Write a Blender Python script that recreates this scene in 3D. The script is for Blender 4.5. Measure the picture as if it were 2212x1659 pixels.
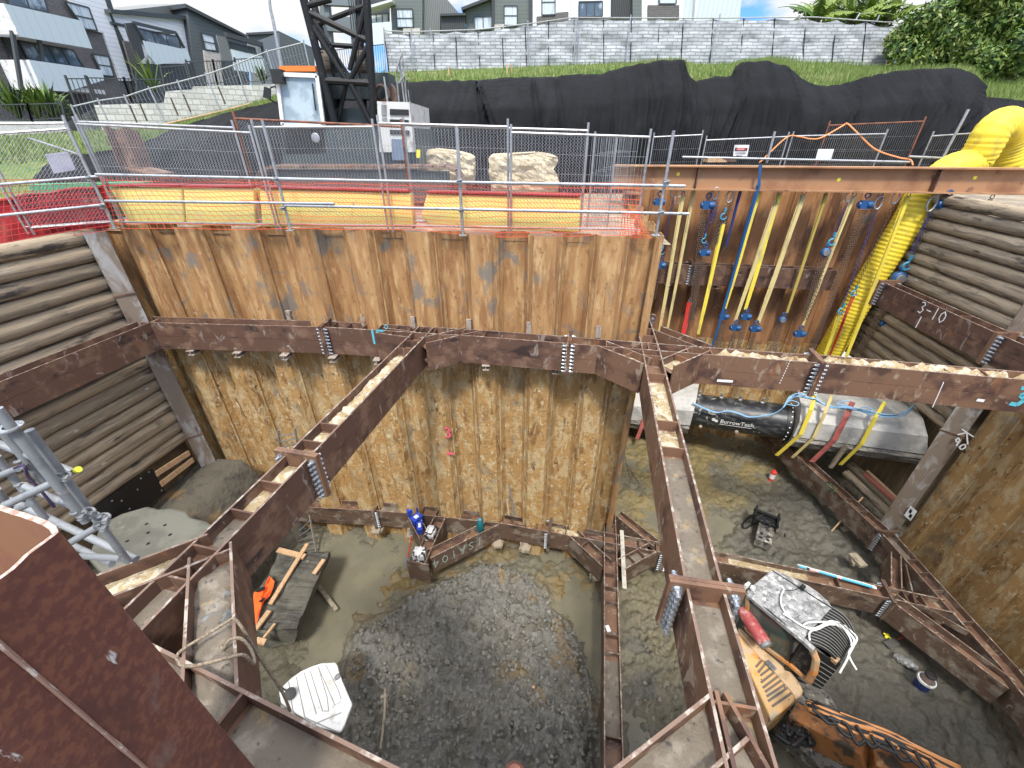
import bpy, math, random
import numpy as np
from mathutils import Vector, Matrix, Euler
random.seed(7); np.random.seed(7)
R = math.radians
scene = bpy.context.scene
for o in list(bpy.data.objects): bpy.data.objects.remove(o)

# ------------------------------------------------------------------ camera
CAMZ = 1.75; PITCH = R(30.9); FD = 899.7          # focal length in units of a 2212 px wide picture
cam = bpy.data.cameras.new('camera'); camo = bpy.data.objects.new('camera', cam)
scene.collection.objects.link(camo)
camo.location = (0, 0, CAMZ); camo.rotation_euler = (math.pi/2 - PITCH, 0, 0)
cam.sensor_width = 36; cam.lens = 36*FD/2212; cam.clip_start = .05; cam.clip_end = 3000
scene.camera = camo
scene.render.engine = 'CYCLES'
# ------------------------------------------------------------------ sky and sun
SUN_EL, SUN_AZ = R(58), R(184)
w = bpy.data.worlds.new('World'); scene.world = w; w.use_nodes = True
nt = w.node_tree; N = nt.nodes; N.clear()
out = N.new('ShaderNodeOutputWorld'); bg = N.new('ShaderNodeBackground')
sky = N.new('ShaderNodeTexSky'); sky.sky_type = 'NISHITA'; sky.sun_disc = False
sky.sun_elevation = SUN_EL; sky.sun_rotation = SUN_AZ
sky.air_density = 1.0; sky.dust_density = .6; sky.ozone_density = 1.5
tc = N.new('ShaderNodeTexCoord'); mp = N.new('ShaderNodeMapping'); mp.inputs['Scale'].default_value = (1, 1, 2.6)
mp.inputs['Location'].default_value = (.35, .1, .2)
cn = N.new('ShaderNodeTexNoise'); cn.inputs['Scale'].default_value = 2.2; cn.inputs['Detail'].default_value = 9; cn.inputs['Roughness'].default_value = .58
cr = N.new('ShaderNodeMapRange'); cr.interpolation_type = 'SMOOTHSTEP'
cr.inputs['From Min'].default_value = .46; cr.inputs['From Max'].default_value = .57
cn2 = N.new('ShaderNodeTexNoise'); cn2.inputs['Scale'].default_value = 5; cn2.inputs['Detail'].default_value = 6
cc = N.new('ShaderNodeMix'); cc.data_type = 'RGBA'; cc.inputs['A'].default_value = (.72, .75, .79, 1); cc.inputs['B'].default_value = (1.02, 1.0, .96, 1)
cm = N.new('ShaderNodeMix'); cm.data_type = 'RGBA'
sz = N.new('ShaderNodeSeparateXYZ'); zr_ = N.new('ShaderNodeMapRange'); zr_.interpolation_type = 'SMOOTHSTEP'      # cloud glow raised overhead, out of view, as added fill light for the pit
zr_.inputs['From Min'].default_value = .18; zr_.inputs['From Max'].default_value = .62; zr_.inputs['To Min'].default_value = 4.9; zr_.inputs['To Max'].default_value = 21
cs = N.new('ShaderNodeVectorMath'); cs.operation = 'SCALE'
tint = N.new('ShaderNodeMix'); tint.data_type = 'RGBA'; tint.blend_type = 'MULTIPLY'; tint.inputs['Factor'].default_value = 1; tint.inputs['B'].default_value = (.36, .62, 1.05, 1)
L = nt.links.new
L(tc.outputs['Generated'], mp.inputs[0]); L(mp.outputs[0], cn.inputs[0]); L(mp.outputs[0], cn2.inputs[0])
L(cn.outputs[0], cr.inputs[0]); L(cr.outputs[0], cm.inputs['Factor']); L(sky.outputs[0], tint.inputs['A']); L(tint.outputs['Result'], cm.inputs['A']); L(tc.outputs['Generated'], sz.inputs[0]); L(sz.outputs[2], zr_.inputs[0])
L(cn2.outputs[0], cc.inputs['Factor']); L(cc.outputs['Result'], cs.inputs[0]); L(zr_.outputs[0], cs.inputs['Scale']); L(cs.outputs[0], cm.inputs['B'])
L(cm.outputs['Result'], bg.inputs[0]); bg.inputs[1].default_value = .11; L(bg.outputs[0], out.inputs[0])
sl = bpy.data.lights.new('sun', 'SUN'); so = bpy.data.objects.new('sun', sl); scene.collection.objects.link(so)
sl.energy = 2.0; sl.angle = R(9); sl.color = (1, .95, .87)
so.rotation_euler = (R(90)-SUN_EL, 0, R(180)-SUN_AZ)
so.location = (0, -10, 30)
scene.view_settings.view_transform = 'Standard'; scene.view_settings.look = 'None'
scene.view_settings.exposure = 1.1; scene.view_settings.gamma = 1

# ------------------------------------------------------------------ pixel (2212 wide) to world
_s, _c = math.sin(PITCH), math.cos(PITCH)
def ray(x, y):
    a = (x-1106)/FD; b = -(y-829.5)/FD
    return (a, _c+b*_s, -_s+b*_c)
def Zp(x, y, z):
    d = ray(x, y); t = (z-CAMZ)/d[2]; return Vector((d[0]*t, d[1]*t, z))
def Yp(x, y, Y):
    d = ray(x, y); t = Y/d[1]; return Vector((d[0]*t, Y, CAMZ+d[2]*t))
def Xp(x, y, X):
    d = ray(x, y); t = X/d[0]; return Vector((X, d[1]*t, CAMZ+d[2]*t))
def Pl(x, y, A, B):                               # on the vertical plane through A and B
    d = ray(x, y); nx, ny = -(B[1]-A[1]), (B[0]-A[0])
    t = (nx*A[0]+ny*A[1])/(nx*d[0]+ny*d[1]); return Vector((d[0]*t, d[1]*t, CAMZ+d[2]*t))
def K(ox, oy, k):                                 # crop pixel to 2212 px
    return lambda x, y: ((ox+x/k)/1.8228, (oy+y/k)/1.8228)

# ------------------------------------------------------------------ materials
MATS = {}
def M(name, base, layers=(), rough=.8, metal=0., bump=None, bump2=None, coord='Object', rnd=True, alpha=None, attr=None, spec=None, wet=None, hsv=None, trans=None):
    if name in MATS: return MATS[name]
    m = bpy.data.materials.new(name); m.use_nodes = True; nt = m.node_tree; n = nt.nodes; L = nt.links.new
    b = n['Principled BSDF']; tc = n.new('ShaderNodeTexCoord')
    src = tc.outputs[coord]
    oi = n.new('ShaderNodeObjectInfo')
    if rnd:
        cx = n.new('ShaderNodeCombineXYZ'); mu = n.new('ShaderNodeMath'); mu.operation = 'MULTIPLY'; mu.inputs[1].default_value = 37
        L(oi.outputs['Random'], mu.inputs[0]); L(mu.outputs[0], cx.inputs[0]); L(mu.outputs[0], cx.inputs[1]); L(mu.outputs[0], cx.inputs[2])
        ad = n.new('ShaderNodeVectorMath'); ad.operation = 'ADD'; L(src, ad.inputs[0]); L(cx.outputs[0], ad.inputs[1]); src = ad.outputs[0]
    def noise(sc, det, off=0, rough_=.55, dist=0.):
        mp = n.new('ShaderNodeMapping'); mp.inputs['Scale'].default_value = sc if isinstance(sc, tuple) else (sc,)*3
        mp.inputs['Location'].default_value = (off*3.1, off*1.7, off*2.3); L(src, mp.inputs[0])
        t = n.new('ShaderNodeTexNoise'); t.inputs['Scale'].default_value = 1; t.inputs['Detail'].default_value = det
        t.inputs['Roughness'].default_value = rough_; t.inputs['Distortion'].default_value = dist; L(mp.outputs[0], t.inputs[0]); return t.outputs[0]
    col = None
    if attr:
        va = n.new('ShaderNodeVertexColor'); va.layer_name = attr; col = va.outputs[0]
    elif hsv:
        h = n.new('ShaderNodeHueSaturation'); h.inputs['Color'].default_value = (*base, 1)
        r = n.new('ShaderNodeMapRange'); L(oi.outputs['Random'], r.inputs[0]); r.inputs[3].default_value = 1-hsv; r.inputs[4].default_value = 1+hsv
        L(r.outputs[0], h.inputs['Value']); col = h.outputs[0]
    for i, ly in enumerate(layers):
        c, sc, det, lo, hi = ly[:5]
        f = noise(sc, det, i+1, .6, ly[5] if len(ly) > 5 else 0.)
        mr = n.new('ShaderNodeMapRange'); mr.interpolation_type = 'SMOOTHSTEP'; mr.inputs[1].default_value = lo; mr.inputs[2].default_value = hi; L(f, mr.inputs[0])
        mr.inputs[4].default_value = ly[6] if len(ly) > 6 else 1
        mx = n.new('ShaderNodeMix'); mx.data_type = 'RGBA'; L(mr.outputs[0], mx.inputs['Factor'])
        if col is None: mx.inputs['A'].default_value = (*base, 1)
        else: L(col, mx.inputs['A'])
        mx.inputs['B'].default_value = (*c, 1); col = mx.outputs['Result']
    if col is None: b.inputs['Base Color'].default_value = (*base, 1)
    else: L(col, b.inputs['Base Color'])
    b.inputs['Roughness'].default_value = rough; b.inputs['Metallic'].default_value = metal
    if spec is not None: b.inputs['Specular IOR Level'].default_value = spec
    if wet:
        f = noise(wet[0], 4, 9); mr = n.new('ShaderNodeMapRange'); mr.inputs[1].default_value = wet[1]; mr.inputs[2].default_value = wet[1]+.12
        mr.inputs[3].default_value = wet[2]; mr.inputs[4].default_value = rough; L(f, mr.inputs[0]); L(mr.outputs[0], b.inputs['Roughness'])
    if trans: b.inputs['Transmission Weight'].default_value = trans
    nrm = None
    for q, bp in enumerate((bump, bump2)):
        if not bp: continue
        f = noise(bp[0], bp[3] if len(bp) > 3 else 6, 5+q, .65)
        bn = n.new('ShaderNodeBump'); bn.inputs['Strength'].default_value = bp[1]; bn.inputs['Distance'].default_value = bp[2]; L(f, bn.inputs['Height'])
        if nrm: L(nrm, bn.inputs['Normal'])
        nrm = bn.outputs[0]
    if nrm: L(nrm, b.inputs['Normal'])
    if alpha is not None: b.inputs['Alpha'].default_value = alpha
    MATS[name] = m; return m

pile_rust = M('sheet pile rust', (.38, .215, .085), [((.26, .125, .046), (5, 5, .7), 8, .40, .62), ((.47, .30, .135), (8, 8, 1.6), 10, .48, .68), ((.21, .10, .04), (13, 13, 7), 10, .55, .72), ((.16, .145, .12), (1.5, 1.5, 1.2), 11, .55, .65, .6, .85), ((.52, .40, .25), (7, 7, 4), 10, .64, .76, .3), ((.12, .06, .026), (30, 30, 1.0), 6, .60, .78)], rough=.88, bump=((16, 16, 9), .7, .014, 9), bump2=(70, .5, .005))
pile_mud = M('sheet pile caked with clay', (.40, .235, .085), [((.48, .35, .18), (5, 5, 2.2), 11, .47, .58, .4), ((.24, .13, .045), (5, 5, 1.5), 10, .55, .66, .5), ((.56, .47, .30), (8, 8, 5), 9, .59, .65, 1.2), ((.22, .18, .12), (1.1, 1.1, .9), 10, .56, .68, .8, .65), ((.11, .065, .03), (9, 9, 5), 9, .62, .68, 1.0), ((.07, .045, .028), (22, 22, 1.5), 6, .66, .76)], rough=.92, bump=((9, 9, 6), 1, .05, 9), bump2=(38, .8, .012))
pile_red = M('red rusty steel', (.28, .135, .055), [((.38, .19, .08), (4, 4, 1), 8, .48, .64), ((.14, .07, .04), (2.4, 2.4, .8), 8, .5, .66), ((.33, .24, .15), (6, 6, 3), 8, .62, .7, .6), ((.085, .075, .07), (1.2, 1.2, .7), 8, .58, .68, 1.0)], rough=.8, bump=((14, 14, 5), .4, .01), bump2=(60, .3, .004))
beam_rust = M('dark rusted beam steel', (.110, .058, .038), [((.19, .11, .07), (3, 3, 3), 9, .48, .64), ((.040, .023, .019), (1.6, 1.6, 4), 7, .54, .68), ((.25, .20, .165), (5, 5, 2.2), 10, .60, .67, 1.2), ((.19, .085, .04), (3, 3, 3), 7, .62, .72), ((.50, .47, .42), (11, 11, 6), 9, .70, .74, 1.0)], rough=.66, metal=.15, bump=(30, .35, .004), bump2=(6, .25, .01))
beam_edge = M('scraped beam edge', (.17, .11, .08), [((.34, .30, .25), (9, 9, 9), 6, .5, .62)], rough=.7)
beam_brown = M('brown rusted beam steel', (.175, .095, .055), [((.075, .038, .027), (2, 2, 2), 9, .47, .62), ((.28, .215, .15), (5, 5, 2.5), 10, .57, .65, 1.2), ((.24, .10, .04), (2.5, 2.5, 1), 7, .6, .72), ((.50, .45, .37), (11, 11, 6), 9, .69, .74, 1.0)], rough=.65, metal=.1, bump=(30, .35, .004))
beam_low = M('muddy rusted beam steel', (.115, .072, .050), [((.22, .18, .14), (3, 3, 3), 9, .50, .62), ((.04, .026, .022), (1.6, 1.6, 4), 6, .52, .7), ((.30, .26, .21), (6, 6, 4), 8, .60, .70, 1.0)], rough=.6, metal=.1, bump=(30, .4, .005), bump2=(6, .3, .01))
web_mud = M('clay lying on the beam', (.38, .29, .16), [((.52, .46, .34), (7, 7, 7), 9, .46, .58), ((.20, .12, .05), (4, 4, 4), 8, .55, .64), ((.10, .095, .085), (14, 14, 14), 7, .62, .67)], rough=.92, bump=(14, 1, .05, 9))
web_dirt = M('grey brown dirt on the beam', (.145, .12, .09), [((.22, .19, .15), (5, 5, 5), 9, .48, .62), ((.30, .22, .11), (3, 3, 3), 8, .58, .68), ((.07, .06, .05), (12, 12, 12), 7, .6, .68)], rough=.8, bump=(22, .8, .02, 8))
galv = M('galvanised steel', (.42, .43, .43), [((.27, .27, .27), (8, 8, 8), 5, .5, .7), ((.55, .55, .54), (20, 20, 20), 4, .55, .7)], rough=.45, metal=.75)
galv_dull = M('dull galvanised tube', (.25, .26, .26), [((.15, .15, .15), (6, 6, 6), 6, .45, .7), ((.34, .33, .31), (12, 12, 12), 5, .6, .7)], rough=.6, metal=.4)
bolt_m = M('zinc bolt', (.42, .45, .48), [((.2, .21, .22), (30, 30, 30), 3, .5, .7)], rough=.4, metal=.8)
log_wood = M('weathered log wood', (.30, .235, .155), [((.17, .135, .095), (14, 14, 1.2), 7, .45, .65), ((.37, .32, .235), (20, 20, 1.5), 6, .55, .7), ((.055, .046, .038), (4, 4, 1.1), 6, .56, .68), ((.40, .37, .32), (7, 7, 2.5), 7, .66, .72)], rough=.85, bump=((34, 34, 2.2), .7, .012), hsv=.25)
plank_wood = M('grey brown plank', (.24, .18, .11), [((.15, .115, .075), (20, 20, 1.2), 6, .45, .65), ((.31, .26, .18), (2, 2, .8), 5, .5, .7)], rough=.85, bump=((40, 40, 3), .4, .005), hsv=.15)
new_wood = M('pale sawn timber', (.50, .33, .19), [((.38, .23, .12), (20, 20, 3), 5, .45, .65)], rough=.75, hsv=.1)
old_wood = M('muddy timber', (.30, .25, .18), [((.14, .12, .10), (8, 8, 8), 6, .5, .62)], rough=.85)
conc = M('grey concrete', (.48, .47, .44), [((.33, .325, .30), (2, 2, 2), 7, .45, .65), ((.58, .57, .54), (5, 5, 5), 6, .55, .7)], rough=.85, bump=(20, .3, .005))
conc_rough = M('rough broken concrete', (.28, .265, .235), [((.14, .13, .115), (3, 3, 3), 8, .45, .62), ((.45, .43, .38), (6, 6, 6), 7, .58, .7)], rough=.9, bump=(7, .9, .05, 8), bump2=(30, .6, .01))
rubber = M('black rubber', (.015, .015, .016), rough=.5, bump=(50, .2, .002))
black_paint = M('black paint', (.011, .012, .0125), [((.035, .035, .032), (8, 8, 8), 6, .6, .7)], rough=.5, spec=.25)
white_plain = M('white paint', (.72, .73, .71), [((.5, .48, .43), (5, 5, 5), 8, .55, .68), ((.25, .23, .2), (13, 13, 13), 6, .66, .72)], rough=.5)
yellow_web = M('yellow webbing', (.72, .58, .06), [((.5, .42, .12), (6, 6, 2), 5, .5, .65)], rough=.8, bump=((60, 60, 60), .3, .002))
cream_web = M('cream webbing', (.58, .47, .20), [((.42, .34, .16), (6, 6, 2), 5, .5, .65)], rough=.8)
blue_m = M('blue painted steel', (.014, .075, .20), [((.05, .07, .09), (20, 20, 20), 4, .6, .7)], rough=.45)
cyan_m = M('light blue painted hook', (.045, .26, .40), rough=.45)
chain_m = M('rusty chain steel', (.13, .09, .065), rough=.6, metal=.5)
purple_ch = M('violet chain steel', (.05, .05, .16), rough=.5, metal=.4)
red_web = M('red webbing', (.62, .035, .025), [((.4, .06, .05), (6, 6, 2), 5, .5, .65)], rough=.8)
orange_net = M('orange plastic net', (.80, .11, .04), rough=.55)
glass_d = M('dark window glass', (.04, .055, .06), rough=.08, spec=.8)

# ------------------------------------------------------------------ mesh helpers
col = scene.collection
ORG = {}
class MB:
    def __init__(s): s.v = []; s.f = []; s.mi = []; s.cur = 0
    def add(s, vs, fs):
        o = len(s.v); s.v += [tuple(v) for v in vs]; s.f += [tuple(i+o for i in f) for f in fs]; s.mi += [s.cur]*len(fs)
    def hexa(s, q):                                # 8 corners: bottom 4, top 4
        s.add(q, [(0, 3, 2, 1), (4, 5, 6, 7), (0, 1, 5, 4), (1, 2, 6, 5), (2, 3, 7, 6), (3, 0, 4, 7)])
    def box(s, c, d, rot=0):
        cx, cy, cz = c; dx, dy, dz = d[0]/2, d[1]/2, d[2]/2; cr, sr = math.cos(rot), math.sin(rot); q = []
        for z in (-dz, dz):
            for x, y in ((-dx, -dy), (dx, -dy), (dx, dy), (-dx, dy)): q.append((cx+x*cr-y*sr, cy+x*sr+y*cr, cz+z))
        s.hexa(q)
    def bar(s, a, b, wd, th, up=(0, 0, 1)):        # box between two points; wd sideways, th along up
        a, b = Vector(a), Vector(b); d = (b-a).normalized(); u = Vector(up)
        sd = d.cross(u)
        if sd.length < 1e-4: sd = d.cross(Vector((1, 0, 0)))
        sd.normalize(); u = sd.cross(d).normalized(); q = []
        for p in (a, b):
            for i, j in ((-1, -1), (1, -1), (1, 1), (-1, 1)): q.append(p+sd*wd/2*i+u*th/2*j)
        s.hexa(q)
    def tube(s, pts, r, n=8, cap=True, rs=None):
        pts = [Vector(p) for p in pts]; rings = []; prev = None
        for i, p in enumerate(pts):
            d = (pts[min(i+1, len(pts)-1)]-pts[max(i-1, 0)])
            if d.length < 1e-9: d = Vector((0, 0, 1))
            d.normalize()
            if prev is None: u = d.orthogonal().normalized()
            else:
                u = prev-d*prev.dot(d)
                u = u.normalized() if u.length > 1e-6 else d.orthogonal().normalized()
            prev = u; v = d.cross(u); rr = rs[i] if rs else r
            rings.append([p+(u*math.cos(2*math.pi*k/n)+v*math.sin(2*math.pi*k/n))*rr for k in range(n)])
        vs = [q for g in rings for q in g]; fs = []
        for i in range(len(pts)-1):
            for k in range(n): fs.append((i*n+k, i*n+(k+1) % n, (i+1)*n+(k+1) % n, (i+1)*n+k))
        if cap: fs.append(tuple(range(n-1, -1, -1))); fs.append(tuple((len(pts)-1)*n+k for k in range(n)))
        s.add(vs, fs)
    def wire(s, a, b, r):                          # cheap three-sided wire
        s.tube([a, b], r, 3, False)
    def prism(s, poly, d):                         # planar polygon extruded along vector d
        n = len(poly); poly = [Vector(p) for p in poly]; d = Vector(d)
        s.add(poly+[p+d for p in poly], [tuple(range(n-1, -1, -1)), tuple(range(n, 2*n))]+[(i, (i+1) % n, n+(i+1) % n, n+i) for i in range(n)])
    def lathe(s, prof, c=(0, 0, 0), n=20, ax=None):
        c = Vector(c); A = Matrix.Identity(3) if ax is None else Vector((0, 0, 1)).rotation_difference(Vector(ax)).to_matrix()
        vs = [c+A@Vector((r*math.cos(2*math.pi*k/n), r*math.sin(2*math.pi*k/n), z)) for r, z in prof for k in range(n)]; m = len(prof)
        fs = [(i*n+k, i*n+(k+1) % n, (i+1)*n+(k+1) % n, (i+1)*n+k) for i in range(m-1) for k in range(n)]
        s.add(vs, fs)
    def grid(s, P, thick=None):                    # P[i][j] of points
        m, n = len(P), len(P[0]); vs = [p for r in P for p in r]
        s.add(vs, [(i*n+j, i*n+j+1, (i+1)*n+j+1, (i+1)*n+j) for i in range(m-1) for j in range(n-1)])
    def ico(s, c, r, sq=(1, 1, 1), jit=.25, rot=0):
        t = 1.618; V = [(-1, t, 0), (1, t, 0), (-1, -t, 0), (1, -t, 0), (0, -1, t), (0, 1, t), (0, -1, -t), (0, 1, -t), (t, 0, -1), (t, 0, 1), (-t, 0, -1), (-t, 0, 1)]
        F = [(0, 11, 5), (0, 5, 1), (0, 1, 7), (0, 7, 10), (0, 10, 11), (1, 5, 9), (5, 11, 4), (11, 10, 2), (10, 7, 6), (7, 1, 8), (3, 9, 4), (3, 4, 2), (3, 2, 6), (3, 6, 8), (3, 8, 9), (4, 9, 5), (2, 4, 11), (6, 2, 10), (8, 6, 7), (9, 8, 1)]
        cr, sr = math.cos(rot), math.sin(rot); q = []
        for x, y, z in V:
            k = r/1.9*(1+random.uniform(-jit, jit)); x, y = x*cr-y*sr, x*sr+y*cr
            q.append((c[0]+x*k*sq[0], c[1]+y*k*sq[1], c[2]+z*k*sq[2]))
        s.add(q, F)
    def build(s, name, mats, parent=None, smooth=False, kind=None, label=None, local=False, bevel=None, attr=None):
        me = bpy.data.meshes.new(name); o = bpy.data.objects.new(name, me)
        org = Vector((0, 0, 0)) if (parent is None or local) else ORG.get(parent.name, Vector((0, 0, 0)))
        me.from_pydata([(v[0]-org[0], v[1]-org[1], v[2]-org[2]) for v in s.v], [], s.f)
        if not isinstance(mats, (list, tuple)): mats = [mats]
        for m in mats: me.materials.append(m)
        if len(mats) > 1: me.polygons.foreach_set('material_index', s.mi)
        if smooth: me.polygons.foreach_set('use_smooth', [True]*len(s.f))
        if smooth == 'auto':
            import bmesh
            bm = bmesh.new(); bm.from_mesh(me)
            for e in bm.edges:
                if len(e.link_faces) == 2 and e.calc_face_angle(0) > .7: e.smooth = False
            bm.to_mesh(me); bm.free()
        me.update(); col.objects.link(o)
        if parent is not None: o.parent = parent
        ORG[o.name] = org
        if kind: o['kind'] = kind
        if label: o['label'] = label
        if bevel:
            bv = o.modifiers.new('bevel', 'BEVEL'); bv.width = bevel; bv.segments = 2; bv.limit_method = 'ANGLE'
        return o
def thing(name, label, cat, loc=(0, 0, 0), group=None):
    o = bpy.data.objects.new(name, None); col.objects.link(o); o.location = loc; o.empty_display_size = .2
    o['label'] = label; o['category'] = cat
    if group: o['group'] = group
    ORG[o.name] = Vector(loc); return o
def tag(o, label, cat, group=None):
    o['label'] = label; o['category'] = cat
    if group: o['group'] = group
    return o
def copy_tree(o, parent=None):
    c = o.copy(); col.objects.link(c)
    if parent is not None: c.parent = parent
    ORG[c.name] = ORG.get(o.name, Vector((0, 0, 0)))
    for ch in list(o.children): copy_tree(ch, c)
    return c
def lerp(a, b, t): return Vector(a)*(1-t)+Vector(b)*t
def polyline(pts, step):
    pts = [Vector(p) for p in pts]; o = [pts[0]]
    for a, b in zip(pts, pts[1:]):
        k = max(1, int((b-a).length/step)); o += [lerp(a, b, (i+1)/k) for i in range(k)]
    return o
def spline(pts, k=8):                              # Catmull-Rom through the points
    P = [Vector(p) for p in pts]; P = [P[0]*2-P[1]]+P+[P[-1]*2-P[-2]]; o = []
    for i in range(1, len(P)-2):
        for q in range(k):
            t = q/k; a, b, c, d = P[i-1], P[i], P[i+1], P[i+2]
            o.append(.5*((2*b)+(c-a)*t+(2*a-5*b+4*c-d)*t*t+(3*b-a-3*c+d)*t**3))
    return o+[P[-2]]
# numpy value noise
_perm = np.random.RandomState(3).rand(256, 256)
def vnoise(x, y):
    xi = np.floor(x).astype(int); yi = np.floor(y).astype(int); fx = x-xi; fy = y-yi
    fx = fx*fx*(3-2*fx); fy = fy*fy*(3-2*fy); g = lambda i, j: _perm[i % 256, j % 256]
    return (g(xi, yi)*(1-fx)+g(xi+1, yi)*fx)*(1-fy)+(g(xi, yi+1)*(1-fx)+g(xi+1, yi+1)*fx)*fy
def fbm(x, y, o=5, gain=.5):
    t = 0; a = 1; s = 0
    for i in range(o): t = t+a*vnoise(x*2**i+17*i, y*2**i+9*i); s += a; a *= gain
    return t/s
# strokes of lettering drawn as thin raised bars on a plane (origin o, unit right u, unit up v)
GL = {'1': [[(.5, 0), (.5, 1)]], '5': [[(.9, 1), (.2, 1), (.15, .55), (.6, .6), (.9, .35), (.6, .02), (.1, .08)]],
 '2': [[(.1, .8), (.4, 1), (.8, .85), (.75, .6), (.1, 0), (.9, 0)]], '3': [[(.1, .95), (.6, 1), (.8, .8), (.4, .55), (.85, .35), (.6, 0), (.1, .05)]],
 '0': [[(.5, 1), (.1, .7), (.1, .3), (.5, 0), (.9, .3), (.9, .7), (.5, 1)]], '9': [[(.85, .7), (.5, 1), (.15, .75), (.4, .5), (.85, .7), (.8, .3), (.5, 0)]],
 '.': [[(.45, 0), (.55, .06)]], '-': [[(.15, .5), (.85, .5)]], 'S': [[(.85, .9), (.5, 1), (.15, .8), (.5, .52), (.85, .25), (.5, 0), (.1, .1)]],
 'A': [[(.05, 0), (.5, 1), (.95, 0)], [(.22, .4), (.8, .4)]], '4': [[(.7, 0), (.7, 1), (.1, .35), (.95, .35)]], 'I': [[(.5, 0), (.5, 1)]], 'G': [[(.9, .85), (.5, 1), (.1, .6), (.2, .1), (.7, 0), (.9, .4), (.55, .42)]], '6': [[(.8, .95), (.3, .7), (.15, .25), (.5, 0), (.85, .25), (.5, .5), (.2, .35)]],
 '7': [[(.1, 1), (.9, 1), (.4, 0)]], 'c': [[(.85, .9), (.4, .8), (.2, .4), (.5, 0), (.9, .1)]]}
def strokes(mb, text, o, u, v, h, wd, adv=.75, t=.004):
    o, u, v = Vector(o), Vector(u).normalized(), Vector(v).normalized(); n = u.cross(v)
    for i, ch in enumerate(text):
        for st in GL.get(ch, []):
            P = [o+u*(h*.62*a+i*h*adv)+v*h*b for a, b in st]
            for a, b in zip(P, P[1:]): mb.bar(a-(b-a)*.06, b+(b-a)*.06, wd, t, n)
def textobj(name, s, o, u, v, size, mat, parent, ext=.002):
    c = bpy.data.curves.new(name, 'FONT'); c.body = s; c.size = size; c.extrude = ext; c.materials.append(mat)
    u, v = Vector(u).normalized(), Vector(v).normalized(); n = u.cross(v)
    m = Matrix((u, v, n)).transposed().to_4x4(); m.translation = Vector(o)
    tmp = bpy.data.objects.new(name, c); me = bpy.data.meshes.new_from_object(tmp); me.transform(m)
    org = ORG.get(parent.name, Vector((0, 0, 0))); me.transform(Matrix.Translation(-org))
    bpy.data.objects.remove(tmp); ob = bpy.data.objects.new(name, me); col.objects.link(ob); ob.parent = parent; return ob
# ================================================================== PIT FLOOR
FZ = -8.85
def inpoly(X, Y, poly):
    r = np.zeros(X.shape, bool); n = len(poly)
    for i in range(n):
        x1, y1 = poly[i][:2]; x2, y2 = poly[(i+1) % n][:2]
        c = ((y1 > Y) != (y2 > Y)) & (X < (x2-x1)*(Y-y1)/(y2-y1+1e-9)+x1); r ^= c
    return r
def blurmask(X, Y, poly, soft=.35):                # soft edged mask with a ragged rim
    m = np.zeros(X.shape); 
    for k in range(12):
        a = k*2.4; m += inpoly(X+soft*(k/12)*math.cos(a)+.35*(fbm(X*2.2, Y*2.2, 4)-.5), Y+soft*(k/12)*math.sin(a)+.35*(fbm(X*2.2+40, Y*2.2, 4)-.5), poly)
    return m/12
gx = np.arange(-13.5, 15, .045); gy = np.arange(-1.0, 15, .045); X, Y = np.meshgrid(gx, gy)
pile_poly = [Zp(*p, FZ+.2) for p in ((640, 1659), (690, 1560), (740, 1440), (770, 1370), (860, 1320), (900, 1285), (1050, 1215), (1150, 1250), (1200, 1330), (1270, 1400), (1300, 1500), (1290, 1659))]
pile_poly += [Vector((1.2, -1, 0)), Vector((-3.5, -1, 0))]
dk = blurmask(X, Y, pile_poly)
och = np.clip(blurmask(X, Y, [Zp(*p, FZ) for p in ((640, 1300), (800, 1330), (900, 1290), (1050, 1240), (1190, 1270), (1290, 1400), (1300, 1250), (1180, 1200), (1060, 1180), (900, 1210))], .6), 0, 1)
och2 = blurmask(X, Y, [Zp(*p, FZ) for p in ((1310, 930), (1700, 930), (1640, 1060), (1560, 1130), (1500, 1180), (1420, 1200), (1310, 1190))], .8)
tan = blurmask(X, Y, [Zp(*p, FZ) for p in ((1340, 1160), (1560, 1180), (1540, 1300), (1470, 1500), (1400, 1420), (1335, 1300))], .6)
rut = blurmask(X, Y, [Zp(*p, FZ) for p in ((1345, 1400), (1480, 1330), (1560, 1659), (1345, 1659))], .6)
n1 = fbm(X*1.1, Y*1.1, 4); n2 = fbm(X*4, Y*4, 4); n3 = fbm(X*9+5, Y*9, 3)
rid = 1-np.abs(2*fbm(X*5+30, Y*5, 4, .6)-1)
H = FZ+(n1-.5)*.32+(n2-.5)*.13+(n3-.5)*.05
H += dk*(.20+(rid-.6)*.30+(n3-.5)*.22+.25*(fbm(X*2+3, Y*2, 2)-.4)+(1-np.abs(2*fbm(X*7+3, Y*7, 3, .6)-1)-.6)*.16)
for yy_ in (3.55, 2.55): H -= dk*.10*np.exp(-((Y-yy_-.06*np.sin(X*3))/.07)**2)*np.exp(-((X+1.0)/1.3)**4)
H += (och*.5+tan*.8+rut)*((rid-.62)*.28)+(1-dk)*((1-np.abs(2*fbm(X*3.3+80, Y*3.3, 5, .6)-1))-.62)*.15
for pl_, dz_ in (([(655, 1190), (760, 1165), (830, 1200), (800, 1290), (745, 1330), (730, 1430), (690, 1440), (700, 1330), (660, 1290)], .16), ([(1850, 1490), (1960, 1570), (1990, 1640), (1930, 1640), (1850, 1560)], .16), ([(1720, 1150), (1790, 1190), (1700, 1200)], .1), ([(1230, 1300), (1290, 1310), (1295, 1500), (1270, 1500)], .18), ([(1520, 1100), (1600, 1150), (1700, 1190), (1640, 1215), (1540, 1180)], .10), ([(1360, 1500), (1420, 1560), (1400, 1640), (1350, 1640)], .14)): H -= dz_*blurmask(X, Y, [Zp(*p, FZ) for p in pl_], .4)
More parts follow.
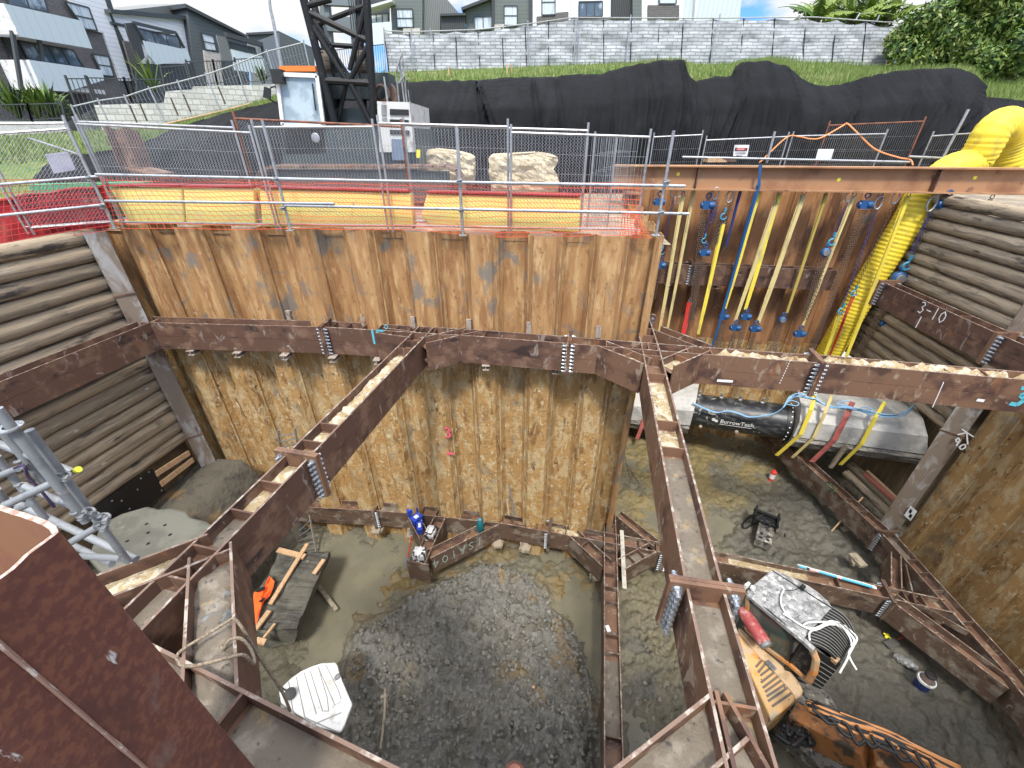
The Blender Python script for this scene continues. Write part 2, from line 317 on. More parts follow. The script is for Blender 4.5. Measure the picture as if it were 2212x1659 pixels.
wv = blurmask(X, Y, [Zp(*p, FZ) for p in ((1800, 930), (2212, 1659), (1700, 1659), (1700, 1300), (1560, 1180))], .5)
H += wv*(.06+.10*(1-np.abs(2*fbm(X*1.2+Y*1.0, (Y-X)*3.2, 4)-1)))
# rock terrace and mud banked under the left logs
P = []
V = np.stack([X, Y, H], -1).reshape(-1, 3); ny, nx = X.shape
idx = np.arange(ny*nx).reshape(ny, nx)
Fc = np.stack([idx[:-1, :-1], idx[:-1, 1:], idx[1:, 1:], idx[1:, :-1]], -1).reshape(-1, 4)
me = bpy.data.meshes.new('pit_floor'); me.from_pydata(V.tolist(), [], Fc.tolist())
base = np.array([.118, .106, .072]); c = np.ones((ny, nx, 3))*base
def mixc(c, colr, f): return c*(1-f[..., None])+np.array(colr)*f[..., None]
c = mixc(c, (.155, .142, .095), np.clip((fbm(X*1.6, Y*1.6, 4)-.45)*5, 0, 1)*.7)
c = mixc(c, (.20, .135, .045), np.clip(och, 0, 1)*np.clip((fbm(X*2+9, Y*2, 4)-.38)*5, 0, 1)*.8)
c = mixc(c, (.215, .165, .065), np.clip(och2, 0, 1)*np.clip((fbm(X*.8+9, Y*.8, 3)-.38)*6, 0, 1)*.85)
c = mixc(c, (.17, .145, .085), tan*.7)
c = mixc(c, (.098, .092, .074), wv*.8)
c = mixc(c, (.165, .158, .136), np.clip(dk*1.3, 0, 1)*np.clip(.72+(fbm(X*3, Y*3, 4)-.4)*2, 0, 1))
c = mixc(c, (.085, .083, .07), rut*np.clip((fbm(X*2+3, Y*2+7, 3)-.4)*6, 0, 1)*.8)
c = mixc(c, (.23, .15, .055), np.clip((fbm(X*1.7+50, Y*1.7, 4)-.62)*9, 0, 1)*.6*dk)
ca = me.color_attributes.new('soil', 'FLOAT_COLOR', 'POINT')
ca.data.foreach_set('color', np.concatenate([c, np.ones((ny, nx, 1))], -1).reshape(-1).astype(np.float32))
me.polygons.foreach_set('use_smooth', [True]*len(Fc))
mud = M('wet mud', (.1, .1, .08), [((.045, .043, .036), (5, 5, 5), 9, .58, .66, .8, .6), ((.22, .19, .13), (3.2, 3.2, 3.2), 9, .62, .68, 1.0, .5)], rough=.82, attr='soil', rnd=False, bump=(8, .9, .06, 9), bump2=(30, .8, .02), wet=(1.6, .52, .5))
me.materials.append(mud); fo = bpy.data.objects.new('pit_floor', me); col.objects.link(fo); fo['kind'] = 'structure'
def floor_z(x, y):
    i = int(round((y+1.0)/.045)); j = int(round((x+13.5)/.045)); return float(H[max(0, min(ny-1, i)), max(0, min(nx-1, j))])
mb = MB(); mb.grid([[(x, y, FZ-.01) for x in np.linspace(-13, 14.5, 12)] for y in np.linspace(-1, 14.8, 8)])
wat = M('muddy standing water', (.175, .16, .11), [((.15, .14, .10), 1.5, 3, .4, .6)], rough=.22, spec=.25, rnd=False, bump=(3, .04, .01))
mb.build('puddle_water', wat, kind='structure')
# loose clods
mb = MB(); rs = np.random.RandomState(5); cnt = 0
while cnt < 7500:
    x = rs.uniform(-5, 3.2); y = rs.uniform(.8, 8); j = int((x+13.5)/.045); i = int((y+1)/.045)
    d_ = dk[i, j]
    if rs.rand() > d_*1.0+.04: continue
    cnt += 1; r = .012+.045*rs.rand()**3
    mb.ico((x, y, H[i, j]+r*.25), r, (1, .8+.4*rs.rand(), .7), .3, rs.rand()*6)
clod = M('dark soil clod', (.16, .155, .135), [((.20, .192, .165), (9, 9, 9), 4, .5, .6)], rough=.75, rnd=False, bump=(50, .5, .01))
o = mb.build('soil_clods', clod, kind='stuff'); tag(o, 'loose dark grey clods scattered over the mud heap', 'soil')

# ================================================================== SHEET PILE WALLS
def pile_wall(A, B, ztop, zbot, label, mat, name='sheet_pile_wall', depth=.30, split=None, mat2=None, flip=1, ragged=0.0, pitch=.6, jag=.0):
    A = Vector((A[0], A[1], 0)); B = Vector((B[0], B[1], 0)); Ln = (B-A).length; u = (B-A)/Ln; n = Vector((u.y, -u.x, 0))*flip   # n faces the pit
    root = thing(name, label, 'retaining wall', (A.x, A.y, zbot))
    k = max(1, int(round(Ln/pitch))); wd = Ln/k
    for i in range(k):
        s0 = i*wd; out_ = (i % 2 == 0)
        d0 = 0 if out_ else -depth
        prof = [(0, -depth/2), (.16*wd, d0), (.84*wd, d0), (wd, -depth/2)]
        zt = ztop+random.uniform(-jag, jag); segs = [(zt, zbot, mat)] if split is None else [(zt, split, mat), (split, zbot, mat2)]
        for q, (z1, z0, mt) in enumerate(segs):
            mb = MB(); nz = 10 if q == 0 else 18; th = .014
            for side, sg in ((0, 1), (th, -1)):
                P = []
                for a in range(nz+1):
                    z = z1+(z0-z1)*a/nz; row = []
                    for b_ in range(len(prof)-1):
                        for t in ((0, .5) if b_ < len(prof)-2 else (0, .5, 1)):
                            s = prof[b_][0]*(1-t)+prof[b_+1][0]*t; d = prof[b_][1]*(1-t)+prof[b_+1][1]*t
                            row.append(A+u*(s0+s)+n*(d-side)+Vector((0, 0, z)))
                    P.append(row)
                if sg < 0: P = [r[::-1] for r in P]
                mb.grid(P)
                if side == 0: top0 = P[0]
                else: top1 = P[0][::-1]
            mb.grid([top1, top0])
            # interlock rib
            mb.tube([A+u*(s0+.0)+n*(-depth/2+.012)+Vector((0, 0, z1-.002*(i % 2))), A+u*s0+n*(-depth/2+.012)+Vector((0, 0, z0))], .022, 6)
            if q == 0: pl = mb.build('sheet_pile', mt, root)
            else: mb.build('clay_caked_face', mt, pl)
    return root
WA, WB = (-8.15, 8.98), (2.72, 7.68)
pile_wall((-9.34, 9.12), WB, .17, FZ-.7, 'long wall of orange rusted steel sheet piles behind the wide bay of the pit', pile_rust, split=-2.05, mat2=pile_mud, jag=.025)
WA3 = Vector((-8.15, 8.98, 0)); WB3 = Vector((2.72, 7.68, 0))
pile_wall((2.74, 7.75), (3.75, 14.0), .17, FZ-.7, 'return sheet pile wall hidden behind the end of the orange wall', pile_rust)
pile_wall((3.75, 14.1), (11.4, 13.0), .75, FZ-.7, 'reddish brown sheet pile wall behind the hanging slings', pile_red, split=-4.6, mat2=pile_mud, jag=.02)
pile_wall((11.25, 8.15), (10.1, -.8), .45, FZ-.7, 'tall sheet pile wall on the right beyond the nine metre mark', pile_rust, split=-3.2, mat2=pile_mud)
# ================================================================== LOG WALLS
def log_wall(A, B, zs, label, name='log_wall', r=.155, parts_extra=None):
    root = thing(name, label, 'retaining wall', (A[0], A[1], zs[-1]))
    for i, z in enumerate(zs):
        rr = r*random.uniform(.93, 1.05); a = Vector((A[0], A[1], z)); b = Vector((B[0], B[1], z+random.uniform(-.02, .02)))
        nn = 26; pts = [lerp(a, b, t/nn)+Vector((random.uniform(-.008, .008), 0, random.uniform(-.007, .007))) for t in range(nn+1)]
        tap = random.choice((-1, 1))*.1
        # local frame with z along the log so the grain runs along it
        d = (b-a); Lg = d.length; q = Vector((0, 0, 1)).rotation_difference(d.normalized())
        mb = MB(); mb.tube([(random.uniform(-.006, .006), random.uniform(-.006, .006), Lg*t/nn) for t in range(nn+1)], rr, 14, rs=[rr*(1+tap*(t/nn-.5)+.02*math.sin(t*.9+i)) for t in range(nn+1)])
        o = mb.build('log', log_wood, root, smooth='auto', local=True)
        o.rotation_mode = 'QUATERNION'; o.rotation_quaternion = q; o.location = a-Vector(root.location)
    return root
LA, LB = (-8.42, 8.75), (-9.7, 2.2)
zsl = [.02-.305*i for i in range(17)]
lw = log_wall(LA, LB, zsl, 'wall of stacked grey logs on the left side of the pit')
lr = log_wall((11.15, 8.5), (11.75, 13.1), [.25-.305*i for i in range(17)], 'wall of stacked dark logs on the right behind the yellow duct')
mb = MB()                                          # earth packed behind the walls
earth = M('packed clay earth', (.20, .14, .075), [((.12, .10, .07), 2, 7, .45, .65), ((.32, .22, .11), 3, 7, .55, .7)], rough=.9, bump=(5, .8, .06, 8))
def earthwall(A, B, z1, z0, off, name):
    A, B = Vector((A[0], A[1], 0)), Vector((B[0], B[1], 0)); u = (B-A).normalized(); n = Vector((-u.y, u.x, 0))*off; m = MB()
    P = []
    for a in range(20):
        z = z0+(z1-z0)*a/19; P.append([lerp(A, B, t/30)+n*(1+.3*(vnoise(np.float64(t*.5), np.float64(a*.5))-.5))+Vector((0, 0, z)) for t in range(31)])
    m.grid(P); o = m.build(name, earth, kind='structure'); return o
earthwall(LA, (-10.0, 1.0), .1, -9.3, -.35, 'earth_bank')
earthwall((11.35, 8.3), (11.95, 13.5), .1, -4.9, -.45, 'earth_bank')
# H posts at the corners
def hpost(px, py, ang, ztop, zbot, label, mat=conc, w=.30, marks=None):
    root = thing('steel_post', label, 'post', (px, py, zbot)); c, s = math.cos(ang), math.sin(ang)
    mb = MB()
    for off in (-.14, .14): mb.box((px-s*off, py+c*off, (ztop+zbot)/2), (w, .016, ztop-zbot), ang)
    mb.box((px, py, (ztop+zbot)/2), (.012, .262, ztop-zbot), ang); mb.build('h_section', mat, root)
    for z in (marks or []):
        m = MB(); m.box((px+s*.155, py-c*.155, z), (w+.06, .02, .03), ang); m.build('weld_collar', beam_brown, root)
    return root
post_m = M('muddy grey post steel', (.20, .155, .115), [((.33, .32, .30), (3, 3, 1.2), 7, .48, .62, .8), ((.10, .065, .045), (3, 3, 1), 6, .55, .68)], rough=.85, bump=(20, .5, .01))
pA = hpost(-8.26, 8.62, R(40), .12, FZ, 'grey steel post joining the left log wall to the orange piles', post_m, .34, marks=[-1.15, -4.9])
pB = hpost(11.02, 8.32, R(-50), .3, FZ, 'grey steel post with chalk 9.0 mark beside the vertical planks', post_m, .42, marks=[-4.6])
mb = MB(); s = MB()
# ================================================================== BRACING FRAMES
BH = .62
_bz = [0]
def beam(root, name, p0, p1, zt, w=.34, mat=beam_rust, stiff=(), clay=None, label=None, ext=0.0, webmat=None):
    """two H sections stacked: outer flange plates, two webs; p0, p1 are centre line points"""
    _bz[0] += 1; z = zt-.0023*(_bz[0] % 7)
    a = Vector((p0[0], p0[1], z)); b = Vector((p1[0], p1[1], z)); u = (b-a).normalized(); a -= u*ext; b += u*ext; Ln = (b-a).length
    s = Vector((-u.y, u.x, 0)); mb = MB(); t = .026
    for sg in (-1, 1):
        for z0, z1 in ((0, .306), (.314, BH)):
            for k in range(1):
                mb.bar(a+s*sg*(w/2-t/2)-Vector((0, 0, (z0+z1)/2)), b+s*sg*(w/2-t/2)-Vector((0, 0, (z0+z1)/2)), t, z1-z0)
        mb.bar(a+s*sg*(w/2-t/2-.004)-Vector((0, 0, .31)), b+s*sg*(w/2-t/2-.004)-Vector((0, 0, .31)), t-.008, .02)
    mb.cur = 1
    mb.bar(a-Vector((0, 0, .155)), b-Vector((0, 0, .155)), w-2*t, .016); mb.cur = 0; mb.bar(a-Vector((0, 0, .465)), b-Vector((0, 0, .465)), w-2*t, .016)
    mb.cur = 2                                      # scraped pale top edges of the flanges
    for sg in (-1, 1): mb.bar(a+s*sg*(w/2-t/2)+Vector((0, 0, .0015)), b+s*sg*(w/2-t/2)+Vector((0, 0, .0015)), t*.96, .003)
    o = mb.build(name, [mat, webmat or beam_brown, beam_edge], root, label=label)
    for q in stiff:
        p = a+u*q*Ln; m = MB(); m.bar(p-s*(w/2-t)-Vector((0, 0, .075+.0)), p+s*(w/2-t)-Vector((0, 0, .075)), .022, .145)
        for sg in (-1, 1):
            pass
        m.build('stiffener_plate', mat, root)
    if clay:
        for cl_ in clay:
            c0, c1, th = cl_[:3]
            m = MB(); n = max(3, int((c1-c0)*Ln/.045)); P = []
            for i in range(n+1):
                f = c0+(c1-c0)*i/n; p = a+u*f*Ln; row = []
                e = min(1, i/3, (n-i)/3)
                for j in range(9):
                    g = j/8-.5; hh = th*e*(.3+1.1*float(vnoise(np.float64(i*.5+c0*90), np.float64(j*.9))))*(1-(2*abs(g))**4*.7)
                    row.append(p+s*g*(w-2*t-.004)+Vector((0, 0, -.146+hh)))
                P.append(row)
            m.grid(P); m.build('clay_deposit', cl_[3] if len(cl_) > 3 else web_mud, root, smooth=True)
    return o
_bolt = [None]
def boltmesh():
    if _bolt[0]: return _bolt[0]
    m = MB(); m.lathe([(0, .0), (.040, .0), (.040, .006), (.0, .006)], n=16); m.lathe([(.0, .034), (.033, .034), (.033, .006)], n=6); m.lathe([(0, .075), (.019, .075), (.019, .034)], n=10)
    me = bpy.data.meshes.new('bolt'); me.from_pydata(m.v, [], m.f); me.materials.append(bolt_m); _bolt[0] = me; return me
def splice(root, p, u, zt, w=.34, wide=.13, mat=beam_brown, bolts=8, sides=(1, -1), faces=(1, -1), nb=None, bs=1.0, drop=.04):
    u = Vector((u[0], u[1], 0)).normalized(); s = Vector((-u.y, u.x, 0)); p = Vector((p[0], p[1], zt)); W = w+2*wide
    m = MB(); m.bar(p-u*.021-s*W/2-Vector((0, 0, BH/2-.02)), p-u*.021+s*W/2-Vector((0, 0, BH/2-.02)), .036, BH+drop+.04)
    m.bar(p+u*.021-s*W/2-Vector((0, 0, BH/2-.025)), p+u*.021+s*W/2-Vector((0, 0, BH/2-.025)), .036, BH+drop+.035)
    pl = m.build('splice_plate', mat, root); org = Vector(root.location)
    for fc in faces:
        for sd in sides:
            for i in range(bolts):
                b = bpy.data.objects.new('bolt', boltmesh()); col.objects.link(b); b.parent = pl
                b.location = p+s*sd*(w/2+wide*.5)+u*fc*.040-Vector((0, 0, .03+i*(BH-.06)/(bolts-1)))-org
                b.rotation_mode = 'QUATERNION'; b.rotation_quaternion = Vector((0, 0, 1)).rotation_difference(u*fc); b.scale = (bs,)*3
    return pl
UZ, LZ = -1.75, -7.55
# ---- upper frame
UF = thing('bracing_frame', 'upper rusted steel bracing frame with two long struts crossing high over the pit', 'bracing frame', (0, 5, UZ))
W0, W1, W2, W3, W4, W5 = (-8.02, 8.62), (-4.0, 8.37), (-.62, 7.87+.02), (2.72, 7.27), (6.6, 6.55), (10.3, 5.78)
beam(UF, 'waler_beam', W0, W1, UZ, mat=beam_rust, ext=.05)
beam(UF, 'waler_beam', W1, (-2.6, 8.18), UZ, stiff=(.12, .35, .6, .85))
beam(UF, 'waler_beam', (-2.6, 8.18), W2, UZ, stiff=(.08, .22, .36, .5, .64, .8, .93))
beam(UF, 'waler_beam', W2, (1.15, 7.56), UZ, stiff=(.03,), mat=beam_rust, clay=[(.3, .6, .02)])
beam(UF, 'waler_beam', (1.15, 7.56), W3, UZ, stiff=(.3, .45, .95), mat=beam_brown, clay=[(0, .3, .03), (.5, .9, .04)])
beam(UF, 'waler_beam', W3, (5.55, 6.76), UZ, stiff=(.03, .22, .37), mat=beam_brown, clay=[(.40, .99, .15)], ext=.0)
beam(UF, 'waler_beam', (5.55, 6.76), W5, UZ, mat=beam_brown, clay=[(0.01, .62, .17), (.64, .97, .15)], stiff=(.42, .54))
splice(UF, (-4.0, 8.37), (1, -.06), UZ); splice(UF, (1.15, 7.56), (1, -.18), UZ, mat=beam_brown); splice(UF, (5.55, 6.76), (1, -.19), UZ, mat=beam_brown)
# left waler runs back toward the camera
beam(UF, 'waler_beam', (-7.98, 8.72), (-8.62, 5.9), UZ, mat=beam_rust); beam(UF, 'waler_beam', (-8.62, 5.9), (-9.6, 1.4), UZ, mat=beam_rust)
m = MB(); a = Vector((-7.83, 8.52, UZ-BH/2)); m.bar(a+Vector((0, 0, -.32)), a+Vector((0, 0, .315)), .05, .03, (0, 1, 0)); m.build('corner_plate', beam_brown, UF)
# strut A, crossing to the lower left
A0, A1 = (-1.80, 8.35), (-3.02, 2.75); SP = (-2.73, 4.08)
beam(UF, 'strut_beam', A0, SP, UZ, mat=beam_rust, stiff=(.1, .19, .27, .84, .93), clay=[(.29, .83, .09), (.85, .92, .06), (.94, .99, .05)])
beam(UF, 'strut_beam', SP, (-3.35, 1.35), UZ, mat=beam_rust, stiff=(.17, .33, .50, .62, .82), clay=[(.02, .16, .05), (.18, .32, .03), (.34, .49, .01, web_dirt), (.52, .61, .01, web_dirt), (.64, .81, .01, web_dirt)])
splice(UF, SP, (-.23, -1), UZ, bs=1.05)
# strut B, crossing near the middle right
B0, B1 = (2.93, 8.75), (1.74, 2.28)
beam(UF, 'strut_beam', (2.66, 7.2), B1, UZ, mat=beam_brown, stiff=(.06, .2, .48, .60), clay=[(.215, .475, .035), (.49, .59, .02), (.61, .98, .006, web_dirt)])
beam(UF, 'strut_beam', (2.90, 8.72), (2.66, 7.2), UZ, mat=beam_brown, stiff=(.1, .35, .6, .9))
beam(UF, 'strut_beam', (3.68, 13.6), (2.92, 8.75), UZ, mat=beam_brown, stiff=(.93,))
beam(UF, 'strut_beam', B1, (1.47, .55), UZ, mat=beam_brown, stiff=(.52,), clay=[(.05, .5, .012, web_dirt), (.54, .99, .008, web_dirt)])
splice(UF, B1, (-.17, -1), UZ, bs=1.3, wide=.15); splice(UF, (2.91, 8.80), (.16, 1), UZ)
# knee braces
beam(UF, 'knee_brace', (-2.78, 8.05), (-2.02, 7.70+.12), UZ, w=.3, mat=beam_rust, stiff=(.4,))
beam(UF, 'knee_brace', (-1.77, 7.55), (-.72, 8.17), UZ, w=.32, mat=beam_rust, stiff=(.35, .7), clay=[(.2, .5, .02)])
beam(UF, 'knee_brace', (1.76, 7.42), (2.46, 6.67), UZ, w=.32, mat=beam_brown, stiff=(.3, .6), clay=[(.3, .8, .04)])
beam(UF, 'knee_brace', (2.78, 6.6), (3.66, 7.22), UZ, w=.32, mat=beam_brown, stiff=(.4,), clay=[(.1, .7, .04)])
beam(UF, 'knee_brace', (3.08, 8.2), (3.78, 7.25), UZ, w=.3, mat=beam_brown, stiff=(.5,))
# node at the near end of strut A
beam(UF, 'knee_brace', (-3.02, 2.72), (-4.6, 1.72), UZ, w=.36, mat=beam_rust, clay=[(.1, .9, .04)])
beam(UF, 'knee_brace', (-2.97, 2.68), (-2.18, 1.40), UZ, w=.37, mat=beam_rust, stiff=(.06,), clay=[(.08, .97, .07, web_dirt)])
_a, _b = Zp(350, 1399, UZ), Zp(737, 1594, UZ); _u = (_b-_a).normalized(); _n = Vector((_u.y, -_u.x, 0))*.18; _a += _n-_u*.9; _b += _n+_u*.8
beam(UF, 'waler_beam', _a, _b, UZ, w=.36, mat=beam_rust, stiff=(.515,), clay=[(.53, .99, .006, web_dirt), (.2, .5, .01, web_dirt)])
# node at the near end of strut B
beam(UF, 'knee_brace', (1.53, 1.32), (.55, .80), UZ, w=.32, mat=beam_brown, clay=[(.05, .95, .02, web_dirt)])
m = MB()
for p, q in (((1.50, 1.47), (1.36, .55)), ((1.56, 1.46), (1.74, .6))):
    m.bar(Vector((*p, UZ-.078)), Vector((*q, UZ-.076)), .03, .16)
m.build('gusset_plate', beam_brown, UF)
# brackets under and over the walers
def bracket(px, py, z, under=True):
    m = MB()
    if under:
        m.box((px, py, z-.012), (.16, .3, .014)); m.box((px, py, z-.06), (.014, .3, .09)); m.box((px, py, z-.11), (.13, .3, .012))
    else: m.box((px, py, z+.08), (.12, .05, .2)); m.box((px, py+.02, z+.1), (.05, .08, .1))
    return m
br_m = M('bracket steel', (.32, .27, .22), [((.16, .12, .09), 8, 5, .5, .65)], rough=.8)
for px in (-7.2, -6.1, -5.0, -3.9, -2.9, -.55, .9):
    y = 8.42+(px+7)*(-.105)+.05
    bracket(px, y, UZ-BH-.014).build('seat_bracket', br_m, UF)
for px in (-4.9, -4.1, -3.2, -2.1, -.9, .35, 1.75):
    y = 8.78+(px+7)*(-.125)+.12; m = MB(); m.box((px, y, UZ+.07), (.10, .07, .26), -.1); m.box((px+.03, y-.05, UZ+.06), (.03, .03, .2), -.1); m.build('wedge_bracket', br_m, UF)
# chalk and paint marks on the frame
paint_c = M('turquoise marking paint', (.10, .42, .50), rough=.7); paint_w = M('white marking paint', (.75, .74, .70), rough=.7); paint_p = M('pink marking paint', (.75, .10, .17), rough=.8); paint_g = M('pale green chalk', (.35, .48, .42), rough=.8); paint_gr = M('green paint mark', (.10, .38, .13), rough=.8)
def mark(root, name, text, px, A, B, h, wd, mat, off=.006, up=(0, 0, 1), flipu=1, adv=.75):
    A, B = Vector((A[0], A[1], 0)), Vector((B[0], B[1], 0)); u = (B-A).normalized(); n = Vector((u.y, -u.x, 0)); A2 = A+n*off; B2 = B+n*off
    o = Pl(px[0], px[1], A2, B2); mb = MB(); strokes(mb, text, o, u*flipu, Vector(up), h, wd, adv, .004); return mb.build(name, mat, root)
def front(p, q, w=.34): 
    p, q = Vector((p[0], p[1], 0)), Vector((q[0], q[1], 0)); u = (q-p).normalized(); n = Vector((u.y, -u.x, 0)); return p+n*w/2, q+n*w/2
f = front((-2.6, 8.18), W2); mark(UF, 'painted_number', '15', (800, 741), *f, .30, .045, paint_c, adv=.55)
m = MB(); o_ = Pl(834, 706, f[0]+Vector((0, -.006, 0)), f[1]+Vector((0, -.006, 0)))
m.tube([o_+Vector((.035*math.cos(a*.7), 0, .045*math.sin(a*.7))) for a in range(10)], .008, 5); m.build('painted_degree', paint_c, UF)
f = front((-1.77, 7.55), (-.72, 8.17), .32); mark(UF, 'painted_number', '8', (0, 0), *f, .1, .02, paint_p) if False else None
f = front((5.55, 6.76), W5); mark(UF, 'painted_number', '3', (2178, 873), *f, .34, .07, paint_c, adv=.8)
f = front(W3, (5.55, 6.76))
def dash(root, px0, px1, f, wd, mat, name='paint_dash'):
    n = (f[1]-f[0]).normalized(); n = Vector((n.y, -n.x, 0))*.006; a = Pl(*px0, f[0]+n, f[1]+n); b = Pl(*px1, f[0]+n, f[1]+n); m = MB(); m.bar(a, b, .004, wd, (0, 0, 1)); m.build(name, mat, root)
dash(UF, (1549, 822), (1583, 824), f, .05, paint_w)
for i in range(10):
    t = i/10; dash(UF, (1707-24*t, 779+52*t), (1707-24*(t+.05), 779+52*(t+.05)), f, .012, paint_w)
f = front((5.55, 6.76), W5)
dash(UF, (2110, 864), (2126, 866), f, .05, paint_w)
a = Pl(2037, 825, *f); b = Pl(2013, 879, *f); m = MB(); m.bar(a+Vector((0, -.01, 0)), b+Vector((0, -.01, 0)), .012, .01); m.build('chalk_line', paint_w, UF)
f = front((-7.98, 8.72), (-8.62, 5.9)) 

# ---- lower frame
LF = thing('bracing_frame', 'lower muddy steel bracing frame lying just above the pit floor', 'bracing frame', (0, 5, LZ))
q = lambda *a, **k: beam(LF, *a, **{**dict(mat=beam_low), **k})
q('waler_beam', (-8.0, 8.85), (-3.95, 8.60), LZ, stiff=(.9,)); q('waler_beam', (-3.95, 8.60), (-2.95, 8.50), LZ, clay=[(.1, .8, .03, web_dirt)])
q('waler_beam', (-2.95, 8.50), (-.35, 8.15), LZ, stiff=(.03, .14, .3, .38, .8)); q('waler_beam', (-.35, 8.15), (1.05, 7.84), LZ, stiff=(.05, .52, .75)); q('waler_beam', (1.05, 7.84), (3.95, 7.18), LZ, stiff=(.15, .32, .62, .8, .95), clay=[(.0, .3, .05)])
q('waler_beam', (3.95, 7.18), (5.4, 6.87), LZ); q('waler_beam', (5.4, 6.87), (8.9, 5.93), LZ, stiff=(.72,), clay=[(.05, .55, .02)])
splice(LF, (-3.95, 8.60), (1, -.09), LZ, mat=beam_low, faces=(1,)); splice(LF, (1.05, 7.84), (1, -.2), LZ, mat=beam_low, faces=(-1,)); splice(LF, (3.98, 7.17), (1, -.2), LZ, mat=beam_low); splice(LF, (8.9, 5.93), (1, -.27), LZ, mat=beam_low, faces=(-1,), bs=1.1)
# strut stub with an end plate, and its knee braces
q('strut_stub', (-2.02, 8.35), (-2.36, 6.76), LZ, stiff=(.12, .3, .55, .85)); m = MB(); m.box((-2.38, 6.70, LZ-.31), (.58, .04, .70), -.2); m.build('end_plate', beam_low, LF)
q('knee_brace', (-2.83, 8.27), (-2.35, 7.52), LZ, w=.3, stiff=()); q('knee_brace', (-2.12, 7.02), (-.37, 8.12), LZ, w=.30, stiff=(.75,), ext=.03)
q('knee_brace', (1.68, 7.64), (2.40, 6.72), LZ, w=.34, stiff=(.35,)); q('knee_brace', (2.78, 6.7), (3.75, 7.22), LZ, w=.32, stiff=(.3, .6), clay=[(.1, .9, .02, web_dirt)])
q('strut_beam', (3.7, 13.5), (2.62, 7.35), LZ, stiff=(.9, .8)); q('strut_beam', (2.62, 7.35), (1.75, 2.76), LZ, stiff=(.05, .2, .28, .36, .52, .60, .91), clay=[(.62, .9, .01, web_dirt)]); q('strut_beam', (1.75, 2.76), (1.2, -.4), LZ, stiff=(.05, .3))
q('knee_brace', (3.05, 8.35), (3.85, 7.3), LZ, w=.28)
f = front((-2.12, 7.02), (-.37, 8.12), .30); mark(LF, 'chalk_lettering', '401AS1', (941, 1207), *f, .24, .018, paint_g, up=(0, 0, 1), adv=.95) if False else None
# "1SA104" chalked upside down, so it runs from the right end
n_ = Vector((f[1]-f[0])).normalized(); nn_ = Vector((n_.y, -n_.x, 0))*.006; o_ = Pl(1041, 1160, f[0]+nn_, f[1]+nn_); m = MB(); strokes(m, '1SA104', o_, -n_, (0, 0, -1), .27, .016, .95); m.build('chalk_lettering', paint_g, LF)
# right side waler of the lower frame with its node
q('waler_beam', (9.55, 12.6), (10.22, 7.66), LZ, stiff=(.6, .75, .85), label='waler marked with green paint'); q('waler_beam', (10.22, 7.66), (10.12, 4.3), LZ, stiff=(.25, .36, .5, .72), clay=[(.02, .24, .04, web_dirt)]); q('waler_beam', (10.12, 4.3), (9.4, -.5), LZ, stiff=(.1, .3))
splice(LF, (10.21, 7.66), (0, 1), LZ, mat=beam_low, faces=(-1, ), bs=1.1)
q('strut_stub', (8.9, 5.93), (10.05, 5.60), LZ, stiff=(.3, .6)); q('knee_brace', (8.95, 5.82), (9.86, 4.0), LZ, w=.32); q('knee_brace', (9.25, 6.1), (9.95, 7.0), LZ, w=.22)
m = MB(); m.bar((9.3, 5.6, LZ-.08), (9.95, 6.7, LZ-.08), .03, .16); m.bar((9.4, 5.7, LZ-.08), (10.0, 5.0, LZ-.08), .03, .16); m.build('gusset_plate', beam_low, LF)
for px, y in ((-.42, 7.9), (.35, 7.75), (-2.95, 8.22), (-4.0, 8.38), (9.45, 7.3), (2.2, 6.9)):
    m = MB(); m.box((px, y, LZ-BH-.06), (.22, .4, .08), .1); m.box((px+.02, y, LZ-BH-.15), (.3, .24, .09), -.3); m.build('timber_packer', old_wood, LF)
# green mark
fa, fb = front((9.55, 12.6), (10.22, 7.66)); m = MB(); strokes(m, 'G7', Pl(1785, 1052, fa, fb)+Vector((-.008, 0, 0)), (fb-fa), (0, 0, 1), .24, .02); m.build('painted_mark', paint_gr, LF)
# right cell upper walers
m_ = beam_rust
beam(UF, 'waler_beam', (4.0, 13.52), (5.7, 13.3), UZ, mat=beam_rust); beam(UF, 'waler_beam', (5.7, 13.3), (9.85, 12.7), UZ, mat=beam_rust, stiff=(.3,)); splice(UF, (5.7, 13.3), (1, -.13), UZ, faces=(-1, 1))
beam(UF, 'waler_beam', (10.43, 11.3), (10.12, 7.78), UZ, mat=beam_rust, stiff=(.7,)); beam(UF, 'waler_beam', (10.12, 7.78), (9.9, 3.0), UZ, mat=beam_rust)
splice(UF, (10.43, 11.3), (0, 1), UZ, faces=(-1,)); splice(UF, (10.12, 7.78), (0, 1), UZ, faces=(-1,), bs=1.15)
for px in (5.0, 6.6, 7.8): bracket(px, 13.2, UZ-BH-.01).build('seat_bracket', br_m, UF)
fa, fb = front((10.43, 11.3), (10.12, 7.78)); n_ = (fb-fa).normalized()
m = MB(); strokes(m, '3-10', Pl(1982, 673, fa, fb)+Vector((-.01, 0, 0)), n_, (0, 0, 1), .26, .022, .8); m.build('painted_number', paint_w, UF)
m = MB(); strokes(m, '1', Pl(1974, 704, fa, fb)+Vector((-.01, 0, 0)), n_, (0, 0, 1), .26, .03, .8); m.build('painted_number', paint_w, UF)
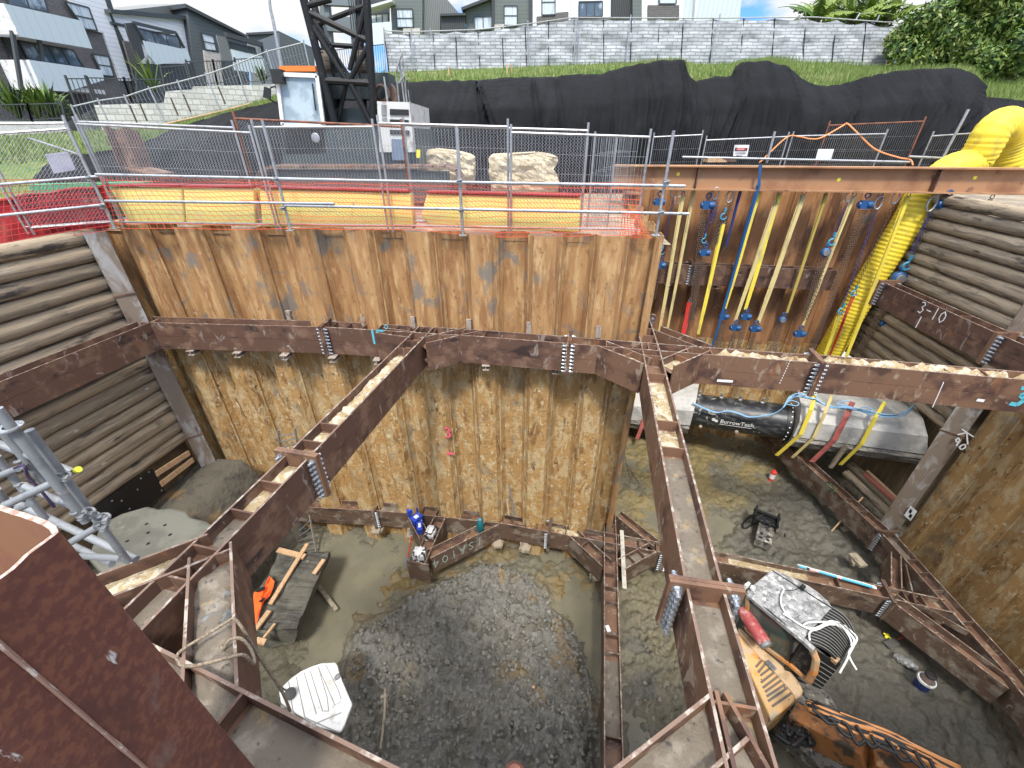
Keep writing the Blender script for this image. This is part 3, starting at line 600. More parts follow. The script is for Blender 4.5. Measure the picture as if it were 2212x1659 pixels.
# ================================================================== GROUND, BANK, CLOTH
def tab(xs, ys): return lambda x: float(np.interp(x, xs, ys))
crest_px = tab([-700, 0, 187, 263, 310, 373, 407, 477, 583, 650, 745, 830, 1030, 1100, 1190, 1300, 1350, 1420, 1477, 1490, 1503, 1550, 1580, 1590, 1603, 1660, 1700, 1750, 1790, 1850, 1870, 1950, 2080, 2108, 2122, 2212, 2900],
               [372, 352, 337, 328, 312, 283, 273, 250, 227, 208, 190, 182, 178, 172, 170, 163, 150, 135, 133, 166, 181, 168, 170, 150, 140, 135, 147, 184, 191, 180, 172, 155, 152, 165, 214, 222, 255])
Yc = tab([-700, 0, 187, 400, 600, 850, 2900], [11, 13, 13.5, 16, 18, 19, 19])
base_px = tab([-700, 0, 200, 260, 347, 493, 597, 837, 1037, 1247, 1474, 1537, 1667, 1807, 1924, 2212, 2900], [300, 285, 276, 272, 270, 240, 207, 155, 147, 138, 133, 137, 130, 133, 147, 160, 200])
Yb = tab([-700, 0, 260, 600, 837, 2900], [17, 18.5, 20, 23, 24.6, 24.6])
cols = np.arange(-640, 2860, 14)
def yp(sx, sy, Y): p = Yp(sx, sy, Y); return Vector((p.x, p.y, p.z))
rows = []; fr = [0, .12, .3, .5, .72, .9, 1.0]
for sx in cols:
    C = Yp(sx, min(crest_px(sx), 300 if sx > 500 else 999), Yc(sx)); B = Yp(sx, base_px(sx), Yb(sx)); T = Yp(sx, 300, Yc(sx)-2.9); T.z = -.05
    C0 = C-Vector((0, 0, .07)); r = [Vector((T.x, T.y-1.2, -.3)), T]
    for f in (.25, .5, .75): 
        p = lerp(T, C0, f); p.y += -.25*math.sin(f*3.14)+.35; p.z -= .1; r.append(p)
    r.append(C0+Vector((0, .12, -.06)))
    for f in (.1, .2, .3, .4, .5, .6, .7, .8, .9, 1):
        p = lerp(C0, B, f); p.z += .10*math.sin(f*3.14)*0+.05*(float(fbm(np.float64(p.x*.8), np.float64(p.y*.8), 3))-.5); r.append(p)
    r.append(B+Vector((B.x*.15, 4, .1))); r.append(B+Vector((B.x*.6, 14, .3))); r.append(B+Vector((B.x*3, 90, .6))); r.append(B+Vector((B.x*12, 500, 1)))
    rows.append(r)
grass_m = M('green grass turf', (.10, .155, .028), [((.165, .19, .045), (1.2, 1.2, 1.2), 6, .45, .62), ((.06, .105, .02), (5, 5, 5), 6, .5, .66), ((.26, .20, .11), (.7, .7, .7), 6, .60, .70), ((.20, .21, .07), (14, 14, 14), 4, .56, .68)], rough=.9, bump=(16, .9, .05, 6), rnd=False)
mb = MB(); mb.grid(rows); gb = mb.build('grass_bank', grass_m, smooth=True, kind='structure')
# flat site ground around the pit, one sheet with the pit cut out
clay_g = M('trodden clay ground', (.30, .24, .16), [((.20, .17, .13), 1.2, 7, .45, .62), ((.42, .36, .26), 3, 7, .55, .7)], rough=.9, bump=(8, .6, .03), rnd=False)
wall_y = lambda x: WA3.y+(x-WA3.x)*(WB3.y-WA3.y)/(WB3.x-WA3.x)
g = MB()
def quad(a, b, c_, d): g.add([(*a, .0), (*b, .0), (*c_, .0), (*d, .0)], [(0, 1, 2, 3)])
quad((-60, 1), (-10.0, 1), (-8.75, 9.2), (-60, 9.2)); g.add([(-60, 9.2, 0), (-8.75, 9.3, 0), (2.95, wall_y(2.95)+.3, 0), (3.5, 14.45, 0), (3.5, 17, 0), (-60, 17, 0)], [(0, 1, 2, 3, 4, 5)])
quad((3.5, 14.45), (11.9, 13.4), (60, 17), (3.5, 17)); quad((11.6, .0), (60, 0), (60, 17), (11.9, 13.4)); quad((-400, -400), (400, -400), (400, -.9), (-400, -.9)); quad((-400, -.9), (-60, -.9), (-60, 17), (-400, 17)); quad((60, -.9), (400, -.9), (400, 17), (60, 17)); quad((-60, -.9), (-10.2, -.9), (-10, 1), (-60, 1)); quad((11.6, -.9), (60, -.9), (60, 0), (11.6, 0))
g.build('site_ground', clay_g, kind='structure')
# black cloth
cloth_m = M('black geotextile', (.0042, .0044, .0052), [((.008, .0083, .0095), (1, 1, 1), 6, .45, .65)], rough=.85, spec=.2, bump=((5, 5, 1.2), .6, .06, 6), rnd=False)
P = []; cx_ = np.arange(120, 2700, 3.5)
folds = [(1030, 1110, .20), (1035, 1060, .25), (1150, 1180, .2), (1320, 1345, .08), (1345, 1365, .05), (1470, 1500, .22), (1500, 1470, .12), (1590, 1555, .2), (1760, 1790, .16), (2115, 2050, .14), (1610, 1570, .1), (740, 760, .1), (1200, 1235, .12), (1395, 1430, .1), (1425, 1410, .12), (1660, 1690, .1), (1700, 1770, .1), (1850, 1790, .12), (1980, 1930, .08), (2040, 2010, .1), (960, 975, .06), (880, 870, .06)]
for sx in cx_:
    cy = crest_px(sx); Y = Yc(sx); C = Yp(sx, cy, Y); T = Vector((C.x*(Y-2.9)/Y, Y-2.9, .02)); r = []
    for i in range(40):
        t = i/39; p = lerp(C, T, t); br = .35 if t < .18 else 0.0
        prof = math.sin(min(1, t*1.15)*math.pi)**.7 if t < .87 else .3
        off = -.35*prof
        # ledge: upper fifth lies back, the rest hangs steeply
        off += -.55*(min(1, t/.28)**1.3)*(1-t)
        xx = np.float64(p.x); ridg = 1-abs(2*float(fbm(xx*2.4+1.5*t, np.float64(t*1.2), 3))-1)
        off += -(ridg-.6)*.32*min(1, t*4)
        off += -.05*float(vnoise(xx*9+t*3, np.float64(t*2)))
        for fa_, fb_, am in folds:
            dx = (sx-(fa_+(fb_-fa_)*t))/(6+16*t); off -= am*math.exp(-dx*dx)*(1-.3*t)*1.6*(.6+.7*math.cos(dx*6))
        r.append(p+Vector((0, off, 0)))
    jj = float(vnoise(np.float64(sx*.06), np.float64(3.)))
    r.insert(0, C+Vector((0, .22, -.22))); r.insert(1, C+Vector((0, .10, .05+.05*jj)))
    P.append(r)
mb = MB(); mb.grid(P); o = mb.build('bank_cover_sheet', cloth_m, smooth=True); tag(o, 'huge black fabric sheet draped in folds over the bank behind the crane', 'ground sheet')
# grass blades along the bank
bl = MB(); rs = np.random.RandomState(11)
for k in range(26000):
    sx = rs.uniform(-60, 2260); f = rs.rand()**1.0; cy = crest_px(sx); C = Yp(sx, cy, Yc(sx)); B = Yp(sx, base_px(sx), Yb(sx)); p = lerp(C, B, f*.99+.005)
    if sx > 1500 or rs.rand() < .65:
        h = rs.uniform(.06, .20)*(1.4 if sx > 1650 else 1); a = rs.rand()*6.28; ww = .012+.012*rs.rand(); lx, ly = rs.uniform(-.08, .08), rs.uniform(-.08, .08)
        bl.add([(p.x-ww*math.cos(a), p.y-ww*math.sin(a), p.z-.08), (p.x+ww*math.cos(a), p.y+ww*math.sin(a), p.z-.08), (p.x+lx, p.y+ly, p.z+h)], [(0, 1, 2)])
bm_ = M('grass blade', (.13, .19, .035), [((.24, .26, .09), (.9, .9, .9), 5, .5, .64), ((.07, .12, .02), (6, 6, 6), 4, .5, .62)], rough=.8, rnd=False)
o = bl.build('tall_grass', bm_, kind='stuff'); tag(o, 'long green grass growing along the top of the bank', 'grass')
# cream limestone faces showing below the sheet
lime = M('cream limestone', (.56, .47, .31), [((.40, .32, .20), (2.2, 2.2, 2.2), 7, .5, .66), ((.66, .60, .46), (5, 5, 5), 6, .5, .7)], rough=.9, bump=(6, .9, .06, 8), bump2=(25, .6, .012), rnd=False)
def rock(name, pts, Y, th, mat, label, cat, grp=None):
    mb = MB(); y0, y1 = min(p[1] for p in pts), max(p[1] for p in pts); F_r, n = [], 18
    for a in range(n+1):
        y = y0+.3+(y1-y0-.6)*a/n; xs = []
        for (xa_, ya_), (xb_, yb_) in zip(pts, pts[1:]+pts[:1]):
            if (ya_ > y) != (yb_ > y): xs.append(xa_+(xb_-xa_)*(y-ya_)/(yb_-ya_))
        x0, x1 = min(xs), max(xs); j1, j2 = (3*(float(vnoise(np.float64(a*.6+k*50), np.float64(Y)))-.5) for k in (1, 2)); x0 += j1; x1 += j2; row = []
        for b in range(31):
            x = x0+(x1-x0)*b/30; ed = min(a, n-a)/n*6; eb = min(b, 30-b)/30*10; dip = .16*math.exp(-min(ed, eb)*1.6)
            row.append(Yp(x, y, Y+dip+.30*(float(fbm(np.float64(x*.06), np.float64(y*.09), 5))-.5)))
        F_r.append([row[0]+Vector((.03, th, 0))]+row+[row[-1]+Vector((-.03, th, 0))])
    F_r.insert(0, [p+Vector((0, th*.9, -.02)) for p in F_r[0]]); mb.grid(F_r); o = mb.build(name, mat, smooth=False); tag(o, label, cat, grp); return o
rock('limestone_block', [(902, 326), (935, 321), (985, 326), (1010, 333), (1025, 340), (1026, 392), (960, 395), (902, 392)], 15.0, .9, lime, 'cream limestone block beside the crane track', 'rock')
rock('limestone_block', [(1057, 335), (1075, 331), (1130, 332), (1160, 329), (1185, 331), (1203, 337), (1206, 350), (1195, 368), (1203, 376), (1208, 395), (1206, 415), (1062, 415), (1055, 370), (1058, 352), (1054, 345)], 14.6, .9, lime, 'larger cream limestone block right of the crane, notched on its right side', 'rock')
# ================================================================== SCREENED FENCE AND TREES ON THE BANK
def brickmat(name, c1, c2, mort, bw, bh, ms, rough=.8, off=.5, bump=False, vec='xz'):
    m = bpy.data.materials.new(name); m.use_nodes = True; nt = m.node_tree; n = nt.nodes; L = nt.links.new; b = n['Principled BSDF']
    t = n.new('ShaderNodeTexCoord'); s = n.new('ShaderNodeSeparateXYZ'); L(t.outputs['Object'], s.inputs[0]); c = n.new('ShaderNodeCombineXYZ')
    ad = n.new('ShaderNodeMath'); ad.operation = 'ADD'; L(s.outputs[0], ad.inputs[0]); L(s.outputs[1], ad.inputs[1])
    L(ad.outputs[0] if vec == 'sum' else s.outputs[0], c.inputs[0]); L(s.outputs[2], c.inputs[1])
    ns = n.new('ShaderNodeTexNoise'); ns.inputs['Scale'].default_value = 1.3; L(t.outputs['Object'], ns.inputs[0])
    mx0 = n.new('ShaderNodeVectorMath'); mx0.operation = 'SCALE'; mx0.inputs['Scale'].default_value = .07 if bump else .02; L(ns.outputs['Color'], mx0.inputs[0])
    av = n.new('ShaderNodeVectorMath'); L(c.outputs[0], av.inputs[0]); L(mx0.outputs[0], av.inputs[1])
    br = n.new('ShaderNodeTexBrick'); br.inputs['Scale'].default_value = 1; br.inputs['Brick Width'].default_value = bw; br.inputs['Row Height'].default_value = bh; br.inputs['Mortar Size'].default_value = ms; br.offset = off
    br.inputs['Color1'].default_value = (*c1, 1); br.inputs['Color2'].default_value = (*c2, 1); br.inputs['Mortar'].default_value = (*mort, 1); L(av.outputs[0], br.inputs['Vector'])
    L(br.outputs[0], b.inputs['Base Color']); b.inputs['Roughness'].default_value = rough; return m
screen_m = brickmat('brick print shade cloth', (.52, .54, .55), (.34, .355, .365), (.25, .26, .27), .46, .125, .026, bump=True)
SF = thing('screened_fence', 'temporary fence on the grass bank covered in grey brick print shade cloth', 'fence', tuple(Yp(1400, 135, 24.6)))
seams = [829, 884, 935, 984, 1032, 1084, 1134, 1185, 1240, 1304, 1364, 1424, 1476, 1541, 1607, 1674, 1741, 1807, 1871, 1942]
seamb = [841, 893, 940, 988, 1037, 1088, 1138, 1185, 1238, 1304, 1362, 1420, 1471, 1533, 1598, 1667, 1734, 1797, 1862, 1924]
topy = tab([829, 884, 1032, 1137, 1237, 1474, 1557, 1761, 1957], [67, 70, 65, 53, 39, 40, 40, 38, 52]); boty = tab([837, 1037, 1247, 1474, 1537, 1667, 1807, 1924], [163, 149, 141, 136, 139, 132, 136, 150])
for i in range(19):
    mb = MB(); P = []
    for a in range(15):
        u = a/14; tx = seams[i]*(1-u)+seams[i+1]*u; bx = seamb[i]*(1-u)+seamb[i+1]*u; ty = topy(tx)+ (1.5+4*math.sin(u*3.14)*(1 if i < 16 else 2.2)); by = boty(bx)+1; r = []
        for b_ in range(13):
            v = b_/12; x = tx*(1-v)+bx*v; y = ty*(1-v)+by*v
            dp = .16*(float(fbm(np.float64(x*.045+y*.03), np.float64(y*.05-x*.02), 4))-.5)+.14*(u-.5)**2-.03
            r.append(Yp(x, y, 24.55+dp*1.3-.25))
        P.append(r)
    mb.grid(P); mb.build('shade_cloth', screen_m, SF, smooth=True)
    mb = MB(); mb.tube([Yp(seams[i], topy(seams[i])-1, 24.3), Yp(seamb[i], boty(seamb[i]), 24.3)], .022, 6); mb.build('black_tie_seam', rubber, SF)
mb = MB(); mb.tube([Yp(x, topy(x)-1, 24.28) for x in range(829, 1958, 12)], .022, 6); mb.build('top_rail', galv, SF)
for tx, ty, bx, by in ((789, 28, 812, 163), (829, 60, 833, 160), (888, 60, 892, 160), (1140, 45, 1144, 145), (1247, 38, 1236, 157), (1251, 45, 1248, 138), (1363, 32, 1351, 140), (929, 60, 932, 75), (1556, 30, 1534, 140), (1858, 28, 1848, 44), (1900, 32, 1895, 44)):
    mb = MB(); mb.tube([Yp(tx, ty, 24.0), Yp(bx, by, 24.0)], .028, 8); mb.build('fence_post', galv, SF)
for i, (tx, ty, bx, by, lb) in enumerate(((969, 144, 970, 176, 'pale survey peg leftmost on the grass'), (1095, 138, 1096, 172, 'left one of two close wooden pegs on the grass'), (1104, 138, 1107, 172, 'right one of two close wooden pegs on the grass'), (1922, 118, 1911, 149, 'wooden stake beside the right end of the shade cloth fence'))):
    mb = MB(); mb.bar(Yp(tx, ty, 23.2-(i < 3)*2), Yp(bx, by, 23.2-(i < 3)*2), .05, .03, (0, 1, 0)); o = mb.build('survey_peg', new_wood); tag(o, lb, 'peg', 'survey pegs on the grass')
# hedge at the upper right
def leafy(name, label, cat, blobs, n, size, mats, trunk=None, seed=1, flat=.8):
    rs = np.random.RandomState(seed); root = thing(name, label, cat, tuple(trunk if trunk else blobs[0][0]))
    mb = MB()
    for k in range(n):
        c, r = blobs[rs.randint(len(blobs))]; d = rs.normal(size=3); d /= np.linalg.norm(d); rr = r*(.55+.5*rs.rand()**.5)
        p = np.array(c)+d*rr*np.array([1, .8, 1]); a = rs.normal(size=3); a /= np.linalg.norm(a); b = np.cross(a, d); b /= (np.linalg.norm(b)+1e-6); s = size*(.6+.8*rs.rand())
        mb.cur = rs.randint(len(mats)); q = np.cross(a, b); 
        mb.add([p-a*s, p-b*s*.45, p+a*s, p+b*s*.45], [(0, 1, 2, 3)])
    mb.build('foliage', mats, root)
    if trunk is not None:
        m = MB(); tr = Vector(trunk)
        for c, r in blobs[:6]: m.tube(spline([tr, tr*.5+Vector(c)*.5+Vector((0, 0, .2)), Vector(c)], 4), .08, 6, rs=None)
        m.build('trunk', bark, root)
    return root
bark = M('bark', (.10, .075, .05), [((.05, .04, .03), (8, 8, 2), 5, .5, .65)], rough=.9)
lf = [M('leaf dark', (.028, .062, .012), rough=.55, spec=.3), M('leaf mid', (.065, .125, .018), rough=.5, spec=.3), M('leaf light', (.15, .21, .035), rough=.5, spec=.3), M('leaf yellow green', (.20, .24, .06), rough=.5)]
blobs = []
hd = [(1950, 90), (1975, 70), (2010, 45), (2050, 25), (2100, 10), (2150, 0), (2220, -20), (2300, -20), (1960, 125), (2000, 100), (2040, 80), (2090, 60), (2140, 50), (2200, 40), (2270, 40), (1990, 135), (2040, 125), (2090, 115), (2150, 105), (2210, 100), (2280, 90), (2130, 140), (2190, 145), (2250, 140), (2070, 142), (2330, 60), (2330, 130), (2120, -25), (2200, -50)]
for x, y in hd: blobs.append((tuple(Yp(x, y, 22.8+random.uniform(-.4, 1.0))), random.uniform(.62, .95)))
hm = leafy('hedge', 'dense green climbing hedge at the top right beyond the shade cloth fence', 'hedge', blobs, 22000, .105, [lf[0], lf[1], lf[1], lf[2], lf[3]], trunk=tuple(Yp(2120, 160, 23.5)), seed=3)
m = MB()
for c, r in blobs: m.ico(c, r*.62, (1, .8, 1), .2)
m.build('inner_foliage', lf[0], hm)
# banana palms behind the fence
def banana(base, leaves, label, seed):
    rs = np.random.RandomState(seed); root = thing('banana_palm', label, 'palm tree', tuple(base)); m = MB(); b = Vector(base)
    m.tube([b, b+Vector((.05, 0, 1.0)), b+Vector((.1, 0, 1.9))], .15, 8, rs=[.18, .15, .11]); m.build('trunk', bark, root)
    for (az, el, ln, wd) in leaves:
        s = b+Vector((.1, 0, 1.8)); d = Vector((math.cos(az)*math.cos(el), math.sin(az)*math.cos(el), math.sin(el))); pts = []
        for i in range(13):
            t = i/12; pts.append(s+d*ln*t-Vector((0, 0, ln*.42*t*t*math.cos(el))))
        lfm = MB(); lfm.tube(pts, .02, 5, rs=[.035*(1-i/13)+.006 for i in range(13)])
        sd = d.cross(Vector((0, 0, 1))); sd = sd.normalized() if sd.length > .1 else Vector((1, 0, 0))
        for sg in (-1, 1):
            for i in range(1, 24):
                t = i/24.; q = t*12; k = min(11, int(q)); p = lerp(pts[k], pts[k+1], q-k); p2 = p+(pts[k+1]-pts[k])*.42; wv_ = wd*math.sin(min(1, t*1.25+.12)*math.pi)**.6*(.8+.25*rs.rand()); dr = Vector((0, 0, -wv_*(.35+.5*rs.rand())))
                if t > .9: wv_ *= .6
                lfm.add([p, p2, p2+sd*sg*wv_*.93+dr*.9+(pts[k+1]-pts[k])*.15, p+sd*sg*wv_+dr+(pts[k+1]-pts[k])*.1], [(0, 1, 2, 3)])
        lfm.build('frond', lf[rs.choice([1, 2, 2])], root)
for i, (px, lab, sd) in enumerate(((1745, 'banana palm at the left of the clump behind the shade cloth', 1), (1820, 'banana palm in the middle of the clump behind the shade cloth', 2), (1895, 'ragged palm beside the hedge', 3), (1855, 'taller banana palm standing at the back of the clump', 5))):
    rs = np.random.RandomState(sd*7); b = Yp(px, 95-(i == 3)*14, 27.5+i*.4); b.z -= .8
    banana(tuple(b), [(rs.uniform(0, 6.28), rs.uniform(.2, 1.35), rs.uniform(1.7, 2.7), rs.uniform(.22, .36)) for _ in range(11)], lab, sd)
bls = [(tuple(Yp(x, y, 30)), 1.3) for x, y in ((1770, 60), (1820, 50), (1870, 55), (1920, 75), (1850, 80))]
leafy('shrub', 'dark shrub growing behind the banana palms', 'shrub', bls, 2600, .16, lf[:3], trunk=tuple(Yp(1830, 110, 30)), seed=8)
# ================================================================== HOUSES
def lines(name, c1, c2, pitch, horiz=True, wdt=.07, rough=.6):
    m = bpy.data.materials.new(name); m.use_nodes = True; nt = m.node_tree; n = nt.nodes; L = nt.links.new; b = n['Principled BSDF']
    t = n.new('ShaderNodeTexCoord'); s = n.new('ShaderNodeSeparateXYZ'); L(t.outputs['Object'], s.inputs[0])
    v = s.outputs[2]
    if not horiz:
        ad = n.new('ShaderNodeMath'); ad.operation = 'ADD'; L(s.outputs[0], ad.inputs[0]); L(s.outputs[1], ad.inputs[1]); v = ad.outputs[0]
    q = n.new('ShaderNodeMath'); q.operation = 'MULTIPLY'; q.inputs[1].default_value = 1/pitch; L(v, q.inputs[0])
    f = n.new('ShaderNodeMath'); f.operation = 'FRACT'; L(q.outputs[0], f.inputs[0]); g_ = n.new('ShaderNodeMath'); g_.operation = 'LESS_THAN'; g_.inputs[1].default_value = wdt; L(f.outputs[0], g_.inputs[0])
    x = n.new('ShaderNodeMix'); x.data_type = 'RGBA'; x.inputs['A'].default_value = (*c1, 1); x.inputs['B'].default_value = (*c2, 1); L(g_.outputs[0], x.inputs['Factor']); L(x.outputs['Result'], b.inputs['Base Color']); b.inputs['Roughness'].default_value = rough; return m
wb_white = lines('white weatherboard', (.76, .77, .76), (.42, .42, .42), .20); wb_green = lines('grey green weatherboard', (.125, .145, .13), (.06, .07, .063), .20); wb_dark = lines('dark grey weatherboard', (.075, .088, .088), (.035, .04, .04), .2)
corr = lines('grey corrugated cladding', (.17, .18, .165), (.09, .095, .09), .12, False, .35); corr_d = lines('dark slatted screen', (.06, .062, .06), (.02, .02, .02), .12, False, .45); corr_l = lines('pale ribbed cladding', (.52, .57, .56), (.40, .44, .43), .30, False, .08)
brick_d = brickmat('dark brick', (.085, .078, .075), (.12, .11, .105), (.15, .145, .14), .24, .086, .01, vec='sum'); brick_w = brickmat('cream brick', (.55, .52, .46), (.45, .42, .36), (.35, .33, .3), .24, .086, .01, vec='sum')
balc = lines('pale blue grey balcony panel', (.55, .62, .61), (.44, .50, .49), .45, False, .05); trim_d = M('dark trim', (.045, .052, .05), rough=.5); curtain = M('window with white curtain', (.55, .6, .62), [((.30, .36, .40), (9, 9, .7), 4, .5, .62)], rough=.25); glass = M('reflective window', (.10, .13, .16), [((.35, .42, .48), (1.5, 1.5, 1.5), 4, .5, .65)], rough=.12); soff = M('soffit', (.6, .58, .55), rough=.7)
def poly(name, pts, A, B, th, mat, root, off=0., flip=1, parent=None):
    A, B = Vector((A[0], A[1], 0)), Vector((B[0], B[1], 0)); u = (B-A).normalized(); n = Vector((u.y, -u.x, 0))*flip; m = MB()
    P = [Pl(x, y, A+n*off, B+n*off) for x, y in pts]; m.prism(P, -n*th); return m.build(name, mat, parent or root)
k5 = lambda *p: [(p[i]*.3459, p[i+1]*.3459) for i in range(0, len(p), 2)]
k1 = lambda *p: [(p[i]/3., p[i+1]/3.) for i in range(0, len(p), 2)]
k2 = lambda *p: [(737.3+p[i]/3., p[i+1]/3.) for i in range(0, len(p), 2)]
k3 = lambda *p: [(1474.6+p[i]/3., p[i+1]/3.) for i in range(0, len(p), 2)]
def window(root, pts, A, B, mat, off, nx=1, ny=1):
    A_, B_ = Vector((A[0], A[1], 0)), Vector((B[0], B[1], 0)); u = (B_-A_).normalized(); n = Vector((u.y, -u.x, 0))
    P = [Pl(x, y, A_+n*off, B_+n*off) for x, y in pts]; m = MB(); t = .06
    for i in range(4): m.bar(P[i], P[(i+1) % 4], t, .07, n)
    for i in range(1, nx): m.bar(lerp(P[0], P[1], i/nx), lerp(P[3], P[2], i/nx), t*.8, .05, n)
    for i in range(1, ny): m.bar(lerp(P[0], P[3], i/ny), lerp(P[1], P[2], i/ny), t*.8, .05, n)
    f = m.build('window', trim_d, root); m = MB(); m.prism(P, -n*.03); m.build('pane', mat, f); return f
H1A, H1B = (-22, 24), (-21.1, 34)
h1 = thing('apartment_block', 'nearest white and grey apartment block on the left with two pale balconies', 'building', (-23, 26, 3))
poly('wall', k5(-300, -200, 650, -60, 850, 520, 900, 760, 420, 780, 150, 900, -300, 900), H1A, H1B, 8, brick_d, h1)
poly('white_cladding', k5(375, -100, 640, -60, 822, 505, 750, 503, 645, 205, 530, 180), H1A, H1B, .1, wb_white, h1, .1)
poly('corner_trim', k5(640, -60, 672, -60, 852, 505, 822, 505), H1A, H1B, .12, trim_d, h1, .13)
window(h1, k5(403, 8, 553, 48, 606, 192, 530, 180), H1A, H1B, curtain, .18, 1, 2); window(h1, k5(575, 335, 678, 352, 710, 478, 640, 470), H1A, H1B, curtain, .1, 1, 2)
window(h1, k5(120, 262, 455, 312, 520, 420, 175, 375), H1A, H1B, glass, .06, 4, 1); window(h1, k5(30, -40, 270, -30, 300, 78, 60, 30), H1A, H1B, glass, .06, 2, 1)
poly('wall_screen', k5(-20, 80, 60, 160, 195, 500, 130, 500, 20, 240), H1A, H1B, .06, corr_d, h1, .12); window(h1, k5(-10, 570, 50, 570, 100, 650, 20, 660), H1A, H1B, curtain, .05)
for pp, fl in (((20, 20, 510, 130, 577, 305, 125, 228), (125, 228, 577, 305, 500, 300, 110, 215)), ((180, 373, 636, 438, 652, 500, 420, 573, 262, 560), (262, 560, 420, 573, 640, 500, 300, 500))):
    B0_ = (H1A[0]+1.3, H1A[1]-.1), (H1B[0]+1.3, H1B[1]-.1)
    b = poly('balcony', k5(*pp), *B0_, .09, balc, h1); x = [Pl(*q, *[Vector((*z, 0)) for z in B0_]) for q in k5(*pp)]
    m = MB(); m.prism([x[-1], x[0], x[0]+Vector((-1.3, 0, 0)), x[-1]+Vector((-1.3, 0, 0))], (0, .08, 0)); m.build('side_panel', white_plain, b)
    m = MB(); z0 = min(p.z for p in x)+.03; ya, yb = x[0].y, x[1].y; m.box((x[0].x-.62, (ya+yb)/2, z0+.12), (1.25, yb-ya, .18)); m.build('balcony_floor', soff, b)
for xx in (75, 235): m = MB(); m.bar(Pl(*k5(xx, 195)[0], Vector((-20.9, 24, 0)), Vector((-20.0, 34, 0))), Pl(*k5(xx+60, 560)[0], Vector((-20.9, 24, 0)), Vector((-20.0, 34, 0))), .12, .12); m.build('post', trim_d, h1)
H2A, H2B = (-21.2, 31), (-20.2, 42)
h2 = thing('terrace_house', 'white terrace house with dark mono pitch roof and one pale balcony', 'building', (-22, 34, 3))
poly('wall', k5(690, 70, 1182, 118, 1250, 420, 1280, 640, 900, 640, 800, 300), H2A, H2B, 7, wb_white, h2)
poly('roof', k5(690, 56, 1186, 100, 1188, 126, 694, 80), H2A, H2B, 7.2, trim_d, h2, .3); poly('roof_band', k5(790, 62, 1160, 22, 1186, 106), H2A, H2B, 3, corr, h2, -.8)
poly('lower_brick', k5(770, 255, 820, 262, 890, 520, 850, 520), H2A, H2B, .1, brick_d, h2, .1); poly('privacy_screen', k5(783, 145, 850, 140, 905, 360, 865, 395, 800, 210), H2A, H2B, .1, corr_d, h2, 1.2)
window(h2, k5(860, 180, 1110, 228, 1130, 300, 890, 268), H2A, H2B, glass, .08, 3, 1)
m = MB(); w_ = [Pl(*p, Vector((H2A[0]+1.2, H2A[1], 0)), Vector((H2B[0]+1.2, H2B[1], 0))) for p in k5(832, 142, 1098, 205, 1150, 300, 905, 258)]
m.bar(w_[0], w_[1], .14, .14); m.bar(w_[1], w_[2], .12, .12, (0, 1, 0)); m.bar(w_[0], w_[3], .12, .12, (0, 1, 0)); m.bar(w_[0]+Vector((-1.2, 0, 0)), w_[1]+Vector((-1.2, 0, 0)), .12, .12); m.bar(w_[1], w_[1]+Vector((-1.2, 0, 0)), .1, .1); m.build('pergola_frame', trim_d, h2)
poly('balcony', k5(898, 253, 1172, 312, 1192, 378, 975, 403, 930, 345), (H2A[0]+1.25, H2A[1]), (H2B[0]+1.25, H2B[1]), .09, balc, h2); poly('ground_floor', k5(850, 398, 1244, 398, 1284, 640, 860, 640), H2A, H2B, .1, trim_d, h2, .3)
H3A, H3B = (-19.2, 37), (-12.5, 52)
h3 = thing('terrace_house', 'dark grey weatherboard house with sloping roof at the end of the terrace', 'building', (-18, 40, 4))
poly('wall', k1(1213, 45, 1600, 240, 1630, 720, 1290, 720), H3A, H3B, 8, wb_dark, h3); poly('roof', k1(1200, 22, 1602, 228, 1604, 245, 1206, 48), H3A, H3B, 8.4, trim_d, h3, .25)
poly('cream_brick', k1(1320, 325, 1425, 345, 1450, 560, 1350, 560), H3A, H3B, .1, brick_w, h3, .1); window(h3, k1(1305, 213, 1383, 235, 1402, 330, 1330, 322), H3A, H3B, curtain, .1, 1, 2)
poly('balcony', k1(1495, 318, 1708, 370, 1722, 480, 1520, 455), (H3A[0]+1.5, H3A[1]-.8), (H3B[0]+1.5, H3B[1]-.8), .1, balc, h3); poly('privacy_screen', k1(1405, 228, 1465, 240, 1510, 400, 1440, 390), (H3A[0]+1.5, H3A[1]-.8), (H3B[0]+1.5, H3B[1]-.8), .1, corr, h3)
m = MB(); E = [Pl(*p, Vector((H3A[0]+1.5, H3A[1]-.8, 0)), Vector((H3B[0]+1.5, H3B[1]-.8, 0))) for p in k1(1460, 225, 1695, 290, 1712, 370)]; m.bar(E[0], E[1], .3, .25); m.bar(E[1], E[2], .15, .15, (0, 1, 0)); m.build('pergola_frame', trim_d, h3)
window(h3, k1(1475, 265, 1650, 310, 1660, 350, 1490, 315), H3A, H3B, glass_d, .12, 3, 1)
h4 = thing('terrace_house', 'grey green gabled house far behind the crane cab', 'building', (-14, 56, 4))
poly('wall', k1(1600, 222, 1808, 210, 1830, 700, 1640, 700), (-18, 50), (-8, 52), 6, lines('sage vertical boards', (.17, .19, .17), (.11, .125, .11), .35, False, .1), h4); poly('wall', k1(1810, 212, 2035, 325, 2055, 700, 1830, 700), (-12.7, 51), (-6, 58), 5, wb_dark, h4); poly('roof', k1(1592, 212, 1805, 200, 2035, 312, 2035, 330, 1805, 218, 1596, 226), (-18, 49.8), (-8, 51.8), 6, trim_d, h4, .2)
h5a, h5b = (-8, 35.5), (8, 35.5)
def HS(label, x): return thing('terrace_house', label, 'building', tuple(Yp(x, 90, 38)))
h5 = HS('green weatherboard house with a balcony just right of the crane boom', 870)
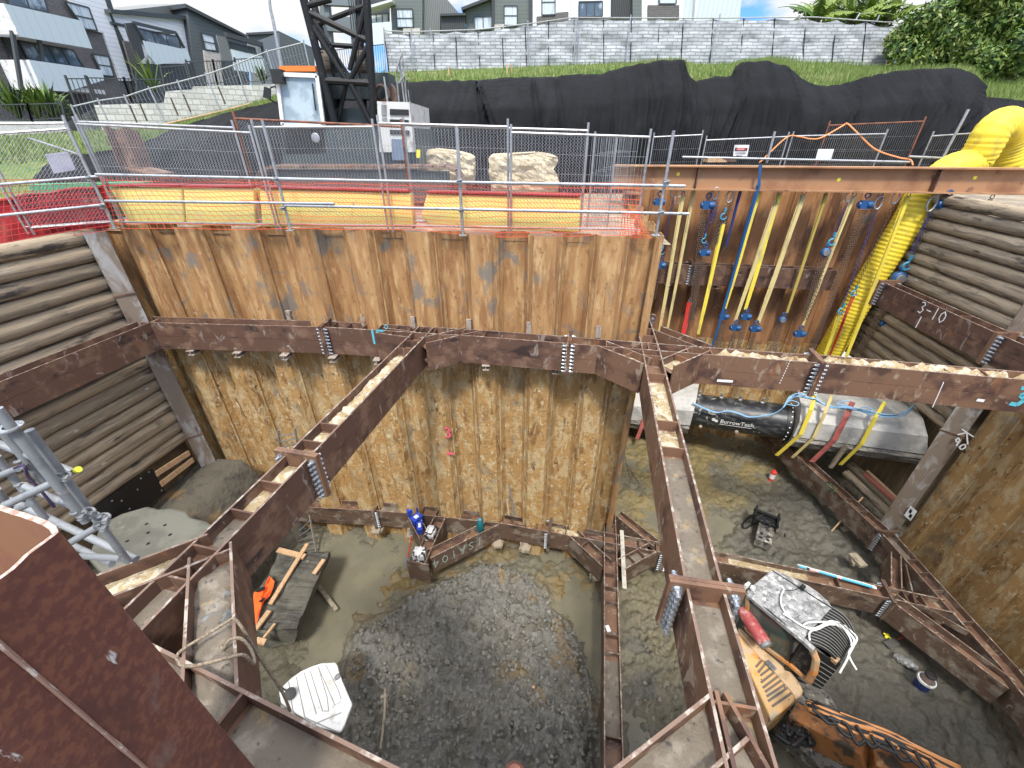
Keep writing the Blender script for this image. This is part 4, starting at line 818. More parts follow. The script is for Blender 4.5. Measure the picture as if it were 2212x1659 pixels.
poly('wall', k2(310, -150, 525, -150, 525, 260, 330, 260), h5a, h5b, 6, wb_green, h5); poly('side_wall', k2(522, -150, 560, -150, 765, 88, 765, 100, 640, 100, 640, 260, 526, 260), h5a, h5b, 5, corr, h5, -.3)
window(h5, k2(357, 58, 460, 58, 465, 178, 362, 178), h5a, h5b, curtain, .08, 1, 2); poly('cream_brick', k2(400, 183, 510, 183, 510, 230, 400, 230), h5a, h5b, .1, brick_w, h5, .1)
poly('balcony', k2(180, 150, 325, 140, 330, 290, 190, 290), (-8, 34.4), (8, 34.4), .1, balc, h5); poly('recess_wall', k2(150, 20, 312, -60, 312, 260, 150, 260), h5a, h5b, .1, trim_d, h5, -1.5); window(h5, k2(185, 92, 305, 85, 305, 150, 190, 150), h5a, h5b, curtain, -.6, 3, 1); poly('soffit', k2(140, 45, 330, -8, 330, 8, 150, 62), h5a, h5b, 1.2, soff, h5, .8)
poly('carport', k2(640, 97, 800, 92, 808, 240, 650, 240), h5a, h5b, .3, corr_d, h5, .3); poly('carport_roof', k2(638, 88, 805, 83, 806, 98, 640, 103), h5a, h5b, 2.5, trim_d, h5, .5)
h6 = HS('grey green house with two curtained windows and low pitched roof', 1080)
poly('wall', k2(808, 62, 985, -10, 985, -150, 1238, -150, 1238, 260, 808, 260), h5a, h5b, 6, wb_green, h6); poly('roof', k2(775, 48, 970, -28, 972, -8, 780, 66), h5a, h5b, 6, trim_d, h6, .5)
window(h6, k2(1055, 38, 1140, 38, 1140, 165, 1055, 165), h5a, h5b, curtain, .08, 1, 2); window(h6, k2(860, 110, 975, 105, 975, 190, 865, 192), h5a, h5b, curtain, .08, 2, 1); poly('cream_brick', k2(975, 160, 1055, 155, 1055, 230, 975, 230), h5a, h5b, .1, brick_w, h6, .12)
poly('corner_trim', k2(1215, -150, 1240, -150, 1240, 230, 1215, 230), h5a, h5b, .15, trim_d, h6, .15); poly('corner_trim', k2(975, -150, 992, -150, 992, 230, 975, 230), h5a, h5b, .15, trim_d, h6, .15)
h7 = HS('white house with one narrow window above dark brick behind the shade cloth', 1190)
poly('wall', k2(1238, -150, 1483, -150, 1483, 260, 1238, 260), h5a, h5b, 6, wb_white, h7, .05); poly('brick_band', k2(1265, 107, 1385, 97, 1395, 82, 1472, 75, 1475, 260, 1270, 260), h5a, h5b, .1, brick_d, h7, .16); window(h7, k2(1300, -70, 1385, -70, 1385, 95, 1300, 98), h5a, h5b, curtain, .18, 1, 2)
h8 = HS('white house with a wide three light window beside a lattice screen', 1290)
poly('wall', k2(1485, -150, 1745, -150, 1745, 260, 1485, 260), h5a, h5b, 6, wb_white, h8); window(h8, k2(1540, 12, 1692, 8, 1692, 105, 1540, 110), h5a, h5b, glass, .12, 3, 1); poly('lower_brick', k2(1490, 112, 1745, 108, 1745, 260, 1490, 260), h5a, h5b, .1, brick_d, h8, .1); poly('lattice_screen', k2(1748, -150, 1888, -150, 1888, 260, 1748, 260), h5a, h5b, .5, corr_d, h8, -.2); poly('corner_trim', k2(1888, -150, 1945, -150, 1945, 260, 1888, 260), h5a, h5b, 5, wb_green, h8, .1)
h9 = HS('white house with a dark brick panel left of the pale ribbed hall', 1430)
poly('wall', k2(1947, -150, 2216, -150, 2216, 260, 1947, 260), h5a, h5b, 6, wb_white, h9); poly('brick_panel', k2(1987, 33, 2190, 33, 2190, 125, 1987, 125), h5a, h5b, .1, brick_d, h9, .12); window(h9, k2(2060, -80, 2170, -80, 2170, 25, 2060, 25), h5a, h5b, curtain, .12)
h10 = HS('large pale ribbed metal hall behind the shade cloth', 1540)
poly('wall', k3(0, -180, 392, -180, 362, 260, 0, 260), h5a, h5b, 8, corr_l, h10, -.2); m = MB(); m.bar(Yp(1507, -40, 35.4), Yp(1499, 70, 35.4), .1, .1, (0, 1, 0)); m.build('downpipe', white_plain, h10)
# block retaining wall, railings, plants, lamp on the left bank
blockm = brickmat('concrete block', (.62, .60, .54), (.48, .465, .42), (.32, .31, .28), .40, .20, .018, vec='sum')
RA, RB = Yp(217, 272, 19), Yp(597, 207, 23); rw = thing('block_wall', 'stepped grey concrete block retaining wall on the grass slope', 'wall', tuple(RA))
poly('wall', [(203, 227), (355, 222), (358, 197), (417, 193), (417, 187), (593, 182), (600, 214), (493, 247), (347, 277), (222, 285)], RA, RB, .25, blockm, rw)
kerb = thing('block_wall', 'low pale concrete kerb wall at the far left below the flax plants', 'wall', tuple(Yp(80, 290, 17.5))); poly('wall', [(-60, 262), (135, 262), (147, 282), (40, 308), (-60, 315)], Yp(-60, 290, 17.5), Yp(140, 280, 18.5), .25, conc, kerb)
def railing(label, segs, mat, name='railing', sp=.115, r=.009, dep=20.):
    root = thing(name, label, 'railing', tuple(Yp(*segs[0][2], dep)))
    for t0, t1, b0, b1, Ya, Yb_ in segs:
        T0, T1, Q0, Q1 = Yp(*t0, Ya), Yp(*t1, Yb_), Yp(*b0, Ya), Yp(*b1, Yb_); n = max(2, int((T1-T0).length/sp)); m = MB()
        for i in range(n+1): m.bar(lerp(T0, T1, i/n), lerp(Q0, Q1, i/n), 2*r, 2*r, (0, 1, 0))
        m.bar(T0, T1, .035, .035); m.bar(lerp(T0, Q0, .9), lerp(T1, Q1, .9), .03, .03); m.build('railing_panel', mat, root)
        for A_, B_ in ((T0, Q0), (T1, Q1)): m = MB(); m.bar(A_+(A_-B_)*.08, B_, .06, .06, (0, 1, 0)); m.build('post', mat, root)
    return root
railing('black steel picket railing along the top of the block wall', [((188, 168), (268, 170), (213, 222), (285, 220), 19.3, 20.1), ((268, 170), (347, 172), (285, 220), (358, 217), 20.1, 20.9), ((347, 145), (400, 141), (358, 198), (414, 190), 20.9, 21.4), ((402, 133), (460, 132), (417, 187), (470, 184), 21.4, 22), ((460, 132), (507, 132), (470, 184), (520, 182), 22, 22.5), ((507, 128), (573, 125), (520, 182), (590, 180), 22.5, 23.2)], trim_d)
railing('black steel gate standing at the left end of the block wall', [((143, 170), (186, 170), (178, 265), (218, 265), 18.7, 19.1)], trim_d, 'gate')
railing('low black railing in front of the flax plants', [((-40, 227), (60, 225), (-28, 265), (70, 262), 17.9, 18.2), ((60, 225), (133, 223), (70, 262), (142, 258), 18.2, 18.6)], trim_d)
railing('black picket railing far behind the crane boom', [((690, 112), (835, 95), (700, 175), (840, 165), 27.5, 27.5)], trim_d)
def flax(px, py, Y, n, h, label, seed, grp='flax plants by the houses'):
    rs = np.random.RandomState(seed); b = Yp(px, py, Y); root = thing('flax_plant', label, 'plant', tuple(b), grp); m = MB()
    for i in range(n):
        a = rs.rand()*6.28; l = h*(.6+.6*rs.rand()); sp = rs.uniform(.15, .9)*l; pts = [b+Vector((math.cos(a)*sp*t, math.sin(a)*sp*t, l*(t*1.15-.55*t*t*sp/l*1.1))) for t in (0, .33, .66, 1)]
        sd = Vector((-math.sin(a), math.cos(a), 0))*.045; ww = (.7, 1, .8, .05)
        m.cur = rs.randint(3); m.add([p+sd*q for p, q in zip(pts, ww)]+[p-sd*q for p, q in zip(pts, ww)], [(i_, i_+1, 5+i_, 4+i_) for i_ in range(3)])
    m.build('leaves', [lf[1], lf[2], lf[0]], root)
flax(45, 258, 18.8, 70, 1.2, 'large flax plant leftmost behind the low railing', 1); flax(85, 258, 19, 60, 1.1, 'flax plant in the middle behind the low railing', 2); flax(118, 255, 19.2, 60, 1.2, 'flax plant nearest the black gate', 3)
flax(335, 200, 24, 30, 1.4, 'single flax plant below the balcony of the white terrace house', 4); flax(570, 182, 26, 40, .8, 'small flax plant at the right end of the block wall', 5)
leafy('shrub', 'rounded olive shrub behind the flax plants', 'shrub', [(tuple(Yp(x, y, 20)), .5) for x, y in ((85, 225), (105, 222), (125, 232))], 900, .06, lf[:3], trunk=tuple(Yp(105, 250, 20)), seed=4)
lp = thing('street_lamp', 'tall pale grey street lamp pole behind the block wall', 'street lamp', tuple(Yp(612, 170, 27)))
m = MB(); m.tube(spline([Yp(612, 172, 27), Yp(603, 115, 27), Yp(591, 50, 27), Yp(583, 10, 27), Yp(584, -25, 27), Yp(600, -50, 27)], 5), .07, 8, rs=[.10-.0022*i for i in range(26)]); m.build('pole', galv, lp); m = MB(); m.box(tuple(Yp(612, -55, 27)), (.7, .25, .12)); m.build('lamp_head', galv, lp)
# survey fence on the slope
def weld_mesh(m, T0, T1, Q0, Q1, sx=.06, sz=.30, r=.0027):
    n = max(2, int((T1-T0).length/sx)); 
    for i in range(n+1): m.wire(lerp(T0, T1, i/n), lerp(Q0, Q1, i/n), r)
    k = max(2, int((T0-Q0).length/sz))
    for i in range(k+1): m.wire(lerp(T0, Q0, i/k), lerp(T1, Q1, i/k), r)
def chain_link(m, T0, T1, Q0, Q1, s=.055, r=.0019):
    W_ = (T1-T0).length; Hh = (T0-Q0).length; n = int(W_/s); k = int(Hh/s); pt = lambda a, b: lerp(lerp(T0, T1, a/n), lerp(Q0, Q1, a/n), b/k)
    for d in range(-k, n+1):
        a0, b0 = (d, 0) if d >= 0 else (0, -d); ln = min(n-a0, k-b0)
        if ln > 0: m.wire(pt(a0, b0), pt(a0+ln, b0+ln), r)
    for d in range(0, n+k+1):
        a0, b0 = (d, 0) if d <= n else (n, d-n); ln = min(a0, k-b0)
        if ln > 0: m.wire(pt(a0, b0), pt(a0-ln, b0+ln), r)
tf = thing('mesh_fence', 'temporary wire mesh fence stepping up the grass slope by the block wall', 'fence', tuple(Yp(400, 270, 19)))
st = [(153, 231, 180, 290), (210, 218, 237, 270), (267, 210, 300, 272), (320, 192, 360, 270), (382, 178, 418, 258), (443, 162, 480, 247), (507, 140, 537, 227), (575, 112, 603, 200), (655, 92, 675, 175)]
for i, (tx, ty, bx, by) in enumerate(st):
    Y_ = 17.6+i*.55; m = MB(); m.tube([Yp(tx, ty-6, Y_), Yp(bx, by, Y_)], .028, 7); m.build('fence_post', galv, tf)
    if i < len(st)-1:
        t2 = st[i+1]; m = MB(); m.tube([Yp(tx, ty, Y_), Yp(t2[0], t2[1], Y_+.55)], .022, 6); m.build('fence_rail', galv, tf); m = MB(); weld_mesh(m, Yp(tx, ty, Y_), Yp(t2[0], t2[1], Y_+.55), Yp(bx, by, Y_), Yp(t2[2], t2[3], Y_+.55), .12, .3, .005); m.build('wire_mesh', galv, tf)
m = MB(); m.tube([Yp(346, 271, 17.2), Yp(480, 240, 18.4), Yp(540, 224, 19)], .03, 6); o = m.build('edge_pipe', new_wood); tag(o, 'long pale pipe lying on the grass under the mesh fence', 'pipe')
for i, (x, y) in enumerate(((296, 265), (318, 262), (385, 250), (412, 242), (487, 225))):
    m = MB(); m.bar(Yp(x, y, 17.6+.2*i), Yp(x-16, y-38, 17.6+.2*i), .04, .04, (0, 1, 0)); o = m.build('stake', bark); tag(o, 'dark wooden stake standing in the grass slope, number %s from the left' % ('one two three four five'.split()[i]), 'stake', 'stakes on the grass slope')

# paved yard between the block wall and the houses
yt = tab([-700, 20, 135, 203, 355, 358, 417, 593, 700], [264, 264, 264, 229, 224, 199, 191, 184, 178]); yY = tab([-700, 20, 135, 203, 593, 700], [17.6, 18.0, 18.6, 19.1, 23.2, 24.5])
P = []
for sx in range(-700, 701, 20): p = Yp(sx, yt(sx), yY(sx)); P.append([p+Vector((0, .1, -.8)), p+Vector((0, .12, -.02)), p+Vector((p.x*.08, 3, .05)), p+Vector((p.x*.4, 14, .3)), p+Vector((p.x*2, 60, .6))])
mb = MB(); mb.grid(P); mb.build('paved_yard', M('dark paving', (.075, .075, .075), [((.12, .12, .115), 1.5, 6, .5, .65)], rough=.85, rnd=False), kind='structure')
# ================================================================== GUARD RAIL, BARRIERS, NET AT THE PIT EDGE
SA, SB = Vector((-7.82, 8.61, 0)), Vector((2.6, 7.87, 0)); su = (SB-SA).normalized(); sn = Vector((-su.y, su.x, 0))
SLA, SLB = Vector((-7.82, 8.61, 0)), Vector((-11, 6.6, 0)); sln = Vector((-.53, .85, 0))
S_ = lambda x, y, o=0.: Pl(x, y, SA+sn*o, SB+sn*o)
SL_ = lambda x, y, o=0.: Pl(x, y, SLA+sln*o, SLB+sln*o)
gr = thing('scaffold_guard_rail', 'galvanised scaffold tube guard rail along the edge above the orange piles', 'guard rail', tuple(S_(628, 498)))
def clamp(root, p): m = MB(); m.box(p, (.07, .09, .08), .3); m.tube([Vector(p)+Vector((-.05, -.05, .0)), Vector(p)+Vector((.05, -.05, .02))], .014, 6); m.build('clamp', galv_dull, root)
for bx, by, ty in ((248, 493, 255), (628, 497, 258), (1000, 508, 272), (1417, 508, 282)):
    b = S_(bx, by); m = MB(); sl = (1106-bx)/(2330-by); t = S_(bx+(by-ty)*sl*-1+2*(by-ty)*sl if False else bx-(by-ty)*sl, ty); m.tube([b, Vector((b.x, b.y, t.z))], .0245, 10); m.box((b.x, b.y, b.z), (.14, .14, .012)); m.build('standard', galv, gr)
    for z in (.58, 1.06): clamp(gr, (b.x, b.y-.04, z))
for (a, b) in (((207, 377), (745, 389)), ((600, 387), (1480, 402)), ((228, 434), (722, 440)), ((615, 444), (1488, 462))):
    m = MB(); p, q_ = S_(*a, -.05), S_(*b, -.05); m.tube(polyline([p, q_], .6), .0245, 10); m.build('ledger_tube', galv, gr)
for (a, b) in (((-30, 401), (212, 381)), ((-30, 469), (226, 442))): m = MB(); m.tube([SL_(*a, -.05), SL_(*b, -.05)], .0245, 10); m.build('ledger_tube', galv, gr)
def panel(label, TL, TR, zb, fn, off, mesh='weld', frame=galv, sign=None, grp=None, fr_=.019):
    A_, B_ = fn(*TL, off), fn(*TR, off); Q0, Q1 = Vector((A_.x, A_.y, zb)), Vector((B_.x, B_.y, zb)); root = thing('temporary_fence', label, 'fence', tuple(Q0), grp)
    m = MB(); m.tube([A_, B_], fr_, 8); m.tube([A_+Vector((0, 0, .12)), Q0], fr_+.002, 8); m.tube([B_+Vector((0, 0, .12)), Q1], fr_+.002, 8); m.tube([Q0+Vector((0, 0, .12)), Q1+Vector((0, 0, .12))], fr_, 8); m.build('frame', frame, root)
    m = MB(); (weld_mesh if mesh == 'weld' else chain_link)(m, A_, B_, Q0+Vector((0, 0, .12)), Q1+Vector((0, 0, .12))); m.build('wire_mesh', galv, root); return root
G1 = 'fence panels along the wide pit edge'
panel('galvanised mesh panel leftmost above the yellow barriers', (165, 268), (542, 287), .12, S_, .25, grp=G1)
panel('mesh panel in front of the crane cab', (547, 275), (806, 274), .12, S_, .28, grp=G1); panel('mesh panel in front of the crane body and first limestone block', (817, 266), (1097, 274), .12, S_, .3, grp=G1); panel('mesh panel at the right end above the net, before the white scaffold tube', (1104, 286), (1404, 296), .12, S_, .25, grp=G1)
rusty_t = M('rusty tube', (.22, .08, .04), [((.12, .05, .03), 6, 5, .5, .6)], rough=.75)
panel('chain link panel with a rusty top pipe in front of the crane', (507, 256), (868, 274), .15, S_, .55, 'chain', rusty_t); panel('chain link panel with rounded galvanised frame before the limestone blocks', (872, 270), (1270, 282), .15, S_, .6, 'chain'); panel('chain link panel behind the leftmost mesh panel', (170, 263), (505, 276), .15, S_, .5, 'chain')
panel('chain link panel at the far left edge of the picture', (-60, 268), (143, 266), .15, SL_, .15, 'chain'); panel('mesh panel leaning at the far left edge', (-60, 292), (146, 278), .15, SL_, .3)
m = MB(); m.tube([SL_(60, 298, .25), SL_(177, 336, .25)], .02, 8); o = m.build('brace_tube', galv); tag(o, 'diagonal galvanised brace tube on the far left fence', 'tube')
for i, (a, b) in enumerate((((1270, 282), (1258, 500)), ((1286, 284), (1281, 400)), ((1334, 290), (1310, 400)))): m = MB(); m.tube([S_(*a, 1.2+.3*i), Vector((*S_(*a, 1.2+.3*i)[:2], .0))], .02, 8); o = m.build('fence_post', galv); tag(o, 'upright galvanised tube %s behind the right end of the orange net' % ['nearest the yellow barrier', 'in the middle of three', 'rightmost of three'][i], 'post', 'uprights behind the net')
bundle = thing('mesh_panel_stack', 'stack of galvanised mesh panels leaning behind the net at the right', 'fence panels', tuple(S_(1300, 470, 1.6)))
for i in range(6):
    m = MB(); a = S_(1285+i*9, 292, 1.6+.5*i); b = S_(1300+i*16, 296, 1.7+.5*i); weld_mesh(m, a, b, Vector((a.x, a.y, .1)), Vector((b.x, b.y, .1)), .05, .3, .004); m.build('panel', galv, bundle)
# yellow barriers with a red cap
yel = M('sun faded yellow barrier', (.80, .76, .23), [((.70, .66, .26), (1.5, 1.5, 3), 6, .48, .66), ((.45, .38, .2), (3, 3, 3), 6, .62, .72)], rough=.7, rnd=True); redp = M('red plastic sheet', (.33, .016, .022), [((.30, .05, .04), (3, 3, 3), 6, .5, .65), ((.5, .28, .22), (2, 2, 2), 6, .64, .72)], rough=.55)
for i, (P_, lb) in enumerate(((((236, 405), (392, 405), (399, 486), (278, 482)), 'leftmost yellow edge barrier behind the orange net'), (((395, 406), (548, 407), (552, 489), (402, 487)), 'second yellow edge barrier from the left behind the net'), (((560, 408), (885, 417), (893, 491), (566, 490)), 'long yellow edge barrier below the crane behind the net'), (((922, 419), (1255, 427), (1251, 502), (930, 490), (909, 466)), 'rightmost yellow edge barrier with a cut left corner'))):
    root = thing('edge_barrier', lb, 'barrier', tuple(S_(*P_[-1], .45)), 'yellow edge barriers'); Q = [S_(*p, .45) for p in P_]; m = MB(); m.prism(Q, sn*.25); b_ = m.build('barrier_body', yel, root, bevel=.03)
    m = MB(); m.bar(Q[0]+sn*.12+Vector((0, 0, .035)), Q[1]+sn*.12+Vector((0, 0, .035)), .32, .025); m.build('red_cap', redp, root)
root = thing('red_barrier', 'red plastic sheeted barrier along the left edge of the pit', 'barrier', tuple(SL_(100, 500, .3))); m = MB(); P = []
for i in range(40):
    x = -60+i*7.6; P.append([SL_(x, (430+(x*-.13))*(1-v)+v*(530-x*.16)-2*(v == 0)*math.sin(i*.5), .3+.05*float(vnoise(np.float64(i*.5), np.float64(v*5)))+.10*v) for v in (0, .2, .4, .6, .8, 1)])
m.grid(P); m.build('sheet', redp, root, smooth=True); m = MB(); m.tube([r[0] for r in P], .025, 6); m.build('top_edge', redp, root)
P0 = SL_(60, 430, .9); m = MB(); m.box((P0.x-.6, P0.y+2.2, .62), (2.2, .5, .3), .3); o = m.build('green_sheet_bundle', M('green sheet', (.05, .25, .12), rough=.6)); tag(o, 'green wrapped bundle behind the red barrier on the far left', 'bundle')
# orange net
def net(label, ptsT, ptsB, fn, off, sp=.085, bul=.05, seed=0):
    rs = np.random.RandomState(seed); A_ = [fn(*p, off) for p in ptsT]; B_ = [fn(*p, off) for p in ptsB]
    Ln = sum((b-a).length for a, b in zip(A_, A_[1:])); nu = int(Ln/sp); nv = 11
    def at(Ls, t):
        k = t*(len(Ls)-1); i = min(len(Ls)-2, int(k)); return lerp(Ls[i], Ls[i+1], k-i)
    G = [[lerp(at(A_, i/nu), at(B_, i/nu), j/nv)+sn*(-bul*(vnoise(np.float64(i*.13+seed), np.float64(j*.25))-.5)*2)+su*.035*float(vnoise(np.float64(i*.2+9), np.float64(j*.3))-.5)*2+Vector((0, 0, .05*(float(vnoise(np.float64(i*.12), np.float64(j*.2+5)))-.5))) for j in range(nv+1)] for i in range(nu+1)]
    m = MB()
    for i in range(nu+1):
        for j in range(nv): m.bar(G[i][j], G[i][j+1], .006, .003, sn)
    for j in range(nv+1):
        for i in range(nu): m.bar(G[i][j], G[i+1][j], .008, .003, sn)
    return m
m = net('', [(220, 380), (600, 385), (1000, 392), (1385, 400)], [(248, 492), (628, 494), (880, 497), (1090, 514), (1250, 508), (1380, 512)], S_, .06); o = m.build('safety_net', orange_net); tag(o, 'orange plastic safety net strung under the scaffold rail', 'net')
m = net('', [(-20, 392), (220, 382)], [(-20, 540), (250, 492)], SL_, .0, seed=4); o = m.build('safety_net', M('red plastic net', (.55, .05, .04), rough=.6)); tag(o, 'orange plastic safety net in front of the red barrier at the left', 'net')
m = net('', [(1345, 462), (1378, 466)], [(1340, 512), (1412, 516)], S_, -.1, .035, .12, 7); o = m.build('safety_net', orange_net); tag(o, 'crumpled end of orange net bunched beside the white scaffold tube', 'net')
for i, (x, y, lb) in enumerate(((1219, 418, 'red traffic cone behind the net, right of the limestone block'), (183, 400, 'red and white traffic cone behind the far left net'))):
    fn = S_ if i == 0 else SL_; p = fn(x, y, 1.3); rt = thing('traffic_cone', lb, 'traffic cone', (p.x, p.y, .0)); m = MB(); m.lathe([(.17, .05), (.04, .75), (0, .75)], (p.x, p.y, .0), 14); m.box((p.x, p.y, .025), (.4, .4, .05)); m.build('cone_body', redp, rt); m = MB(); m.lathe([(.128, .30), (.092, .48)], (p.x, p.y, 0), 14); m.build('white_band', white_plain, rt)
# blank white board on the left fence and rusty pile offcuts
rt = thing('notice_board', 'blank pale notice board hanging on the far left fence', 'sign', tuple(SL_(130, 370, .5))); m = MB(); m.prism([SL_(97, 333, .5), SL_(145, 327, .5), SL_(163, 367, .5), SL_(116, 375, .5)], (0, .02, 0)); m.build('board', M('pale lilac board', (.52, .52, .60), rough=.5), rt)
rt = thing('steel_offcut', 'rusty H section stub leaning behind the left fence', 'steel beam', tuple(Yp(300, 370, 10.6))); m = MB()
a, b = Yp(262, 278, 10.9), Yp(300, 372, 10.6)
for o_ in (-.2, .2): m.bar(a+Vector((o_, 0, 0)), b+Vector((o_, 0, 0)), .03, .42, (0, 1, 0))
m.bar(a, b, .38, .03, (0, 1, 0)); m.build('h_section', beam_rust, rt); m = MB(); m.bar(Yp(295, 362, 10.6), Yp(352, 376, 10.2), .5, .03); m.build('base_plate', beam_brown, rt)
# ================================================================== CRAWLER CRANE
CY = 13.6
cr_k = lambda x, y: (548.6+.3459*x, .3459*y)
dk_grn = M('dark grey green crane paint', (.035, .05, .05), [((.09, .085, .075), 5, 6, .58, .7)], rough=.5); wht = M('grimy white crane panel', (.55, .55, .52), [((.30, .28, .25), 3, 6, .52, .66)], rough=.6); cab_glass = M('pale cab glass', (.26, .33, .37), [((.42, .50, .54), (1.2, 1.2, 1.2), 5, .45, .6), ((.20, .24, .25), (2, 2, 2), 5, .6, .72)], rough=.1, spec=.6)
cg = thing('crawler_crane', 'black lattice boom crawler crane standing behind the pit fence', 'crane', tuple(Yp(750, 395, CY)))
C_ = lambda x, y, Y=CY: Yp(*cr_k(x, y), Y)
bm1 = MB()
for a, b, r in (((296, -60), (505, 770), .10), ((700, -60), (750, 770), .10)): bm1.tube([C_(*a), C_(*b)], r, 10)
for a, b, r in (((352, -60), (560, 770), .10), ((650, -60), (690, 770), .10)): bm1.tube([C_(*a, CY+1.7), C_(*b, CY+1.2)], r, 10)
bm1.build('boom_chords', black_paint, cg)
brs = MB()
for a, b, r, y in (((325, 38), (480, -5), .065, CY), ((340, 78), (715, 258), .07, CY), ((385, 155), (690, 38), .065, CY+1.5), ((365, 165), (575, 500), .065, CY), ((690, 62), (597, 440), .065, CY), ((715, 285), (597, 500), .07, CY), ((430, 503), (742, 520), .085, CY), ((577, 520), (520, 770), .065, CY+.3), ((605, 525), (733, 772), .08, CY), ((475, 280), (668, 293), .06, CY+1.6), ((470, 285), (590, 470), .055, CY+1.4), ((420, 330), (560, 450), .05, CY+.9), ((650, 450), (690, 620), .05, CY+1.4), ((340, 80), (475, 280), .05, CY+.8), ((700, 60), (668, 293), .05, CY+.8)):
    brs.tube([C_(*a, y), C_(*b, y)], r, 8)
brs.build('boom_lacing', black_paint, cg)
m = MB()
for x in (585, 600, 612): m.tube([C_(x, -60, CY+.6), C_(x+70, 620, CY+.6)], .014, 4)
m.build('hoist_rope', rubber, cg)
gp = M('grey gantry paint', (.16, .19, .19), rough=.5); m = MB()
m.bar(C_(440, -20, CY+2.2), C_(478, 420, CY+2.2), .26, .22, (0, 1, 0)); m.bar(C_(628, -20, CY+2.2), C_(650, 420, CY+2.2), .26, .22, (0, 1, 0)); m.bar(C_(455, 150, CY+2.1), C_(650, 160, CY+2.1), .2, .34, (0, 0, 1)); m.bar(C_(430, 5, CY+2.1), C_(650, 15, CY+2.1), .2, .2, (0, 0, 1)); m.build('gantry', gp, cg)
rope = M('wound rope', (.12, .09, .06), [((.04, .03, .02), (2, 2, 60), 2, .45, .55)], rough=.8)
for x0, x1, y in ((428, 512, 415), (668, 724, 415)):
    m = MB(); a, b = C_(x0, y, CY+1.1), C_(x1, y, CY+1.1); m.tube([a, b], .36, 20); dr = m.build('winch_drum', rope, cg, smooth='auto'); m = MB()
    for e in (a, b): m.tube([e-(b-a)*.02, e+(b-a)*.02], .45, 20)
    m.build('drum_flange', black_paint, dr)
m = MB(); m.box(tuple((C_(480, 545, CY+1.2)+C_(700, 545, CY+1.2))/2), (2.6, .8, .6)); m.box(tuple(C_(640, 745, CY+.8)), (1.9, .7, .5)); m.build('winch_frame', dk_grn, cg)
m = MB()
for i in range(16): m.tube([C_(570+8.4*i, 715, CY+.6), C_(572+8.4*i, 775, CY+.5)], .035, 6)
m.build('hose_rack', rubber, cg)
# cab
cab = [C_(150, 465), C_(400, 475), C_(440, 782), C_(187, 782)]; cabl = MB(); cabl.prism([C_(140, 455), C_(408, 467), C_(448, 960), C_(200, 960)], (0, 1.7, 0)); cabl.build('cab_shell', dk_grn, cg)
m = MB(); m.prism([p+Vector((0, -.03, 0)) for p in (C_(160, 470), C_(392, 480), C_(430, 775), C_(193, 775))], (0, .02, 0)); m.build('windscreen', cab_glass, cg)
m = MB()
for a, b in zip(cab, cab[1:]+cab[:1]): m.bar(a+Vector((0, -.05, 0)), b+Vector((0, -.05, 0)), .09, .08, (0, 1, 0))
m.build('cab_frame', white_plain, cg); m = MB(); m.bar(C_(365, 520, CY-.09), C_(385, 690, CY-.09), .03, .03); m.build('wiper', rubber, cg)
m = MB(); m.prism([C_(62, 540, CY-.2), C_(100, 552, CY-.2), C_(100, 620, CY-.2), C_(55, 608, CY-.2)], (0, .06, 0)); m.tube([C_(100, 548, CY-.15), C_(130, 540, CY-.1), C_(165, 560, CY)], .02, 6); m.tube([C_(95, 618, CY-.15), C_(165, 660, CY)], .02, 6); m.build('mirror', rubber, cg)
m = MB(); m.box(tuple(C_(282, 432, CY+1.7)), (1.05, .25, .13)); m.build('orange_beacon_bar', M('orange plastic', (.85, .20, .03), rough=.5), cg); m = MB(); m.box(tuple(C_(155, 480, CY-.1)), (.28, .25, .3)); m.build('work_lamp', rubber, cg)
m = MB(); p = C_(385, 860, CY-.15); m.lathe([(0, .03), (.10, .02), (.12, 0)], tuple(p), 16, (0, -1, 0)); m.build('headlamp', galv, cg)
# upper body
m = MB(); m.prism([C_(200, 800), C_(1010, 800), C_(1030, 1060), C_(170, 1060)], (0, 3.5, 0)); m.build('deck_body', dk_grn, cg)
m = MB(); m.prism([C_(768, 632, CY-.3), C_(970, 638, CY-.3), C_(1000, 950, CY-.3), C_(785, 950, CY-.3)], (0, 3.0, 0)); hb = m.build('engine_housing', wht, cg)
m = MB()
for q_ in ((848, 680, 965, 720), (848, 745, 965, 765), (850, 810, 968, 840)): m.prism([C_(q_[0], q_[1], CY-.33), C_(q_[2], q_[1]+4, CY-.33), C_(q_[2]+2, q_[3], CY-.33), C_(q_[0], q_[3]-2, CY-.33)], (0, .05, 0))
m.build('vent', rubber, hb)
m = MB()
for q_ in ((785, 655, 835, 720), (790, 735, 838, 765)): m.prism([C_(q_[0]+10, q_[1], CY-.33), C_(q_[2]-10, q_[1], CY-.33), C_(q_[2]-8, q_[3], CY-.33), C_(q_[0]+12, q_[3], CY-.33)], (0, .05, 0))
m.build('panel_recess', galv_dull, hb)
m = MB(); m.prism([C_(858, 868, CY-.36), C_(930, 870, CY-.36), C_(940, 1000, CY-.36), C_(862, 1000, CY-.36)], (0, .3, 0)); m.build('blue_grey_box', M('blue grey paint', (.13, .18, .25), rough=.5), cg)
m = MB(); m.prism([C_(1015, 1025-90, CY-.5), C_(1038, 1025-90, CY-.5), C_(1038, 985, CY-.5), C_(1015, 985, CY-.5)], (0, .02, 0)); m.build('warning_label', M('yellow label', (.8, .7, .02), rough=.5), cg)
m = MB()
